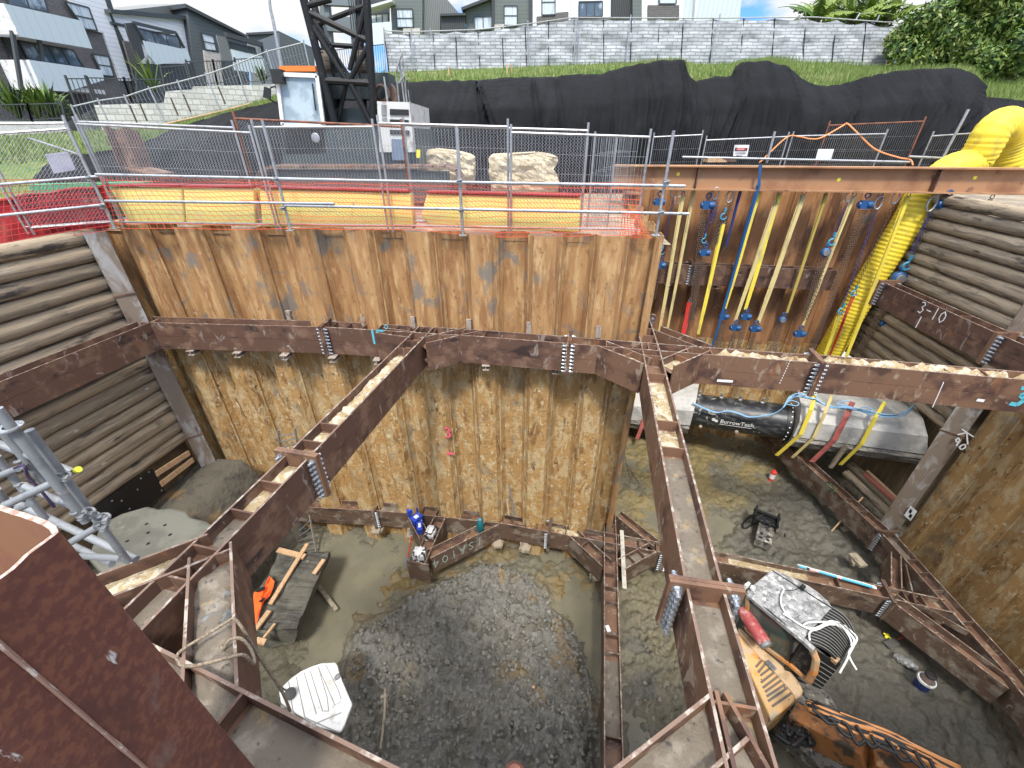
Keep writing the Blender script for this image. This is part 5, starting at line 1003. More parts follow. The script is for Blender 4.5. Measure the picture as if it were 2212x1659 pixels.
for P_ in (((888, 435), (905, 635)), ((905, 365), (940, 640)), ((925, 335), (955, 640)), ((888, 435), (925, 335)), ((918, 430), (938, 480)), ((905, 520), (938, 475)), ((812, 480), (835, 640)), ((955, 490), (975, 640))): m.tube([C_(*P_[0], CY-.2+random.uniform(0, .3)), C_(*P_[1], CY-.1)], .024, 6)
m.build('handrail', galv_dull, cg); m = MB(); m.prism([C_(965, 555, CY-.4), C_(990, 565, CY-.4), C_(995, 630, CY-.4), C_(972, 630, CY-.4)], (0, .06, 0)); m.prism([C_(950, 500, CY-.3), C_(958, 500, CY-.3), C_(968, 560, CY-.3), C_(958, 560, CY-.3)], (0, .05, 0)); m.build('mirror', rubber, cg)
m = MB(); m.lathe([(.16, -.12), (.22, 0), (.16, .12)], tuple(C_(800, 580, CY+.6)), 14, (0, 1, 0)); m.lathe([(0, 0), (.34, .0), (.34, .3)], tuple(C_(805, 580, CY+.9)), 14, (0, 1, 0)); m.build('exhaust_fan', beam_rust, cg)
# tracks
def track(x0, x1, y, zr, name='crawler_track'):
    m = MB(); n = 40; hh = .5; L0 = x1-x0-2*hh; pts = []
    for i in range(n+1):
        s = i/n*(2*L0+2*math.pi*hh)
        if s < L0: pts.append((x0+hh+s, zr+2*hh))
        elif s < L0+math.pi*hh: a = (s-L0)/hh; pts.append((x1-hh+math.sin(a)*hh, zr+hh+math.cos(a)*hh))
        elif s < 2*L0+math.pi*hh: pts.append((x1-hh-(s-L0-math.pi*hh), zr))
        else: a = (s-2*L0-math.pi*hh)/hh; pts.append((x0+hh-math.sin(a)*hh, zr+hh-math.cos(a)*hh))
    for (a, b) in zip(pts, pts[1:]): m.bar((a[0], y, a[1]), (a[0]+(b[0]-a[0])*.88, y, a[1]+(b[1]-a[1])*.88), .85, .07, (b[1]-a[1], 0, -(b[0]-a[0])))
    tk = m.build('track_shoes', beam_brown, cg); m = MB(); m.box(((x0+x1)/2, y, zr+hh), (x1-x0-.9, .6, .72)); m.build('track_frame', dk_grn, tk)
xa, xb = Yp(560, 380, 12.6).x, Yp(1003, 380, 12.6).x; track(xa, xb, 12.7, 0.02); track(xa, xb, 16.2, .02)
# ================================================================== RIGHT CELL: header beam, lifting gear, duct
HA, HB = Vector((2.9, 13.2, 0)), Vector((12.9, 11.9, 0)); hu = (HB-HA).normalized(); hn = Vector((hu.y, -hu.x, 0))
HP = lambda x, y, o=0.: Pl(x, y, HA+hn*o, HB+hn*o)
head_m = M('orange brown header beam steel', (.36, .19, .09), [((.22, .10, .045), (.8, .8, .8), 6, .45, .65), ((.40, .30, .17), (1.3, 1.3, 1.3), 6, .58, .7), ((.12, .055, .035), (2, 2, 2), 6, .62, .72)], rough=.7, bump=(20, .25, .004), rnd=False)
hd_ = thing('header_beam', 'long orange brown steel I beam spanning the second bay, slings hang from it', 'steel beam', (3.4, 13.1, .4))
ha, hb_ = HP(1322, 380), HP(2300, 395); 
m = MB(); zt, zb = 1.03, .42
for z in (zt-.02, zb+.02): m.bar(Vector((ha.x, ha.y, z)), Vector((hb_.x, hb_.y, z)), .40, .035)
m.bar(Vector((ha.x, ha.y, (zt+zb)/2)), Vector((hb_.x, hb_.y, (zt+zb)/2)), .025, zt-zb-.072); m.build('i_section', head_m, hd_)
for x in (1503, 2018): p = HP(x, 384); m = MB(); m.box((p.x-hn.x*-.0, p.y, (zt+zb)/2), (.025, .36, zt-zb-.075), -.13); m.build('stiffener_plate', beam_rust, hd_)
m = MB(); m.box((3.3, 12.7, .25), (.3, 1.0, .3), -.13); m.box((3.3, 12.4, .38), (.4, .6, .03)); m.build('support_bracket', beam_brown, hd_)
tagm = M('yellow survey tag', (.85, .78, .05), rough=.5)
for i, (x, y) in enumerate(((1465, 376), (1812, 388), (2106, 384))): m = MB(); p = HP(x, y, .012); m.bar(p-hu*.04, p+hu*.04, .012, .075, (0, 0, 1)); o = m.build('survey_tag', tagm, hd_)
m = MB(); strokes(m, '12', HP(1454, 427, -.75)+Vector((0, 0, -.15)), hu, (0, 0, 1), .2, .022, .7); o = m.build('painted_number', paint_w); tag(o, 'white painted number 12 at the top of the reddish pile wall', 'marking')
LG = 'lifting gear hanging from the header beam'
def loc_label(i): return ''
def strip(m, a, b, wd, tw=.0, n=10, th=.006):
    a, b = Vector(a), Vector(b); prev = None
    for i in range(n):
        p, q_ = lerp(a, b, i/n), lerp(a, b, (i+1)/n); an = tw*math.sin(i*.5); m.bar(p, q_, wd*(.85+.15*math.cos(i*.7+tw*5)), th, hn+hu*.5*an)
def sling(a, b, mt, wd, label, off=.0, hook=True):
    A_, B_ = HP(*a, off), HP(*b, off); rt = thing('lifting_sling', label, 'sling', tuple(A_), LG); m = MB()
    strip(m, A_+hu*.02, B_, wd, .5); strip(m, A_-hu*.02+hn*-.03, B_+hn*-.02, wd*.8, .9)
    m.build('webbing', mt, rt); 
    if hook: m = MB(); m.tube([A_+Vector((0, 0, .16)), A_+hu*.05+Vector((0, 0, .04)), A_, A_-hu*.05+Vector((0, 0, .04)), A_+Vector((0, 0, .16))], .012, 6); m.build('shackle', galv_dull, rt)
    return rt
def links(m, A_, B_, r=.011, pitch=.062):
    d = B_-A_; n = max(2, int(d.length/pitch)); u = d.normalized(); s1 = u.orthogonal().normalized(); s2 = u.cross(s1)
    for i in range(n):
        c = A_+u*(i+.5)*d.length/n; s = s1 if i % 2 else s2; h = pitch*.62; w_ = r*1.9
        m.tube([c+u*h+s*0, c+u*h*.6+s*w_, c-u*h*.6+s*w_, c-u*h, c-u*h*.6-s*w_, c+u*h*.6-s*w_, c+u*h], r*.62, 4, False)
def chain(a, b, mt, label, k=1, off=.0, sp=.06, r=.014):
    A_, B_ = HP(*a, off), HP(*b, off); m = MB()
    for i in range(k): o_ = hu*(i-(k-1)/2)*sp; links(m, A_+o_, B_+o_*.9+Vector((0, 0, random.uniform(-.05, .25) if k > 1 else 0)), r)
    o = m.build('hanging_chain', mt); tag(o, label, 'chain', LG); return o
def hoist(p, label, s=1., rnd_=False, off=.03, body=None):
    c = HP(*p, off); rt = thing('chain_hoist', label, 'chain hoist', tuple(c), LG); m = MB(); bm0 = body or blue_m
    if rnd_: m.lathe([(0, .09*s), (.11*s, .085*s), (.15*s, .05*s), (.15*s, -.05*s), (.11*s, -.085*s), (0, -.09*s)], tuple(c), 18, hn)
    else: m.box(tuple(c), (.24*s, .13*s, .22*s), -.13); m.lathe([(0, .08*s), (.10*s, .07*s), (.11*s, 0), (.10*s, -.07*s), (0, -.08*s)], tuple(c+hu*.13*s), 12, hu); m.lathe([(0, .05*s), (.08*s, .04*s), (.09*s, 0)], tuple(c-hu*.13*s), 12, -hu)
    m.build('gear_body', bm0, rt, smooth='auto')
    if rnd_: m = MB(); m.lathe([(0, .012), (.10*s, .01), (.105*s, 0)], tuple(c+hn*.085*s), 16, hn); m.build('cover_disc', galv, rt)
    m = MB(); h = c+Vector((0, 0, .13*s)); m.tube([h, h+Vector((0, 0, .05*s))], .02*s, 6); ctr = h+Vector((0, 0, .12*s)); m.tube([ctr+(hu*math.cos(a*.7-1.2)+Vector((0, 0, 1))*math.sin(a*.7-1.2))*.07*s for a in range(9)], .02*s, 6); m.build('top_hook', bm0, rt); return rt
def hook(p, mt, label, s=1., off=.04):
    c = HP(*p, off); m = MB(); m.tube([c+Vector((0, 0, .2*s)), c+Vector((0, 0, .08*s))], .022*s, 6); ctr = c; m.tube([ctr+(hu*math.cos(a*.6+1.57)+Vector((0, 0, 1))*math.sin(a*.6+1.57))*.085*s for a in range(9)], .022*s, 6, rs=[.026*s-.001*a for a in range(9)]); m.box(tuple(c+Vector((0, 0, .2*s))), (.05*s, .05*s, .1*s)); o = m.build('lifting_hook', mt, smooth=False); tag(o, label, 'hook', LG); return o
def ring(p, label, s=1.):
    c = HP(*p, .03); m = MB(); m.tube([c+hu*.075*s*math.cos(a*math.pi/8)+Vector((0, 0, .14*s*math.sin(a*math.pi/8))) for a in range(17)], .018*s, 8, False); o = m.build('master_link', galv, smooth=True); tag(o, label, 'ring', LG); return o
sling((1475, 425), (1420, 740), cream_web, .11, 'cream sling leftmost, just right of the white painted number'); sling((1499, 412), (1437, 735), cream_web, .09, 'narrow cream sling second from the left', -.1)
sling((1562, 484), (1508, 722), yellow_web, .12, 'pale yellow sling hanging from a light blue hook on a black chain'); sling((1639, 400), (1536, 760), blue_m, .085, 'long blue strap looped over the header beam', .22, False)
m = MB(); strip(m, HP(1643, 356, .225), HP(1639, 402, .225), .085, 0); o = m.build('blue_strap', blue_m); tag(o, 'blue strap end lying down the face of the header beam', 'strap')
sling((1600, 412), (1568, 533), M('navy webbing', (.01, .025, .12), rough=.8), .06, 'short navy blue strap left of the long blue strap', 0, False)
sling((1640, 414), (1565, 669), yellow_web, .13, 'olive yellow sling directly right of the long blue strap'); sling((1674, 445), (1588, 693), cream_web, .12, 'cream sling sharing a shackle with a yellow one'); sling((1684, 419), (1610, 669), yellow_web, .13, 'yellow sling sharing a shackle with a cream one', -.05)
sling((1736, 421), (1638, 697), cream_web, .15, 'broad cream to yellow sling in the middle of the header beam'); sling((1785, 418), (1700, 676), M('olive webbing', (.36, .28, .06), rough=.8), .09, 'narrow olive sling ending at the round grey hoist'); sling((1844, 425), (1734, 704), cream_web, .09, 'doubled narrow cream sling left of the purple chains')
sling((1961, 425), (1828, 772), yellow_web, .12, 'bright yellow sling hanging over the yellow duct'); sling((2141, 430), (1950, 795), cream_web, .07, 'thin cream sling at the far right in front of the logs')
sling((1490, 653), (1474, 730), red_web, .16, 'red sling leftmost behind the waler'); sling((1845, 636), (1790, 775), red_web, .06, 'thin red sling over the yellow duct'); sling((1905, 717), (1876, 778), red_web, .12, 'short bright red sling below the blue hook block'); sling((1813, 683), (1780, 772), yellow_web, .11, 'short yellow sling below the lower light blue hook', .1)
for p, lb, s, r_ in (((1423, 436), 'blue chain hoist beside the white scaffold tube', 1, False), ((1425, 573), 'blue chain hoist leftmost, in front of the far waler', 1, False), ((1527, 443), 'blue chain hoist high under the header beam, above the cream slings', 1.15, False), ((1521, 546), 'blue chain hoist hanging in front of the far waler top', 1, False), ((1562, 684), 'blue hoist under the olive yellow sling', .95, False), ((1587, 708), 'blue hoist under the cream sling, lower of the close four', 1, False), ((1610, 684), 'blue hoist under the yellow sling, upper right of the close four', 1, False), ((1630, 710), 'blue hoist rightmost of the close four', 1.05, False), ((1690, 691), 'round grey blue hoist under the narrow olive sling', .9, True), ((1726, 721), 'blue hoist under the doubled cream sling', 1.05, False), ((1783, 545), 'round faced blue hoist under a light blue hook', 1, True), ((1867, 442), 'blue hoist lying sideways under the beam near its middle', 1.1, False), ((2040, 441), 'blue hoist at the right end of the header beam', 1.25, False), ((1941, 601), 'large round blue hoist in front of the right log wall', 1.5, True), ((1910, 700), 'blue hook block above the short bright red sling', .9, False)):
    hoist(p, lb, s*.85, r_)
for p, lb, s in (((1430, 545), 'light blue hook above the leftmost hoist', 1), ((1521, 520), 'light blue hook above the hoist in front of the far waler', 1), ((1563, 468), 'light blue hook holding the pale yellow sling', 1.2), ((1797, 523), 'light blue hook above the round faced hoist', 1.3), ((1845, 634), 'light blue hook holding the thin red sling', 1.2), ((1817, 672), 'light blue hook holding the short yellow sling', 1.3), ((1959, 575), 'light blue hook above the large round hoist', 1.6)): hook(p, cyan_m, lb, s*.8)
for p, lb, s in (((1456, 415), 'steel ring beside the painted number', 1), ((1546, 418), 'steel ring above a bundle of purple chain', 1.1), ((1576, 425), 'steel ring above the light blue sling hook', 1.1), ((1834, 424), 'steel ring left of the sideways hoist', 1), ((1898, 438), 'large steel ring in the middle of the beam above a purple chain', 1.2), ((1935, 427), 'steel ring right of the large middle ring', 1.1), ((2013, 440), 'largest steel ring near the right end of the beam', 1.4)): ring(p, lb, s)
for a, b, mt, k, lb in (((1455, 432), (1430, 535), purple_ch, 1, 'dark chain above the leftmost light blue hook'), ((1545, 432), (1537, 484), purple_ch, 3, 'short bundle of dark purple chain below a ring'), ((1537, 450), (1522, 512), purple_ch, 1, 'dark chain leading to the second light blue hook'), ((1575, 440), (1565, 460), chain_m, 1, 'short chain above the sling hook'), ((1558, 470), (1542, 540), chain_m, 2, 'black chain loop hanging beside the pale yellow sling'), ((1520, 455), (1490, 700), chain_m, 3, 'long rusty hand chains left of the pale yellow sling'), ((1519, 560), (1500, 665), chain_m, 2, 'pair of hand chains below the hoist at the far waler'), ((1422, 583), (1409, 655), chain_m, 3, 'hand chains below the leftmost hoist'), ((1561, 696), (1548, 765), chain_m, 3, 'hand chains under the hoist next to the blue strap'), ((1585, 722), (1573, 770), chain_m, 3, 'hand chains under the lower hoist of the four'), ((1608, 698), (1590, 770), chain_m, 3, 'hand chains under the upper right hoist of the four'), ((1627, 724), (1612, 775), chain_m, 3, 'hand chains under the rightmost hoist of the four'), ((1686, 702), (1668, 775), chain_m, 3, 'hand chains under the round grey hoist'), ((1723, 735), (1708, 778), chain_m, 4, 'hand chains under the hoist of the doubled sling'), ((1829, 440), (1801, 512), purple_ch, 1, 'dark purple chain above the light blue hook near the middle'), ((1779, 556), (1738, 690), chain_m, 4, 'four hand chains under the round faced hoist'), ((1865, 455), (1750, 770), chain_m, 3, 'long rusty hand chains from the sideways hoist'), ((1893, 455), (1820, 662), purple_ch, 1, 'blue violet chain running down to the lower light blue hook'), ((1932, 440), (1848, 624), chain_m, 1, 'dark chain running down to the upper light blue hook'), ((2008, 460), (1962, 562), purple_ch, 2, 'double blue violet chain left of the right end hoist'), ((2033, 455), (1965, 585), chain_m, 4, 'fan of hand chains below the right end hoist'), ((1934, 622), (1850, 770), chain_m, 4, 'hand chains below the large round hoist left group'), ((1948, 620), (1905, 690), chain_m, 3, 'load chains between the large round hoist and the hook block')): chain(a, b, mt, lb, k)
# duct
duct_m = M('yellow fabric duct', (.74, .56, .035), [((.55, .42, .05), (4, 4, 4), 5, .52, .66)], rough=.6, bump=(25, .4, .01), rnd=False)
dp = [HP(1768, 800, -.55), HP(1796, 752, -.55), HP(1832, 690, -.52), HP(1876, 612, -.52), HP(1922, 540, -.52), HP(1966, 470, -.55), HP(1996, 415, -.7)]
dpt = [HP(2050, 368, -.75), Yp(2100, 352, 12.95), Yp(2124, 318, 12.9), Yp(2143, 285, 12.9), Yp(2166, 268, 13.0), Yp(2184, 285, 13.2), Yp(2182, 320, 13.3), Yp(2178, 352, 13.3), Yp(2176, 380, 13.3)]
sp_ = spline(dp+dpt, 40); q2 = [sp_[0]]; acc = 0
for a_, b_ in zip(sp_, sp_[1:]):
    dl = (b_-a_).length
    while acc+dl >= .026*len(q2):
        q2.append(lerp(a_, b_, (.026*len(q2)-acc)/max(dl, 1e-6)))
    acc += dl
m = MB(); m.tube(q2, .3, 32, rs=[(.355+.035*min(1, i/len(q2)*1.3))*(1+.055*abs(math.sin(i*.026*math.pi/.115))-.02) for i in range(len(q2))]); o = m.build('ventilation_duct', duct_m, smooth=True); tag(o, 'yellow ribbed flexible ventilation duct looping over the header beam into the pit', 'duct')
# fences and signs behind the header beam
FA, FB = Vector((3.3, 14.9, 0)), Vector((13.5, 13.7, 0)); F_ = lambda x, y, o=0.: Pl(x, y, FA+Vector((0, o, 0)), FB+Vector((0, o, 0)))
GR = 'fence panels behind the header beam'
panel('mesh panel left of the confined space sign', (1412, 296), (1517, 291), .55, F_, 0, grp=GR); panel('mesh panel carrying the confined space sign', (1525, 303), (1702, 295), .5, F_, 0, grp=GR); panel('mesh panel carrying the blank white sign', (1712, 294), (1914, 289), .5, F_, 0, grp=GR); panel('mesh panel beside the yellow duct', (2013, 294), (2215, 280), .5, F_, 0, grp=GR); panel('tall mesh gate with a rusty frame behind the other panels', (1790, 271), (1996, 262), .5, F_, .5, frame=rusty_t)
for a, b in (((2092, 236), (2028, 358)), ((1674, 284), (1656, 352))): m = MB(); m.tube([F_(*a, -.3), F_(*b, -.3)], .035, 8); o = m.build('scaffold_tube', galv); tag(o, 'leaning galvanised tube %s' % ('right of the rusty gate' if a[0] > 2000 else 'right of the confined space sign'), 'tube')
for a, b in (((1474, 339), (1965, 350)), ((1963, 338), (2260, 352))): m = MB(); m.tube([F_(*a, -.4), F_(*b, -.4)], .03, 8); o = m.build('scaffold_tube', galv); tag(o, 'horizontal galvanised tube above the header beam %s' % ('left part' if a[0] < 1500 else 'right part passing the duct'), 'tube')
sg = thing('warning_sign', 'white danger confined space sign on the fence', 'sign', tuple(F_(1600, 326, -.05))); m = MB(); Q = [F_(1587, 313, -.05), F_(1619, 313, -.05), F_(1614, 338, -.05), F_(1584, 337, -.05)]; m.prism(Q, (0, .02, 0)); m.build('board', white_plain, sg)
fu = (FB-FA).normalized(); c0 = (Q[0]+Q[1])/2; w_ = (Q[1]-Q[0]).length; m = MB(); p = c0+Vector((0, -.012, -.115)); m.bar(p-fu*w_*.42, p+fu*w_*.42, .006, .075, (0, 0, 1)); m.build('black_band', rubber, sg); m = MB(); p = p+Vector((0, -.008, 0)); m.bar(p-fu*w_*.33, p+fu*w_*.33, .006, .055, (0, 0, 1)); m.build('red_oval', red_web, sg)
textobj('sign_text', 'DANGER', c0-fu*.125+Vector((0, -.03, -.13)), fu, (0, 0, 1), .05, white_plain, sg); textobj('sign_text', 'CONFINED', c0-fu*.16+Vector((0, -.016, -.235)), fu, (0, 0, 1), .065, rubber, sg); textobj('sign_text', 'SPACE', c0-fu*.105+Vector((0, -.016, -.305)), fu, (0, 0, 1), .065, rubber, sg); textobj('sign_text', 'ENTRY BY PERMIT ONLY', c0-fu*.16+Vector((0, -.016, -.36)), fu, (0, 0, 1), .028, rubber, sg)
m = MB(); m.prism([F_(1768, 322, -.05), F_(1802, 322, -.05), F_(1795, 346, -.05), F_(1762, 345, -.05)], (0, .02, 0)); o = m.build('blank_sign', white_plain); tag(o, 'blank white board on the fence above the header beam', 'sign')
m = MB(); m.tube(spline([F_(1640, 352, -.3), F_(1698, 298, -.1), F_(1725, 295, -.1), F_(1750, 300, -.1), F_(1775, 297, -.1), F_(1820, 272, .3), F_(1830, 267, .3), F_(1850, 285, .1), F_(1890, 322, -.1), F_(1940, 340, -.3), F_(1966, 345, -.4), F_(1972, 357, -.5)], 8), .02, 6); o = m.build('orange_rope', M('orange rope', (.75, .28, .10), rough=.8)); tag(o, 'orange rope draped over the rusty gate and the fence', 'rope')
m = MB(); p = F_(1545, 345, -.3); m.box(tuple(p), (.6, .3, .12), .1); m.box((p.x+.45, p.y, p.z), (.3, .2, .1), -.1); o = m.build('timber_offcuts', new_wood); tag(o, 'pale timber offcuts lying on the left end of the header beam', 'timber')
# ================================================================== PIPE, CULVERT AND SLINGS AT THE BOTTOM OF THE SECOND BAY
cul = thing('concrete_culvert', 'broken grey concrete culvert right of the black pipe, held by slings', 'culvert', tuple(HP(1830, 950)))
def axis_frame(a, b): u = (b-a).normalized(); n = Vector((u.y, -u.x, 0)).normalized(); return u, n
def culv(root, a, b, prof_c, prof_r, sk=(0, 0)):
    u, n = axis_frame(a, b)
    for nm, prof, mt, ns in (('concrete_casing', prof_c, conc, 2), ('broken_underside', prof_r, conc_rough, 26)):
        m = MB(); P = []
        for i in range(ns+1):
            t = i/ns; row = []
            for j, (y, z) in enumerate(prof):
                e = (sk[0]*(1-t)+sk[1]*t)*(z-.35); w_ = 0 if ns == 2 else .09*(float(fbm(np.float64(i*.45), np.float64(j*1.3), 3))-.5)
                row.append(a+(b-a)*t+u*(e)+n*(y+w_)+Vector((0, 0, z+w_)))
            P.append(row)
        m.grid(P); m.f.append(tuple(range(len(prof)))); m.mi.append(0); m.f.append(tuple(range(len(P)*len(prof)-1, len(P)*len(prof)-len(prof)-1, -1))); m.mi.append(0); m.build(nm, mt, root)
CPA, CPB = HP(1490, 884, 0), Xp(1985, 925, 12.25); CPA_, CPB_ = Vector((CPA.x, CPA.y, 0)), Vector((CPB.x, CPB.y, 0)); cpn = (CPB_-CPA_).normalized(); cpn = Vector((cpn.y, -cpn.x, 0))
CP = lambda x, y, o=0.: Pl(x, y, CPA_+cpn*o, CPB_+cpn*o)
ca, cb_ = CP(1712, 905, 0), CP(1972, 936, 0)
# profile: y toward the camera
pc = [(-.7, .72), (.35, .74), (.78, .42), (.80, -.18), (-.7, -.2)]
pr_ = [(-.6, -.19), (.74, -.16), (.80, -.35), (.62, -.68), (.25, -.88), (-.3, -.85)]
prr = []
for (a, b) in zip(pr_, pr_[1:]): prr += [(a[0]+(b[0]-a[0])*k/4, a[1]+(b[1]-a[1])*k/4) for k in range(4)]
prr.append(pr_[-1]); culv(cul, ca, cb_, pc, prr, (0, -.35))
cul2 = thing('concrete_culvert', 'grey concrete culvert block at the left end of the black pipe', 'culvert', tuple(HP(1420, 880))); culv(cul2, CP(1330, 872, 0), CP(1497, 885, 0), pc, prr)
pp = thing('steel_pipe', 'fat black coated pipe section with white maker lettering hanging between the concrete blocks', 'pipe', tuple(HP(1590, 900)))
pa, pb_ = CP(1490, 884, .0), CP(1703, 912, .0); pu, pn = axis_frame(pa, pb_); pipe_m = M('muddy black pipe coating', (.018, .019, .021), [((.30, .29, .25), (3.5, 3.5, 3.5), 8, .60, .66, 1.0), ((.07, .075, .07), (3, 3, 9), 6, .5, .62)], rough=.38, rnd=False)
m = MB(); m.tube([pa, pb_], .60, 48); m.build('pipe_body', pipe_m, pp, smooth='auto'); m = MB(); m.tube([pb_-pu*.12, pb_+pu*.03], .635, 48); m.build('end_band', rubber, pp, smooth='auto'); m = MB(); m.tube([pa-pu*.02, pa+pu*.08], .63, 48); m.build('end_band', rubber, pp, smooth='auto')
for i in range(22):
    an = i*.29-.6; d = pn*math.cos(an)+Vector((0, 0, 1))*math.sin(an); m = MB(); m.lathe([(0, .02), (.022, .012), (.026, 0)], tuple(pb_-pu*.06+d*.635), 8, d); m.build('rivet', white_plain, pp)
    if i % 4 == 0: m = MB(); m.lathe([(0, .02), (.022, .012), (.026, 0)], tuple(pa+pu*.03+d*.63), 8, d); m.build('rivet', white_plain, pp)
for (x, y) in ((1505, 860), (1552, 862), (1592, 868), (1640, 872)):
    q_ = CP(x, y+2, 0); t = (q_-pa).dot(pu); q_ = pa+pu*t+Vector((0, 0, .62)); m = MB(); m.lathe([(.07, 0), (.07, .05), (.035, .07), (.035, .15), (.055, .16), (.055, .20), (0, .21)], tuple(q_), 12); m.build('valve_nozzle', galv, pp)
for (t, an) in ((.55, -.55), (1.9, -.55)): d = pn*math.cos(an)+Vector((0, 0, 1))*math.sin(an); m = MB(); c = pa+pu*t*.85+d*.62; m.lathe([(.06, -.02), (.06, .06), (.03, .08), (0, .1)], tuple(c), 10, d); m.build('grout_nozzle', old_wood, pp)
td = (pn*math.cos(.0)+Vector((0, 0, 1))*math.sin(.0)); tv = Vector((0, 0, 1))
textobj('pipe_lettering', 'BurrowTech', pa+pu*1.02+pn*.606+Vector((0, 0, -.02)), pu, tv*.98+pn*-.05, .20, white_plain, pp); m = MB(); m.bar(pa+pu*1.02+pn*.606+Vector((0, 0, -.075)), pa+pu*2.0+pn*.606+Vector((0, 0, -.075)), .006, .012, (0, 0, 1)); m.build('lettering_underline', white_plain, pp)
m = MB(); c = pa+pu*.86+pn*.61+Vector((0, 0, .06))
for (dx, dz, r0) in ((-.05, .02, .062), (.04, -.02, .055)): m.lathe([(0, .004), (r0, .003), (r0, 0)], tuple(c+pu*dx+Vector((0, 0, dz))), 16, pn)
m.build('maker_emblem', white_plain, pp)
def wrap(pts, mt, wd, label):
    m = MB(); P = [CP(x, y, o) for x, y, o in pts]
    for a, b in zip(P, P[1:]): m.bar(a, b+(b-a)*.02, wd, .012, hn)
    rt = m.build('lifting_sling', mt); tag(rt, label, 'sling', 'slings around the concrete culvert'); return rt
wrap([(1760, 848, .5), (1752, 885, .8), (1730, 938, .86), (1678, 983, .7)], yellow_web, .13, 'yellow sling nearest the pipe around the culvert'); wrap([(1797, 853, .5), (1782, 892, .8), (1758, 945, .86), (1712, 988, .7)], cream_web, .10, 'cream sling second around the culvert')
wrap([(1842, 868, .6), (1828, 900, .82), (1803, 950, .87), (1754, 997, .72)], M('faded red webbing', (.48, .13, .11), [((.34, .10, .09), 6, 5, .5, .6)], rough=.85), .17, 'broad faded red sling around the middle of the culvert'); wrap([(1912, 868, .5), (1891, 902, .82), (1862, 958, .87), (1816, 1003, .7)], yellow_web, .12, 'yellow sling rightmost around the culvert')
wrap([(1372, 850, .5), (1362, 895, .8), (1348, 940, .85)], yellow_web, .10, 'yellow sling on the left concrete block'); wrap([(1392, 905, .84), (1385, 925, .86), (1376, 948, .84)], MATS['faded red webbing'], .14, 'faded red sling on the left concrete block')
m = MB(); m.bar(CP(1828, 962, .92), CP(1794, 1010, .8), .12, .06, hn); o = m.build('timber_packer', old_wood); tag(o, 'short timber packer leaning under the culvert', 'timber')
cabm = M('pale blue hose', (.22, .42, .62), rough=.45); K4 = lambda x, y, o: CP(1474.6+x/3, 553+y/3, o)
base_c = [(65, 950, .63), (140, 985, .7), (220, 1012, .72), (300, 1003, .7), (370, 1022, .72), (430, 1042, .74), (520, 1035, .76), (600, 1018, .78), (650, 978, .8), (700, 915, .6), (760, 898, .45), (850, 925, .55), (950, 962, .6), (1080, 985, .75), (1200, 1000, .7), (1320, 1030, .72), (1440, 1010, .75), (1500, 965, .8)]
hb0 = thing('hose_bundle', 'pale blue hoses running along the black pipe and over the culvert', 'hose', tuple(K4(700, 915, .6)))
for i in range(4):
    rs = np.random.RandomState(i); pts = [K4(x+rs.uniform(-6, 6), y+rs.uniform(-14, 14)*(x > 640 or i > 1)+i*3, o+.02*i) for x, y, o in base_c]; pts = pts if i < 2 else pts[8:]
    m = MB(); m.tube(spline(pts, 6), .016, 6); m.build('hose', cabm, hb0, smooth=True)
for cx0, cy0 in ((790, 885), (820, 905), (1040, 950), (1175, 990), (700, 950)):
    m = MB(); m.tube(spline([K4(cx0-45, cy0+8, .62), K4(cx0, cy0-12, .6), K4(cx0+50, cy0, .6), K4(cx0+40, cy0+20, .66), K4(cx0-10, cy0+14, .66), K4(cx0-45, cy0+8, .64)], 6), .015, 6); m.build('hose_loop', cabm, hb0, smooth=True)
# vertical boards below the right logs and bits beside them
rt = thing('board_wall', 'wall of vertical grey brown boards right of the culvert', 'retaining wall', (11.4, 10, FZ))
ba, bb = Vector((12.3, 8.2, 0)), Vector((12.9, 12.8, 0))
for i in range(24):
    a = lerp(ba, bb, i/24); b = lerp(ba, bb, (i+.94)/24); c = (a+b)/2; off = random.uniform(-.02, .03); m = MB(); m.box((c.x+off, c.y, -7.0), ((b-a).length, .04, 4.6), math.atan2(b.y-a.y, b.x-a.x)); m.build('board', plank_wood, rt)
lowlogs = []
for (a, b, lb) in ((((1838, 1004), (1948, 1108)), None, 'log lying at the foot of the vertical boards, upper one'), (((1828, 1022), (1936, 1124)), None, 'dark log lying at the foot of the vertical boards, lower one')):
    A_, B_ = Zp(*a[0], -7.75), Zp(*a[1], -7.75); d = B_-A_; m = MB(); nn = 16; m.tube([(0, 0, d.length*t/nn) for t in range(nn+1)], .13, 12); o = m.build('log', log_wood, smooth='auto'); o.rotation_mode = 'QUATERNION'; o.rotation_quaternion = Vector((0, 0, 1)).rotation_difference(d.normalized()); o.location = A_; tag(o, lb, 'log')
m = MB(); m.bar(Zp(1868, 1024, -7.4), Zp(1950, 1097, -7.4), .10, .05); o = m.build('painted_board', M('faded red board', (.40, .12, .09), rough=.8)); tag(o, 'faded red board lying beside the log at the foot of the boards', 'board'); m = MB(); m.bar(Zp(1873, 1017, -7.38), Zp(1953, 1090, -7.38), .08, .05); o = m.build('yellow_board', new_wood); tag(o, 'pale yellow batten lying beside the faded red board', 'board')
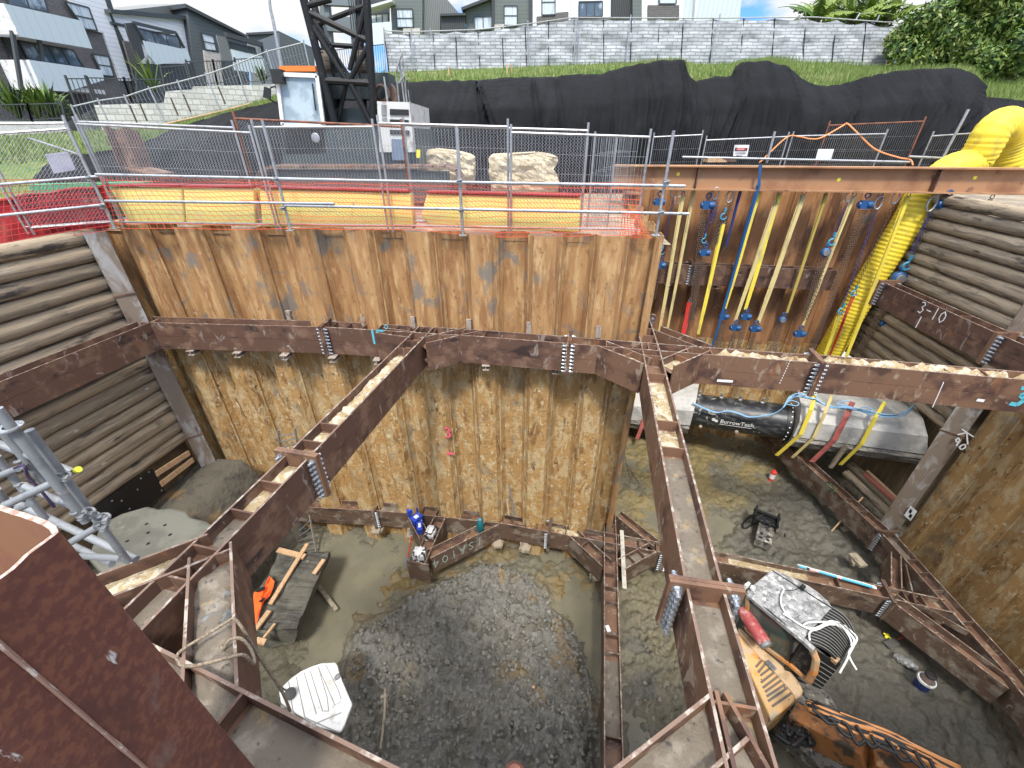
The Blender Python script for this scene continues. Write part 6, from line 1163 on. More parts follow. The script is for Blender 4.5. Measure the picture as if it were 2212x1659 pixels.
# markings on the right post, target board
PA_, PB2 = Vector((11.02, 8.32, 0)), Vector((11.02, 8.32, 0))+Vector((math.cos(R(-50)), math.sin(R(-50)), 0)); 
Pp = lambda x, y, o=.16: Pl(x, y, PA_+Vector((math.sin(R(-50)), -math.cos(R(-50)), 0))*o, PB2+Vector((math.sin(R(-50)), -math.cos(R(-50)), 0))*o)
kr = lambda x, y: (1773+.1984*x, 822.9+.1984*y)
m = MB(); nv = Vector((math.sin(R(-50)), -math.cos(R(-50)), 0))
for a, b in (((1535, 525), (1665, 610)), ((1490, 585), (1590, 562)), ((1590, 562), (1600, 690)), ((1470, 640), (1500, 620)), ((1500, 620), (1515, 650)), ((1515, 650), (1480, 670)), ((1480, 670), (1470, 640)), ((1515, 650), (1475, 705)), ((1500, 712), (1505, 716)), ((1530, 700), (1575, 690)), ((1575, 690), (1575, 725)), ((1575, 725), (1530, 748)), ((1530, 748), (1510, 730)), ((1510, 730), (1530, 700))): m.bar(Pp(*kr(*a)), Pp(*kr(*b)), .006, .028, nv.cross(Pp(*kr(*b))-Pp(*kr(*a))))
m.build('chalk_mark', paint_w, pB)
rt = thing('survey_target', 'black and white chequered survey target on the grey post', 'survey target', tuple(Pp(1968, 1110, .2))); Q = [Pp(1967, 1093, .2), Pp(1981, 1105, .2), Pp(1967, 1126, .2), Pp(1953, 1113, .2)]; m = MB(); m.prism(Q, -nv*.01); m.build('board', white_plain, rt)
cq = (Q[0]+Q[2])/2; sc_ = lambda p: cq+(p-cq)*.62; q4 = [sc_(p)+nv*.004 for p in Q]
for i in (0, 2): m = MB(); m.prism([q4[i], (q4[i]+q4[(i+1) % 4])/2, cq+nv*.004, (q4[i]+q4[i-1])/2], nv*.003); m.build('black_square', rubber, rt)
# pink marks on the orange piles and the left post
m = MB(); W_ = lambda x, y, o=.012: Pl(x, y, WA3+Vector((-.12, -.99, 0))*o, WB3+Vector((-.12, -.99, 0))*o); wu = (WB3-WA3).normalized(); strokes(m, '3', W_(961, 944, .03), wu, (0, 0, 1), .28, .045); o = m.build('spray_mark', paint_p); tag(o, 'pink sprayed number 3 on the orange sheet piles', 'marking')
m = MB(); m.bar(W_(966, 979, .03), W_(980, 981, .03), .01, .06, (0, 0, 1)); o = m.build('spray_mark', paint_p); tag(o, 'short pink sprayed dash below the pink number', 'marking')
m = MB()
for i in range(7): p = Pl(452+i*2.6, 1040+3*math.sin(i*2.1), Vector((-8.13, 8.46, 0)), Vector((-7.6, 8.9, 0))); m.bar(p+Vector((0, 0, -.11)), p+Vector((0, 0, .11)), .03, .006, nv)
o = m.build('spray_mark', paint_p); tag(o, 'pink sprayed square on the lower part of the left grey post', 'marking')
# leaning sticks by the far wall
for a, b, r, mt, lb in (((1099, 1045), (1112, 1115), .022, galv, 'pale rod leaning against the orange piles above the lower frame'), ((1095, 1075), (1099, 1112), .03, old_wood, 'short grey stick beside the pale rod')):
    m = MB(); m.tube([W_(*a, .25), W_(*b, .45)], r, 6); o = m.build('leaning_rod', mt); tag(o, lb, 'rod')
for (r0, lb, zz) in ((((601, 929), (606, 972), (637, 925), (643, 960)), 'top of an aluminium ladder against the piles left of the long strut', 'w'), (((639, 1144), (648, 1198), (668, 1108), (685, 1200)), 'lower aluminium ladder standing on the pit floor under the long strut', 'f')):
    if zz == 'w': A0_, A1_, B0_, B1_ = [W_(*p, .25) for p in r0]; A1_ += (A1_-A0_)*.8; B1_ += (B1_-B0_)*.8
    else:
        A1_, B1_ = Zp(*r0[1], FZ), Zp(*r0[3], FZ); A0_, B0_ = Yp(*r0[0], A1_.y+.7), Yp(*r0[2], B1_.y+.7)
    rt = thing('ladder', lb, 'ladder', tuple(A1_)); m = MB(); m.bar(A0_, A1_, .03, .06, (0, 1, 0)); m.bar(B0_, B1_, .03, .06, (0, 1, 0)); m.build('side_rails', galv, rt)
    for i in range(1, 6): m = MB(); m.tube([lerp(A0_, A1_, i/6), lerp(B0_, B1_, i/6)], .016, 6); m.build('rung', galv, rt)
# ================================================================== NEAR LEFT: close sheet pile and scaffold
npile = thing('sheet_pile', 'dark brown sheet pile standing close to the camera at the lower left', 'sheet pile', (-1.6, .8, -3)); TZ = .75
near_m = M('deep brown pile rust', (.115, .038, .024), [((.17, .062, .032), (26, 26, 26), 6, .45, .6), ((.075, .028, .02), (3, 3, 1.5), 6, .48, .66), ((.20, .14, .11), (2.2, 2.2, .9), 7, .60, .72), ((.50, .46, .40), (9, 9, 2.2), 8, .70, .735)], rough=.75, bump=(90, .5, .003), bump2=(8, .25, .01), rnd=False)
inner_m = M('orange inner pile rust', (.22, .10, .045), [((.20, .08, .04), (3, 3, 1.2), 6, .48, .62)], rough=.8, bump=(50, .3, .003), rnd=False); cut_m = M('pale flame cut edge', (.46, .36, .30), [((.30, .18, .13), (40, 40, 40), 4, .45, .6)], rough=.8, bump=(60, .8, .004))
pf = [Zp(-330, 1040, TZ), Zp(-60, 1078, TZ), Zp(40, 1103, TZ), Zp(95, 1122, TZ), Zp(118, 1134, TZ), Zp(124, 1145, TZ), Zp(116, 1156, TZ), Zp(0, 1253, TZ), Zp(-85, 1330, TZ)]
pf.append(pf[-1]+Vector((-.03, -.22, 0))); pf.append(pf[-1]+Vector((-.25, -.28, 0)))
pf2 = spline(pf, 4); inn = []
for i, p in enumerate(pf2):
    d = (pf2[min(i+1, len(pf2)-1)]-pf2[max(i-1, 0)]).normalized(); inn.append(p+Vector((d.y, -d.x, 0))*.016)
zs = [TZ, .6, .3, -.2, -1, -2, -3.2]; jig = [.006*(random.random()-.5) for _ in pf2]
m = MB(); m.grid([[Vector((p.x, p.y, z+(jig[i] if z == TZ else 0))) for i, p in enumerate(pf2)] for z in zs][::-1]); m.build('outer_face', near_m, npile)
m = MB(); m.grid([[Vector((p.x, p.y, z+(jig[i] if z == TZ else 0))) for i, p in enumerate(inn)] for z in zs]); m.build('inner_face', inner_m, npile)
m = MB(); m.grid([[Vector((p.x, p.y, TZ+jig[i])) for i, p in enumerate(pf2)], [Vector((p.x, p.y, TZ+jig[i]-.002)) for i, p in enumerate(inn)]]); m.build('cut_edge', cut_m, npile); m = MB(); q9 = pf[8]; m.tube([Vector((q9.x+.004, q9.y+.004, z)) for z in np.linspace(TZ-.01, -3, 30)], .006, 6, rs=[.005+.003*random.random() for _ in range(30)]); m.build('ridge_highlight', M('painted ridge highlight', (.24, .14, .10), [((.45, .38, .32), (30, 30, 9), 7, .55, .64)], rough=.7), npile)  # pale tube down the ridge is a painted highlight that brings out the crease
m = MB(); c0 = Zp(1112, 1672, .2); m.lathe([(.0, .015), (.02, .01), (.035, -.02), (.04, -.4)], tuple(c0), 14); o = m.build('steel_stub', near_m); tag(o, 'rounded top of a rusty steel stub at the bottom edge of the picture', 'steel stub')
scf = thing('scaffold_tower', 'galvanised scaffold tubes with clamps at the left edge in front of the log wall', 'scaffold', (-3, 1.95, -1.6))
sk = lambda x, y: (x*.3459, 877.8+.3459*y)
def stube(a, b, Ya, Yb_, r=.0242, mt=None): m = MB(); m.tube([Yp(*sk(*a), Ya), Yp(*sk(*b), Yb_)], r, 14); m.tube([Yp(*sk(*a), Ya), Yp(*sk(*b), Yb_)], r*.8, 10, False); m.build('tube', mt or galv_dull, scf, smooth='auto')
stube((-20, 15), (538, 720), 1.9, 1.9, .026); stube((182, 148), (800, 970), 1.98, 1.98); stube((-20, 315), (295, 715), 2.35, 2.35); stube((-30, 225), (455, 410), 2.15, 2.05); stube((28, 620), (372, 458), 1.9, 2.0); stube((155, 500), (660, 705), 2.2, 2.0); stube((440, 850), (605, 755), 1.95, 2.0); stube((60, 585), (850, 955), 2.5, 2.1, .028); stube((460, 870), (700, 985), 2.5, 2.2, .026); stube((500, 935), (760, 950), 2.2, 2.0); stube((-20, 440), (110, 390), 2.3, 2.3); stube((-30, 100), (270, 470), 2.1, 2.1)
stube((-20, 520), (60, 620), 2.3, 2.3); stube((110, 640), (180, 610), 2.2, 2.2)
m = MB(); c = Yp(*sk(58, 132), 1.9); m.lathe([(.03, .005), (.062, .005), (.062, -.005), (.03, -.005)], tuple(c), 20)
for i in range(8): m.box((c.x+.05*math.cos(i*.785), c.y+.05*math.sin(i*.785), c.z), (.012, .012, .014))
m.build('rosette', galv, scf)
for (x, y, Y_) in ((400, 440, 1.96), (555, 665, 1.93), (500, 680, 1.88), (650, 700, 1.95), (640, 750, 1.95), (145, 505, 2.3), (155, 360, 2.1)):
    c = Yp(*sk(x, y), Y_); m = MB(); m.tube([c+Vector((.035*math.cos(a*.7), .03*math.sin(a*.7), .006*a)) for a in range(9)], .009, 6); m.box(tuple(c+Vector((.03, -.02, 0))), (.03, .04, .035), .4); m.tube([c+Vector((.02, -.04, 0)), c+Vector((.06, -.05, .01))], .006, 6); m.build('coupler', galv_dull, scf)
m = MB(); m.tube([Yp(*sk(478, 400), 2.03), Yp(*sk(490, 392), 2.03)], .021, 12); m.build('yellow_cap', tagm, scf)
m = MB(); m.tube(spline([Yp(*sk(90, 385), 2.1), Yp(*sk(150, 370), 2.05), Yp(*sk(175, 440), 2.05), Yp(*sk(250, 520), 2.05), Yp(*sk(340, 630), 2.05)], 6), .009, 6); m.build('purple_strap', M('purple strap', (.045, .03, .07), rough=.8), scf)
# black plate, battens and slab at the foot of the left logs
LAv, LBv = Vector((*LA, 0)), Vector((*LB, 0)); lun = Vector((LAv.y-LBv.y, -(LAv.x-LBv.x), 0)).normalized(); LW = lambda x, y, o=.2: Pl(x, y, LAv+lun*o, LBv+lun*o)
m = MB(); m.prism([LW(*sk(*p), .2) for p in ((560, 645), (945, 388), (1028, 535), (870, 660), (640, 850))], lun*.03); bp = m.build('black_plate', M('black steel plate', (.006, .006, .007), rough=.5)); tag(bp, 'black steel plate at the foot of the left log wall', 'plate')
m = MB()
for x, y in ((700, 590), (930, 410), (1010, 525), (760, 590), (860, 520), (810, 640), (880, 450), (650, 670)): m.lathe([(0, .012), (.02, .006), (.022, 0)], tuple(LW(*sk(x, y), .235)), 8, lun)
bp2 = m.build('rivet', galv_dull, bp)
for a, b, lb in (((970, 425), (1180, 290), 'upper of two pale battens beside the black plate'), ((1000, 490), (1205, 332), 'lower of two pale battens beside the black plate')): m = MB(); m.bar(LW(*sk(*a), .22), LW(*sk(*b), .22), .05, .13, (0, 0, 1)); o = m.build('batten', new_wood); tag(o, lb, 'timber', 'battens by the black plate')
slab_m = M('olive grey concrete slab', (.17, .17, .14), [((.12, .12, .10), (1.2, 1.2, 1.2), 6, .45, .62), ((.42, .41, .36), (1.4, 1.4, 1.4), 8, .62, .72)], rough=.85, bump=(12, .4, .01), rnd=False)
m = MB(); P = [(215, 1132), (262, 1108), (318, 1092), (342, 1098), (372, 1096), (402, 1104), (412, 1116), (445, 1124), (462, 1135), (440, 1160), (400, 1190), (300, 1230), (225, 1245), (188, 1205)]; Q = [Zp(x, y, -5.35) for x, y in P]; m.prism([q_-Vector((0, 0, .9)) for q_ in Q], (0, 0, .9)); o = m.build('concrete_slab', slab_m, bevel=.06); tag(o, 'large grey concrete slab lying below the left log wall', 'concrete slab')
m = MB()
for x, y in ((915, 735), (1030, 742), (925, 790), (925, 858), (1062, 802), (795, 842)): m.lathe([(0, .004), (.03, .003), (.035, 0)], tuple(Zp(*sk(x, y), -5.35)+Vector((0, 0, .002))), 10)
m.build('bolt_hole', rubber, o)
hump = []
m = MB(); P = []
for i in range(26):
    t = i/25; r = []
    for j in range(20):
        s = j/19; x = lerp((-9.2, 5.0, 0), (-8.2, 8.7, 0), t)+Vector((2.6*s-.3, 0, 0)); z = -5.85-.15*s-(max(0, s-.45)*6.5)-.5*(1-t)+.35*(float(fbm(np.float64(t*5), np.float64(s*4), 4))-.5); r.append((x.x, x.y, z))
    P.append(r)
m.grid(P); m.build('earth_slope', M('damp dark earth', (.10, .088, .065), [((.20, .13, .06), 1.2, 7, .56, .66), ((.06, .055, .045), 3, 8, .5, .62)], rough=.85, bump=(6, 1, .08, 9), rnd=False), smooth=True, kind='structure')
# broken pipe segment with battens and an orange vest
dr = M('dark wet rock', (.10, .095, .075), [((.055, .052, .045), (3, 3, 3), 8, .45, .62), ((.24, .235, .20), (2.2, 2.2, 5), 8, .58, .7)], rough=.7, bump=(7, .9, .05, 8), rnd=False)
sg_ = thing('pipe_segment', 'tilted half shell of dark concrete on the pit floor under the long strut', 'concrete segment', tuple(Zp(620, 1330, FZ)))
a, b = Zp(590, 1385, -8.25), Zp(668, 1218, -8.25); u, n = axis_frame(a, b); P = []
for i in range(30):
    t = i/29; row = []
    for j in range(20):
        th = math.pi*(.02+j/19*.96); rr = .66*(1+.10*(float(fbm(np.float64(i*.3), np.float64(j*.35), 4))-.5)); row.append(lerp(a, b, t)+n*(math.cos(th)*rr*1.0)+Vector((0, 0, .55-math.sin(th)*rr*1.15))+u*(.05*math.sin(j)))
    P.append(row)
m = MB(); m.grid(P); P2 = [[p+Vector((0, 0, .1)) if 0 < j < 19 else p for j, p in enumerate(r)] for r in P]; m.f.append(tuple(range(20))); m.mi.append(0); m.f.append(tuple(range(599, 579, -1))); m.mi.append(0); m.build('shell', dr, sg_, smooth=False)
m = MB(); m.grid([[lerp(r[0], r[-1], s)+Vector((0, 0, -.02+.16*(float(fbm(np.float64(i*.25), np.float64(s*4), 4))-.5))) for s in (0, .25, .5, .75, 1)] for i, r in enumerate(P)]); m.build('flat_top', dr, sg_)
for (a, b, w_, lb) in (((600, 1188), (658, 1203), .14, 'pale board across the far end of the dark segment'), ((664, 1175), (584, 1305), .10, 'long pale batten lying along the dark segment'), ((700, 1209), (678, 1240), .10, 'short pale batten at the upper right of the dark segment'), ((552, 1360), (582, 1320), .11, 'pale batten at the lower left of the dark segment'), ((553, 1383), (573, 1388), .12, 'short board at the foot of the dark segment'), ((570, 1378), (594, 1348), .05, 'thin batten leaning on the foot of the dark segment'), ((688, 1266), (727, 1318), .10, 'dark stick lying on the mud right of the segment')):
    m = MB(); zz = -7.62 if b[0] < 700 else -8.7; m.bar(Zp(*a, zz), Zp(*b, zz-.05), w_, .05); o = m.build('loose_batten', new_wood if b[0] < 700 else old_wood); tag(o, lb, 'timber', 'loose battens around the dark segment')
V = [(582, 1244), (593, 1256), (590, 1272), (583, 1286), (570, 1300), (563, 1320), (553, 1350), (547, 1319), (546, 1290), (549, 1279), (567, 1272), (574, 1258)]
m = MB(); cv = (566, 1290); rings = []
for s in (1, .8, .55, .3, .05): rings.append([Zp(cv[0]+(x-cv[0])*s, cv[1]+(y-cv[1])*s, -7.62+.10*(1-s)+.06*math.sin(i*2.3+s*6)) for i, (x, y) in enumerate(V+[V[0]])])
m.grid(rings); vm = M('hi vis orange cloth', (.95, .13, .02), rough=.8); o = m.build('orange_vest', vm, smooth=True); tag(o, 'crumpled orange high visibility vest lying on the dark segment', 'vest')
m = MB(); m.bar(Zp(553, 1276, -7.50), Zp(572, 1270, -7.5), .08, .02); m.bar(Zp(560, 1300, -7.48), Zp(572, 1292, -7.48), .05, .02); m.build('collar', rubber, o)
# ================================================================== THINGS ON THE LOWER FRAME
lz = LZ-.13
def carton(name, px, sz, rot, mt, label, cat='box', z=lz, extra=None):
    c = Zp(*px, z+sz[2]/2); rt = thing(name, label, cat, (c.x, c.y, z)); m = MB(); m.box(tuple(c), sz, rot); m.build('carton', mt, rt, bevel=.008)
    m = MB(); m.box((c.x, c.y, c.z+sz[2]/2+.003), (sz[0]*.4, sz[1]*.5, .006), rot); m.build('label', white_plain, rt)
    if extra: 
        m = MB(); m.box((c.x, c.y, c.z), (sz[0]+.01, .03, sz[2]+.01), rot); m.box((c.x, c.y, c.z), (.03, sz[1]+.01, sz[2]+.01), rot); m.build('strapping', white_plain, rt)
    return rt
bluep = M('blue plastic bag', (.02, .06, .42), [((.4, .45, .6), 14, 3, .62, .68)], rough=.4); wbp = M('black and white printed wrap', (.55, .55, .56), [((.03, .03, .035), (9, 9, 9), 4, .5, .54)], rough=.45)
carton('blue_box', (889, 1102), (.30, .24, .26), .6, bluep, 'blue and white box in the left corner of the lower frame, furthest from the camera'); carton('blue_bag', (900, 1122), (.30, .22, .22), .9, bluep, 'blue bag below the blue and white box on the lower frame', 'bag'); carton('blue_bag', (907, 1140), (.16, .3, .2), .2, bluep, 'smaller crumpled blue bag nearest the strut stub', 'bag')
carton('wrapped_parcel', (931, 1152), (.26, .36, .22), -.15, wbp, 'black and white printed parcel between the stub flanges', 'parcel'); carton('wrapped_parcel', (907, 1198), (.30, .28, .26), -.1, wbp, 'taped black and white parcel at the end of the strut stub', 'parcel', extra=1)
c = Zp(1038, 1146, LZ-.15); rt = thing('water_bottle', 'teal water bottle standing on the lower frame beside the chalk letters', 'bottle', tuple(c)); m = MB(); m.lathe([(0, 0), (.10, 0), (.105, .02), (.105, .28), (.085, .33), (.04, .37), (.04, .42), (0, .42)], tuple(c), 18); m.build('bottle_body', M('teal plastic', (.01, .10, .12), rough=.15), rt, smooth='auto'); m = MB(); m.lathe([(.045, .40), (.045, .45), (0, .455)], tuple(c), 12); m.build('cap', cyan_m, rt)
rt = thing('spade', 'spade with a red handle hanging beside the strut stub', 'spade', tuple(Zp(880, 1200, -8.0))); m = MB(); a, b = Zp(890, 1158, -7.8), Zp(881, 1204, -8.4); m.tube([a, b], .02, 6); m.build('handle', red_web, rt); m = MB(); m.bar(b, b+(b-a)*.35+Vector((-.05, 0, 0)), .2, .02); m.build('blade', galv_dull, rt); m = MB(); m.tube([a+Vector((.05*math.cos(t), .02, .08+.06*math.sin(t))) for t in np.linspace(0, 6.28, 10)], .014, 6); m.build('grip', galv_dull, rt)
m = MB(); m.bar(Zp(1343, 1146, LZ+.06), Zp(1349, 1272, LZ-.12), .10, .04); o = m.build('prop_board', M('pale grey weathered board', (.42, .39, .33), [((.26, .23, .19), (9, 9, 9), 5, .5, .65)], rough=.85)); tag(o, 'pale weathered board lying across the lower frame right of the narrow strut', 'board')
m = MB(); c = Zp(1313, 1358, LZ-.14); m.box(tuple(c), (.09, .14, .03), .2); o = m.build('paper_scrap', white_plain); tag(o, 'white paper scrap lying on the narrow lower strut', 'paper')
m = MB(); m.ico(tuple(Zp(1327, 1370, LZ-.12)), .06, (1, .7, .4)); o = m.build('stone', clod); tag(o, 'small dark stone beside the white paper scrap', 'stone')
st_m = [M('staff light blue', (.10, .42, .62), rough=.5), M('staff pink', (.72, .45, .42), rough=.5), white_plain, rubber]
rt = thing('levelling_staff', 'light blue and pink striped levelling staff lying on the lower strut', 'survey staff', tuple(Zp(1726, 1224, LZ-.1))); A_, B_ = Zp(1726, 1222, LZ+.04), Zp(1893, 1270, LZ+.04)
for i, (t0, t1, k) in enumerate(((0, .10, 0), (.10, .14, 3), (.14, .26, 1), (.26, .50, 0), (.50, .56, 1), (.56, .74, 0), (.74, .95, 0), (.95, 1, 2))): m = MB(); m.bar(lerp(A_, B_, t0), lerp(A_, B_, t1), .07, .025); m.build('staff_band', st_m[k], rt)
m = MB(); m.bar(A_+Vector((-.02, .03, .002)), B_+Vector((0, .03, .002)), .02, .028); m.build('white_edge', white_plain, rt)
# rope over the near node
rope_m = M('frayed tan rope', (.27, .215, .15), [((.13, .10, .07), (60, 60, 60), 3, .45, .6)], rough=.9, bump=(90, .8, .004))
n3 = lambda x, y, z: Zp(x/3, 1106+y/3, z)
pts = [n3(1880, 1285, -2.9), n3(1820, 1150, -2.6), n3(1700, 970, -2.2), n3(1600, 800, -1.85), n3(1530, 700, -1.72), n3(1490, 700, -1.71), n3(1350, 790, -1.72), n3(1200, 880, -1.72), n3(1150, 930, -1.74), n3(1165, 985, -1.76), n3(1230, 1000, -1.74), n3(1400, 965, -1.72), n3(1560, 925, -1.71), n3(1610, 950, -1.76), n3(1640, 985, -1.85), n3(1650, 960, -1.85), n3(1620, 880, -1.8), n3(1560, 820, -1.73), n3(1490, 830, -1.75), n3(1445, 890, -1.86), n3(1440, 800, -1.86), n3(1460, 760, -1.86)]
m = MB(); m.tube(spline(pts, 8), .0125, 8); o = m.build('rope', rope_m, smooth=True); tag(o, 'tan rope looped over the node of the upper frame at the lower left', 'rope')
stn = M('blue grey stone', (.13, .135, .13), [((.20, .20, .19), 7, 6, .5, .65)], rough=.85, bump=(20, .6, .01))
for i, (x, y, r, lb) in enumerate(((1400, 600, .075, 'blue grey stone highest on the clay filled brace'), (1370, 690, .07, 'blue grey stone on the left of the close pair on the brace'), (1445, 680, .085, 'largest blue grey stone on the clay filled brace'), (1475, 530, .05, 'small stone at the right side of the brace'), (1350, 745, .05, 'low flat stone below the pair on the brace'))):
    m = MB(); m.ico(tuple(n3(x, y, -1.86)), r, (1.2, .8, .55), .3, i); o = m.build('stone', stn); tag(o, lb, 'stone', 'stones on the near brace')
# ================================================================== THINGS ON THE PIT FLOOR
def fl(x, y, up=0.): p = Zp(x, y, FZ); return Vector((p.x, p.y, floor_z(p.x, p.y)+up))
# demolition hammer attachment
rt = thing('hydraulic_breaker', 'muddy excavator breaker lying on the mud with its black hoses', 'breaker', tuple(fl(1650, 1150)))
kb = lambda x, y, z: Zp(1316.7+.1984*x, 987.5+.1984*y, z)
bm_b = M('muddy grey tool steel', (.14, .13, .11), [((.42, .40, .34), (5, 5, 5), 7, .52, .62), ((.03, .03, .03), (7, 7, 7), 6, .52, .6)], rough=.6)
a, b = kb(1720, 640, FZ+.35), kb(1662, 955, FZ+.30); m = MB(); m.bar(a, b, .42, .32); m.build('breaker_housing', bm_b, rt, bevel=.02)
m = MB(); c = kb(1700, 670, FZ+.60); u = (b-a).normalized(); s_ = u.cross(Vector((0, 0, 1))).normalized()
for sd in (-.3, .3): m.bar(c+s_*sd-u*.25, c+s_*sd+u*.22, .05, .34)
m.tube([c+s_*-.36-u*.1+Vector((0, 0, .1)), c+s_*.36-u*.1+Vector((0, 0, .1))], .05, 8); m.tube([c+s_*-.36+u*.15, c+s_*.36+u*.15], .05, 8); m.bar(c-s_*.34-u*.0, c+s_*.34, .28, .06); m.build('mounting_bracket', black_paint, rt)
m = MB()
for sd in (-.09, .09):
    for k in (.80, .92): m = MB(); m.lathe([(0, .006), (.045, .005), (.05, 0)], tuple(lerp(a, b, k)+s_*sd+Vector((0, 0, .162))), 10); m.build('bolt_hole', rubber, rt)
for P in (((1620, 620), (1540, 640), (1470, 700), (1450, 750), (1490, 770), (1560, 730), (1640, 700), (1700, 680)), ((1800, 680), (1860, 740), (1900, 800), (1910, 880)), ((1740, 740), (1790, 780), (1820, 860), (1865, 915)), ((1600, 660), (1700, 620), (1790, 690), (1740, 760), (1650, 720)), ((1640, 640), (1720, 700), (1760, 700))):
    m = MB(); m.tube(spline([kb(x, y, FZ+(.62 if 1560 < x < 1780 else .14)) for x, y in P], 6), .028, 8); m.build('hose', rubber, rt, smooth=True)
# cartridge, sticks, spade, bucket, tag
c = fl(1665, 1036); rt = thing('red_canister', 'small red and white canister standing on the mud beyond the breaker', 'canister', tuple(c)); m = MB(); m.lathe([(0, 0), (.09, 0), (.09, .10)], tuple(c), 14); m.build('base', red_web, rt); m = MB(); m.lathe([(.091, .10), (.091, .30)], tuple(c), 14); m.build('white_label', white_plain, rt); m = MB(); m.lathe([(.09, .30), (.09, .38), (.05, .42), (.03, .47), (0, .47)], tuple(c), 14); m.build('top', red_web, rt)
m = MB(); m.tube([Zp(1864, 1074, LZ+.02), fl(1791, 1156, .02)], .022, 6); o = m.build('stick', new_wood); tag(o, 'long pale stick leaning on the right waler of the lower frame', 'stick')
m = MB(); a, b = fl(1813, 1155, .05), fl(1860, 1150, .05); m.bar(a, b, .16, .05); o = m.build('muddy_board', old_wood); tag(o, 'short muddy board lying on the mud below the leaning stick', 'board')
c = fl(1909, 1382, .04); m = MB(); m.box(tuple(c), (.15, .05, .01), .6); m.box(tuple(c+Vector((0, 0, .011))), (.05, .15, .01), .6); o = m.build('survey_marker', tagm); tag(o, 'small yellow cross shaped marker on the mud left of the spade', 'marker')
rt = thing('spade', 'spade with a red shaft lying on the mud beside the yellow marker', 'spade', tuple(fl(1920, 1400))); m = MB(); a, b = fl(1930, 1393, .08), fl(1966, 1371, .12); m.tube([a, b], .024, 8); m.build('shaft', M('faded red wood', (.33, .09, .06), rough=.7), rt); m = MB(); m.tube([b, fl(1985, 1362, .12)], .03, 8); m.build('grip', rubber, rt); m = MB(); m.prism([fl(1899, 1396, .06), fl(1916, 1412, .06), fl(1934, 1405, .07), fl(1922, 1388, .09)], (0, 0, .015)); m.build('blade', M('muddy steel blade', (.07, .068, .06), rough=.5), rt)
c = fl(1980, 1490)
rt = thing('paint_bucket', 'blue bucket with a white rim holding a black lidded tin', 'bucket', tuple(c)); k_ = .47; Lp = lambda P: [(r*k_, z*k_) for r, z in P]; m = MB(); m.lathe(Lp([(0, 0), (.28, 0), (.31, .50)]), tuple(c), 28); m.build('bucket_body', M('navy plastic', (.015, .035, .15), [((.10, .13, .25), 9, 5, .58, .66)], rough=.35), rt, smooth='auto')
m = MB(); m.lathe(Lp([(.30, .48), (.345, .50), (.345, .60), (.33, .63), (.29, .63), (.27, .5), (.26, .1)]), tuple(c), 28); m.build('white_rim', white_plain, rt, smooth='auto'); m = MB(); c2 = c+Vector((.02, .02, .14)); m.lathe(Lp([(0, .0), (.19, 0), (.19, .60)]), tuple(c2), 24); m.build('tin', M('pinkish tin', (.30, .22, .19), rough=.5), rt, smooth='auto')
m = MB(); m.lathe(Lp([(.195, .56), (.22, .58), (.22, .68), (.17, .70), (.165, .66), (0, .66)]), tuple(c2), 24); m.build('black_lid', rubber, rt, smooth='auto'); m = MB(); m.tube([c2+Vector((.09*math.cos(t), .09*math.sin(t), .33+.01*math.sin(3*t))) for t in np.linspace(-.3, 3.4, 14)], .004, 5); m.build('handle', rubber, rt)
c = fl(1945, 1440, .06); m = MB(); clear = M('clear dusty plastic bag', (.22, .22, .21), [((.45, .46, .46), (9, 9, 9), 6, .5, .62)], rough=.25, alpha=.75, rnd=False); rs = np.random.RandomState(2); P = []
for i in range(14):
    t = i/13; r = []
    for j in range(15):
        th = j/14*2*math.pi; rr = (.06+.05*math.sin(t*3.0))*(1+.35*(rs.rand()-.5)*(j % 14 != 0)); p = lerp((c.x-.12, c.y+.16, c.z), (c.x+.14, c.y-.16, c.z+.04), t); r.append((p.x+rr*math.cos(th)*.8, p.y+rr*math.cos(th)*.6, p.z+rr*math.sin(th)*.8))
    P.append(r)
m.grid(P); o = m.build('plastic_bag', clear); tag(o, 'crumpled clear plastic bag beside the blue bucket', 'bag')
# poles and chips on the heap
m = MB(); a, b = fl(844, 1523, .55), fl(829, 1634, .12); m.tube(spline([a, lerp(a, b, .5)+Vector((.02, 0, 0)), b], 4), .028, 7); m.tube([lerp(a, b, .16)+Vector((-.08, 0, .03)), lerp(a, b, .16)+Vector((.04, .02, .03))], .03, 6); o = m.build('wooden_pole', old_wood); tag(o, 'muddy wooden pole stuck in the dark heap', 'pole')
m = MB(); m.bar(fl(1151, 1497, .06), fl(1163, 1524, .06), .07, .03); o = m.build('wood_chip', new_wood); tag(o, 'orange wood chip lying on the dark heap', 'wood chip')
m = MB(); m.tube(spline([fl(670, 1225, .03), fl(740, 1238, .04), fl(780, 1252, .03)], 5), .018, 6); o = m.build('thin_bar', rubber); tag(o, 'thin dark bar lying in the wet mud left of the lower frame', 'bar')
for i, (x, y) in enumerate(((1340, 955), (1352, 990))):
    m = MB(); m.tube([fl(x+10, y+30, .05), fl(x+22+i*8, y+78-i*20, .05)], .014, 5); o = m.build('twig', old_wood); tag(o, ['longer', 'shorter'][i]+' twig on the ochre mud right of the orange piles', 'twig')
m = MB(); m.tube([fl(x, y, .03) for x, y in ((770, 1122), (780, 1128), (775, 1134), (764, 1132), (766, 1124), (776, 1122), (784, 1130))], .012, 5); o = m.build('wire_coil', galv_dull); tag(o, 'loose wire coil on the mud under the left waler', 'wire')
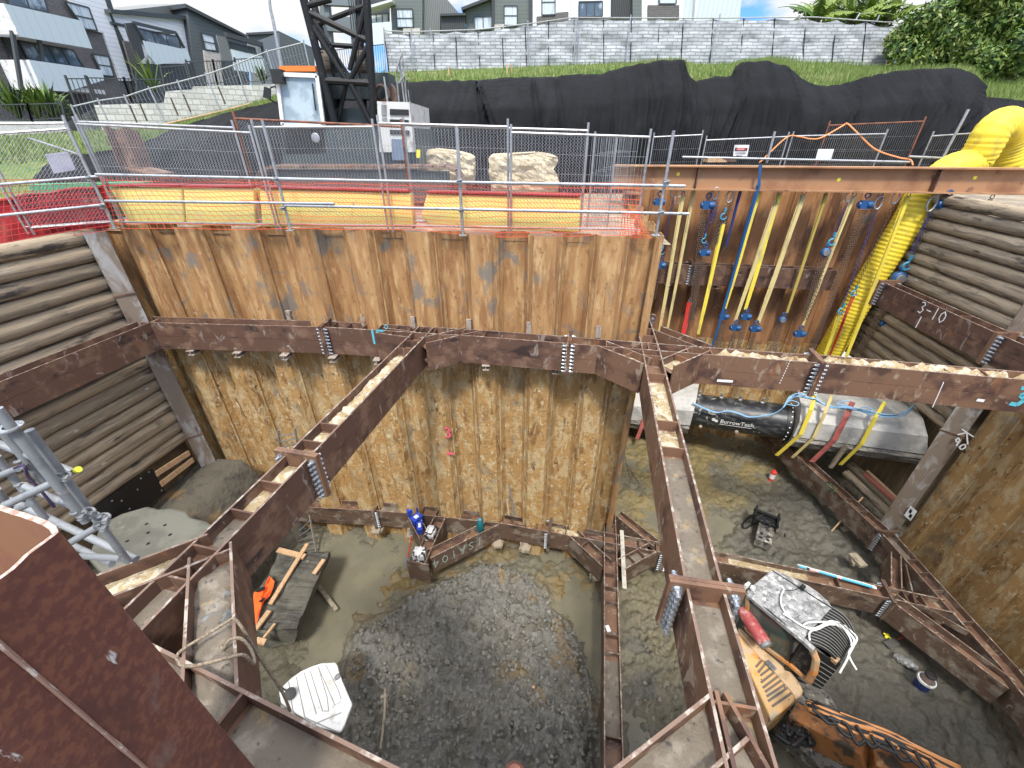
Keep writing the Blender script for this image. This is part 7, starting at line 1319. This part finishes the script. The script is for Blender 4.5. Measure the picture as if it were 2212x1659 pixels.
# white engine hood of a small machine
ex2 = thing('small_excavator', 'small machine with a ribbed white roof at the lower left of the pit', 'excavator', tuple(Zp(680, 1520, FZ))); zr = -7.0
P = [(602, 1493), (612, 1480), (630, 1463), (650, 1449), (672, 1439), (693, 1432), (724, 1430), (728, 1435), (738, 1467), (761, 1520), (744, 1565), (736, 1580), (690, 1570), (640, 1541), (606, 1517)]
Q = [Zp(x, y, zr) for x, y in P]; m = MB(); m.prism([q_-Vector((0, 0, .07)) for q_ in Q], (0, 0, .07)); rf = m.build('roof', white_plain, ex2, bevel=.025)
wr = lambda x, y: Zp(x, y, zr+.003); gro = M('groove grey', (.30, .30, .28), rough=.7)
k3b = lambda x, y: (x/3, 1106+y/3)
for L_ in (((1870, 1100), (1900, 1300), (1925, 1340)), ((1920, 1070), (1975, 1330), (2010, 1350)), ((1970, 1040), (2050, 1310)), ((2010, 1030), (2090, 1290), (2130, 1290)), ((2130, 1290), (2120, 1200), (2060, 1000)), ((2060, 1000), (2170, 1250), (2210, 1230)), ((2110, 990), (2190, 1150), (2210, 1210)), ((2000, 1390), (2212, 1300)), ((1990, 1340), (2200, 1430))):
    m = MB(); m.tube([Zp(*k3b(*p), zr+.002) for p in L_], .009, 5); m.build('roof_groove', gro, ex2)
c = Zp(627, 1498, zr+.10); m = MB(); m.lathe([(0, .02), (.09, .015), (.10, -.02), (0, -.03)], tuple(c), 14, (.3, -.3, .9)); m.tube([Zp(606, 1484, zr+.02), c], .012, 5); m.build('mirror', rubber, ex2)
m = MB(); m.lathe([(0, .03), (.05, .02), (.06, 0)], tuple(Zp(729, 1462, zr)), 10); m.tube([Zp(724, 1470, zr+.02), Zp(732, 1454, zr+.03)], .015, 5); m.build('lamp_bracket', galv_dull, ex2)
cc_ = Zp(685, 1505, zr); m = MB()
for q_ in (Q[1], Q[5]): p = lerp(q_, cc_, .25); m.bar(Vector((p.x, p.y, zr-.05)), Vector((p.x, p.y, zr-1.3)), .06, .06, (0, 1, 0))
m.build('roof_post', black_paint, ex2); m = MB(); m.box((cc_.x-.75, cc_.y+.45, FZ+.5), (.8, .7, .5), .4); m.box((cc_.x-.75, cc_.y+.45, FZ+.15), (1.1, 1.0, .35), .4); m.build('chassis', bm_b, ex2)
# ================================================================== ORANGE EXCAVATOR
EX = thing('excavator', 'orange excavator with a dusty grey cab roof in the lower right of the pit', 'excavator', tuple(Zp(1720, 1480, FZ)))
ke = lambda x, y: (1591+.2594*x, 1206.9+.2594*y); zc = -6.25
orange = M('worn orange machine paint', (.52, .21, .055), [((.42, .29, .17), (2.5, 2.5, 2.5), 8, .43, .58), ((.24, .18, .12), (4, 4, 4), 8, .54, .64), ((.10, .07, .05), (9, 9, 9), 6, .64, .68)], rough=.5, rnd=False); tanp = M('dusty faded orange panel', (.56, .40, .24), [((.40, .27, .15), (3, 3, 3), 6, .48, .62), ((.10, .08, .06), (12, 12, 3), 6, .62, .68)], rough=.7, rnd=False)
dust = M('dusty grey roof', (.30, .30, .30), [((.16, .165, .165), (6, 6, 6), 7, .45, .58), ((.48, .48, .46), (10, 10, 10), 6, .52, .64), ((.06, .06, .06), (14, 14, 14), 5, .62, .68)], rough=.75, bump=(30, .4, .005), rnd=False)
roof = [(300, 85), (380, 115), (500, 170), (610, 225), (700, 290), (760, 345), (800, 400), (552, 678), (330, 490), (200, 370), (90, 290), (90, 262), (110, 240), (200, 165)]
Q = [Zp(*ke(*p), zc) for p in roof]; m = MB(); m.prism([q_-Vector((0, 0, .12)) for q_ in Q], (0, 0, .12)); m.build('cab_roof', dust, EX, bevel=.03)
Bk, Ck = Zp(*ke(95, 300), zc), Zp(*ke(560, 685), zc); fu_ = (Ck-Bk).normalized(); rn = Vector((fu_.y, -fu_.x, 0)); rn = rn if rn.x < 0 else -rn
SP_ = lambda x, y, o=0.: Pl(*ke(x, y), Bk+rn*o, Ck+rn*o)
FarL, FarR = Zp(*ke(300, 95), zc), Zp(*ke(790, 405), zc)
cq_ = (Bk+Ck+FarL+FarR)/4; m = MB(); m.prism([lerp(p, cq_, .07)-Vector((0, 0, 1.45)) for p in (Bk, Ck, FarR, FarL)], (0, 0, 1.35)); m.build('cab_body', glass_d, EX)
# cab frame: orange posts round the side opening, glass pane, dark interior
m = MB(); sidep = [SP_(95, 300), SP_(560, 685), SP_(640, 760), SP_(668, 830), SP_(650, 930), SP_(600, 1020), SP_(440, 880), SP_(250, 745), SP_(85, 590)]
m.prism([p-rn*.06 for p in sidep], rn*.02); m.build('cab_interior', M('dark cab interior', (.02, .021, .02), [((.09, .085, .075), (6, 6, 6), 6, .52, .6)], rough=.8), EX)
m = MB()
for a, b in list(zip(sidep, sidep[1:]+sidep[:1]))[5:]: m.bar(a, b, .06, .06, rn)
for a, b in ((sidep[2], sidep[3]), (sidep[3], sidep[4]), (sidep[4], sidep[5])): m.tube([a+rn*.02, b+rn*.02], .062, 8)
m.build('cab_frame', orange, EX); m = MB(); m.bar(sidep[0], sidep[1], .07, .09, rn); m.bar(sidep[1], sidep[2], .07, .09, rn); m.build('roof_gutter', dust, EX); m = MB(); m.prism([SP_(118, 360, -.02), SP_(150, 352, -.02), SP_(290, 450, -.02), (SP_(435, 580, -.02)), SP_(458, 650, -.02), SP_(430, 850, -.02), SP_(270, 735, -.02), SP_(90, 560, -.02)], -rn*.012); m.build('side_window', M('dusty green glass', (.05, .075, .065), [((.13, .155, .14), (1.5, 1.5, 1.5), 6, .5, .65)], rough=.15), EX)
m = MB()
for a, b in zip((SP_(118, 360, .01), SP_(150, 352, .01), SP_(290, 450, .01), SP_(435, 580, .01), SP_(458, 650, .01), SP_(430, 850, .01)), (SP_(150, 352, .01), SP_(290, 450, .01), SP_(435, 580, .01), SP_(458, 650, .01), SP_(430, 850, .01), SP_(430, 851, .01))): m.tube([a, b], .018, 6)
m.build('window_seal', rubber, EX)
# far side and front of cab: black ribbed guard curving down from the roof
t0, t1 = Zp(*ke(805, 400), zc+.0), Zp(*ke(555, 690), zc+.0); g1, g0 = Zp(*ke(868, 880), -6.6), Zp(*ke(1000, 640), -6.6)
P = []; nP = 17
def gp_(s, t):
    a = lerp(t0, t1, s); b = lerp(g0, g1, s); p = lerp(a, b, t); p.z += .12*math.sin(t*math.pi); return p
m = MB(); m.grid([[gp_(s/10, t/8)+Vector((0, 0, -.02)) for t in range(9)] for s in range(11)]); m.grid([[lerp(g0, g1, s/10)+Vector((0, 0, -.02-(1.5*t/3))) for t in range(4)] for s in range(11)]); m.build('ribbed_guard', rubber, EX)
rib = M('scuffed rib edge', (.20, .20, .19), rough=.6)
for i in range(15):
    s = (i+.5)/15; m = MB(); m.tube([gp_(s, t/8)+Vector((0, 0, .012)) for t in range(9)]+[lerp(g0, g1, s)+Vector((0, -.012, -1.3))], .0075, 5); m.build('rib', rib, EX)
m = MB(); m.prism([FarL, FarR, FarR-Vector((0, 0, 1.2)), FarL-Vector((0, 0, 1.2))], rn*.03); m.prism([g0-Vector((0, 0, .05)), FarR-Vector((0, 0, .05)), FarR-Vector((0, 0, 1.2)), g0-Vector((0, 0, 1))], rn*.03); m.prism([Ck-Vector((0, 0, .1)), g1, g1-Vector((0, 0, 1.35)), Ck-Vector((0, 0, 1.45))], rn*-.03); m.build('far_side_panel', rubber, EX)
for i in range(9): m = MB(); zz = -.22-.13*i; m.tube([lerp(Ck, g1, .35)+rn*.012+Vector((0, 0, zz)), g1+rn*.012+Vector((0, 0, zz))], .0075, 5); m.build('rib', rib, EX)
m = MB(); m.bar(Zp(*ke(790, 815), -6.55), Zp(*ke(845, 862), -6.55), .12, .08); m.build('wood_block', new_wood, EX)
# deck panels
zd = -7.35; kd = lambda x, y: (1474.6+x/3, 1106+y/3)
tanpoly = [(375, 690), (520, 870), (640, 960), (745, 1080), (785, 1150), (775, 1185), (735, 1215), (722, 1180), (620, 1060), (500, 935), (360, 770)]
orp = [(340, 760), (500, 938), (618, 1062), (716, 1178), (733, 1218), (690, 1262), (600, 1330), (578, 1352), (420, 1000), (330, 860)]
for nm, pl_, mt, dz, th in (('side_deck', tanpoly, tanp, .04, .5), ('engine_cover', orp, M('sun faded orange cover', (.66, .40, .17), [((.62, .26, .05), (1.4, 1.4, 1.4), 7, .52, .66), ((.50, .40, .28), (4, 4, 4), 8, .5, .64), ((.10, .07, .05), (10, 10, 10), 7, .63, .68)], rough=.6, rnd=False), 0, .9)):
    Q = [Zp(*kd(*p), zd+dz) for p in pl_]; m = MB(); m.prism([q_-Vector((0, 0, th)) for q_ in Q], (0, 0, th)); last = m.build(nm, mt, EX, bevel=.04)
m = MB()
for a, b in (((475, 1005), (515, 960)), ((490, 1040), (545, 975)), ((505, 1060), (590, 995)), ((508, 1105), (625, 1015)), ((520, 1140), (650, 1040)), ((535, 1165), (690, 1055)), ((545, 1195), (690, 1100)), ((555, 1225), (700, 1125)), ((580, 1260), (710, 1170))): m.bar(Zp(*kd(*a), zd+.006), Zp(*kd(*b), zd+.006), .035, .012)
m.build('louvre_slots', M('slot grey', (.16, .13, .10), rough=.7), last); m = MB(); m.bar(Zp(*kd(545, 965), zd+.05), Zp(*kd(598, 1025), zd+.05), .11, .02); m.build('maker_plate', galv_dull, EX)
m = MB(); m.tube([Zp(1602, 1316, -6.75), Zp(1612, 1330, -6.75), Zp(1652, 1390, -6.8)], .135, 18, rs=[.10, .135, .135]); ext = m.build('fire_extinguisher', M('dusty red cylinder', (.36, .07, .07), [((.45, .25, .23), 7, 6, .5, .64)], rough=.5), EX, smooth='auto'); m = MB(); m.tube([Zp(1650, 1387, -6.8), Zp(1657, 1397, -6.81)], .12, 14); m.build('collar', galv_dull, ext); m = MB(); m.tube([Zp(1640, 1382, -6.9), Zp(1662, 1378, -6.9)], .02, 6); m.build('clamp', beam_rust, ext)
m = MB(); q_ = Zp(*ke(85, 225), zc+.08); m.box(tuple(q_), (.13, .05, .13), .5); m.lathe([(0, 0), (.05, .0), (.05, .06)], tuple(q_+Vector((.1, -.05, -.03))), 10); m.build('work_lamp', white_plain, EX)
# cables on the roof
for P in (((395, 255), (372, 310), (372, 380), (400, 440), (440, 485), (530, 550), (590, 575), (645, 580), (700, 560), (750, 530), (800, 520), (880, 545), (950, 600), (1000, 655), (990, 700), (945, 760), (935, 800), (960, 860), (1000, 925)),
          ((385, 455), (450, 495), (540, 555), (640, 590), (740, 545), (840, 550), (920, 605), (975, 675), (970, 730)), ((610, 680), (605, 630), (625, 600), (680, 585), (760, 550), (850, 560), (920, 620), (955, 690), (955, 725)), ((555, 555), (600, 530), (700, 525), (790, 530), (880, 560), (940, 620), (985, 690), (940, 790), (915, 850), (870, 930), (860, 950))):
    m = MB(); m.tube(spline([Zp(*ke(x, y), zc+.05 if x < 760 else zc+.05-(x-760)/250*.30) for x, y in P], 6), .017, 7); m.build('white_cable', white_plain, EX, smooth=True)
m = MB(); m.box(tuple(Zp(*ke(550, 238), zc+.06)), (.10, .08, .08), .6); m.tube(spline([Zp(*ke(400, 262), zc+.04), Zp(*ke(470, 262), zc+.04), Zp(*ke(540, 242), zc+.06)], 5), .007, 5); m.build('aerial_base', rubber, EX)
# boom with hoses
A_, B_ = Zp(*kd(760, 1310), -7.2), Zp(*kd(1700, 1760), -6.6); Bt = Zp(*kd(1250, 1560), -6.65); m = MB(); m.bar(A_-Vector((0, 0, .25)), Bt-Vector((0, 0, .25)), .36, .5); m.bar(Bt-Vector((0, 0, .25)), B_-Vector((0, 0, .25)), .34, .45); bo = M('muddy orange boom paint', (.30, .12, .035), [((.05, .04, .03), (3, 3, 3), 8, .48, .6), ((.42, .22, .09), (5, 5, 5), 7, .6, .7)], rough=.55, rnd=False); m.build('boom', bo, EX, bevel=.03)
m = MB(); m.tube([Zp(*kd(960, 1520), -7.4), Zp(*kd(1330, 1720), -7.2)], .15, 16); m.build('boom_cylinder', bo, EX, smooth='auto'); m = MB(); m.tube([Zp(*kd(860, 1470), -7.5), Zp(*kd(960, 1520), -7.4)], .07, 12); m.build('piston_rod', galv, EX, smooth='auto')
rs = np.random.RandomState(4); hm_or = M('orange hard pipe', (.55, .24, .08), rough=.45)
for i in range(22):
    o_ = i*7-50; P = [(810+rs.uniform(-10, 20), 1245+o_*.4), (930+rs.uniform(-10, 10), 1290+o_*.55), (1110, 1365+o_*.6+rs.uniform(-8, 8)), (1300, 1440+o_*.6+rs.uniform(-8, 8)), (1500, 1530+o_*.6+rs.uniform(-8, 8)), (1800, 1680+o_*.6)]
    m = MB(); m.tube(spline([Zp(*kd(x, y), -6.35+rs.uniform(-.02, .05)+(-.15 if x < 900 else 0)) for x, y in P], 6), .024 if i % 3 else .03, 7); m.build('hard_pipe' if i % 3 else 'hose', hm_or if i % 3 else rubber, EX, smooth=True)
for i in range(9):
    x0 = 840+i*95; P = [(x0, 1290+i*42+rs.uniform(-40, 0)), (x0+40, 1330+i*42+rs.uniform(-30, 30)), (x0+100, 1400+i*40+rs.uniform(-40, 30)), (x0+160, 1390+i*44+rs.uniform(-30, 40))]
    m = MB(); m.tube(spline([Zp(*kd(x, y), -6.26) for x, y in P], 6), .026, 7); m.build('hose', rubber, EX, smooth=True)
for i in range(14):
    x0, y0 = 640+rs.uniform(0, 200), 1330+rs.uniform(0, 150); P = [(x0+rs.uniform(-60, 60), y0+rs.uniform(-60, 60)) for _ in range(5)]; m = MB(); m.tube(spline([Zp(*kd(x, y), -7.3+rs.uniform(-.15, .15)) for x, y in P], 6), .03, 7); m.build('hose', rubber, EX, smooth=True)
c = Zp(*kd(700, 1420), FZ); m = MB(); m.lathe([(0, 1.35), (.38, 1.3), (.42, 1.0), (.42, .3), (.5, .2), (.5, 0)], tuple(c), 24); m.build('swing_pedestal', bm_b, EX)
m = MB(); c = Zp(*kd(560, 1240), FZ)
for dy in (-.95, .95): m.box((c.x-.1, c.y+dy*.6, c.z+.28), (2.0, .4, .5), -.95)
m.build('crawler_track', bm_b, EX)
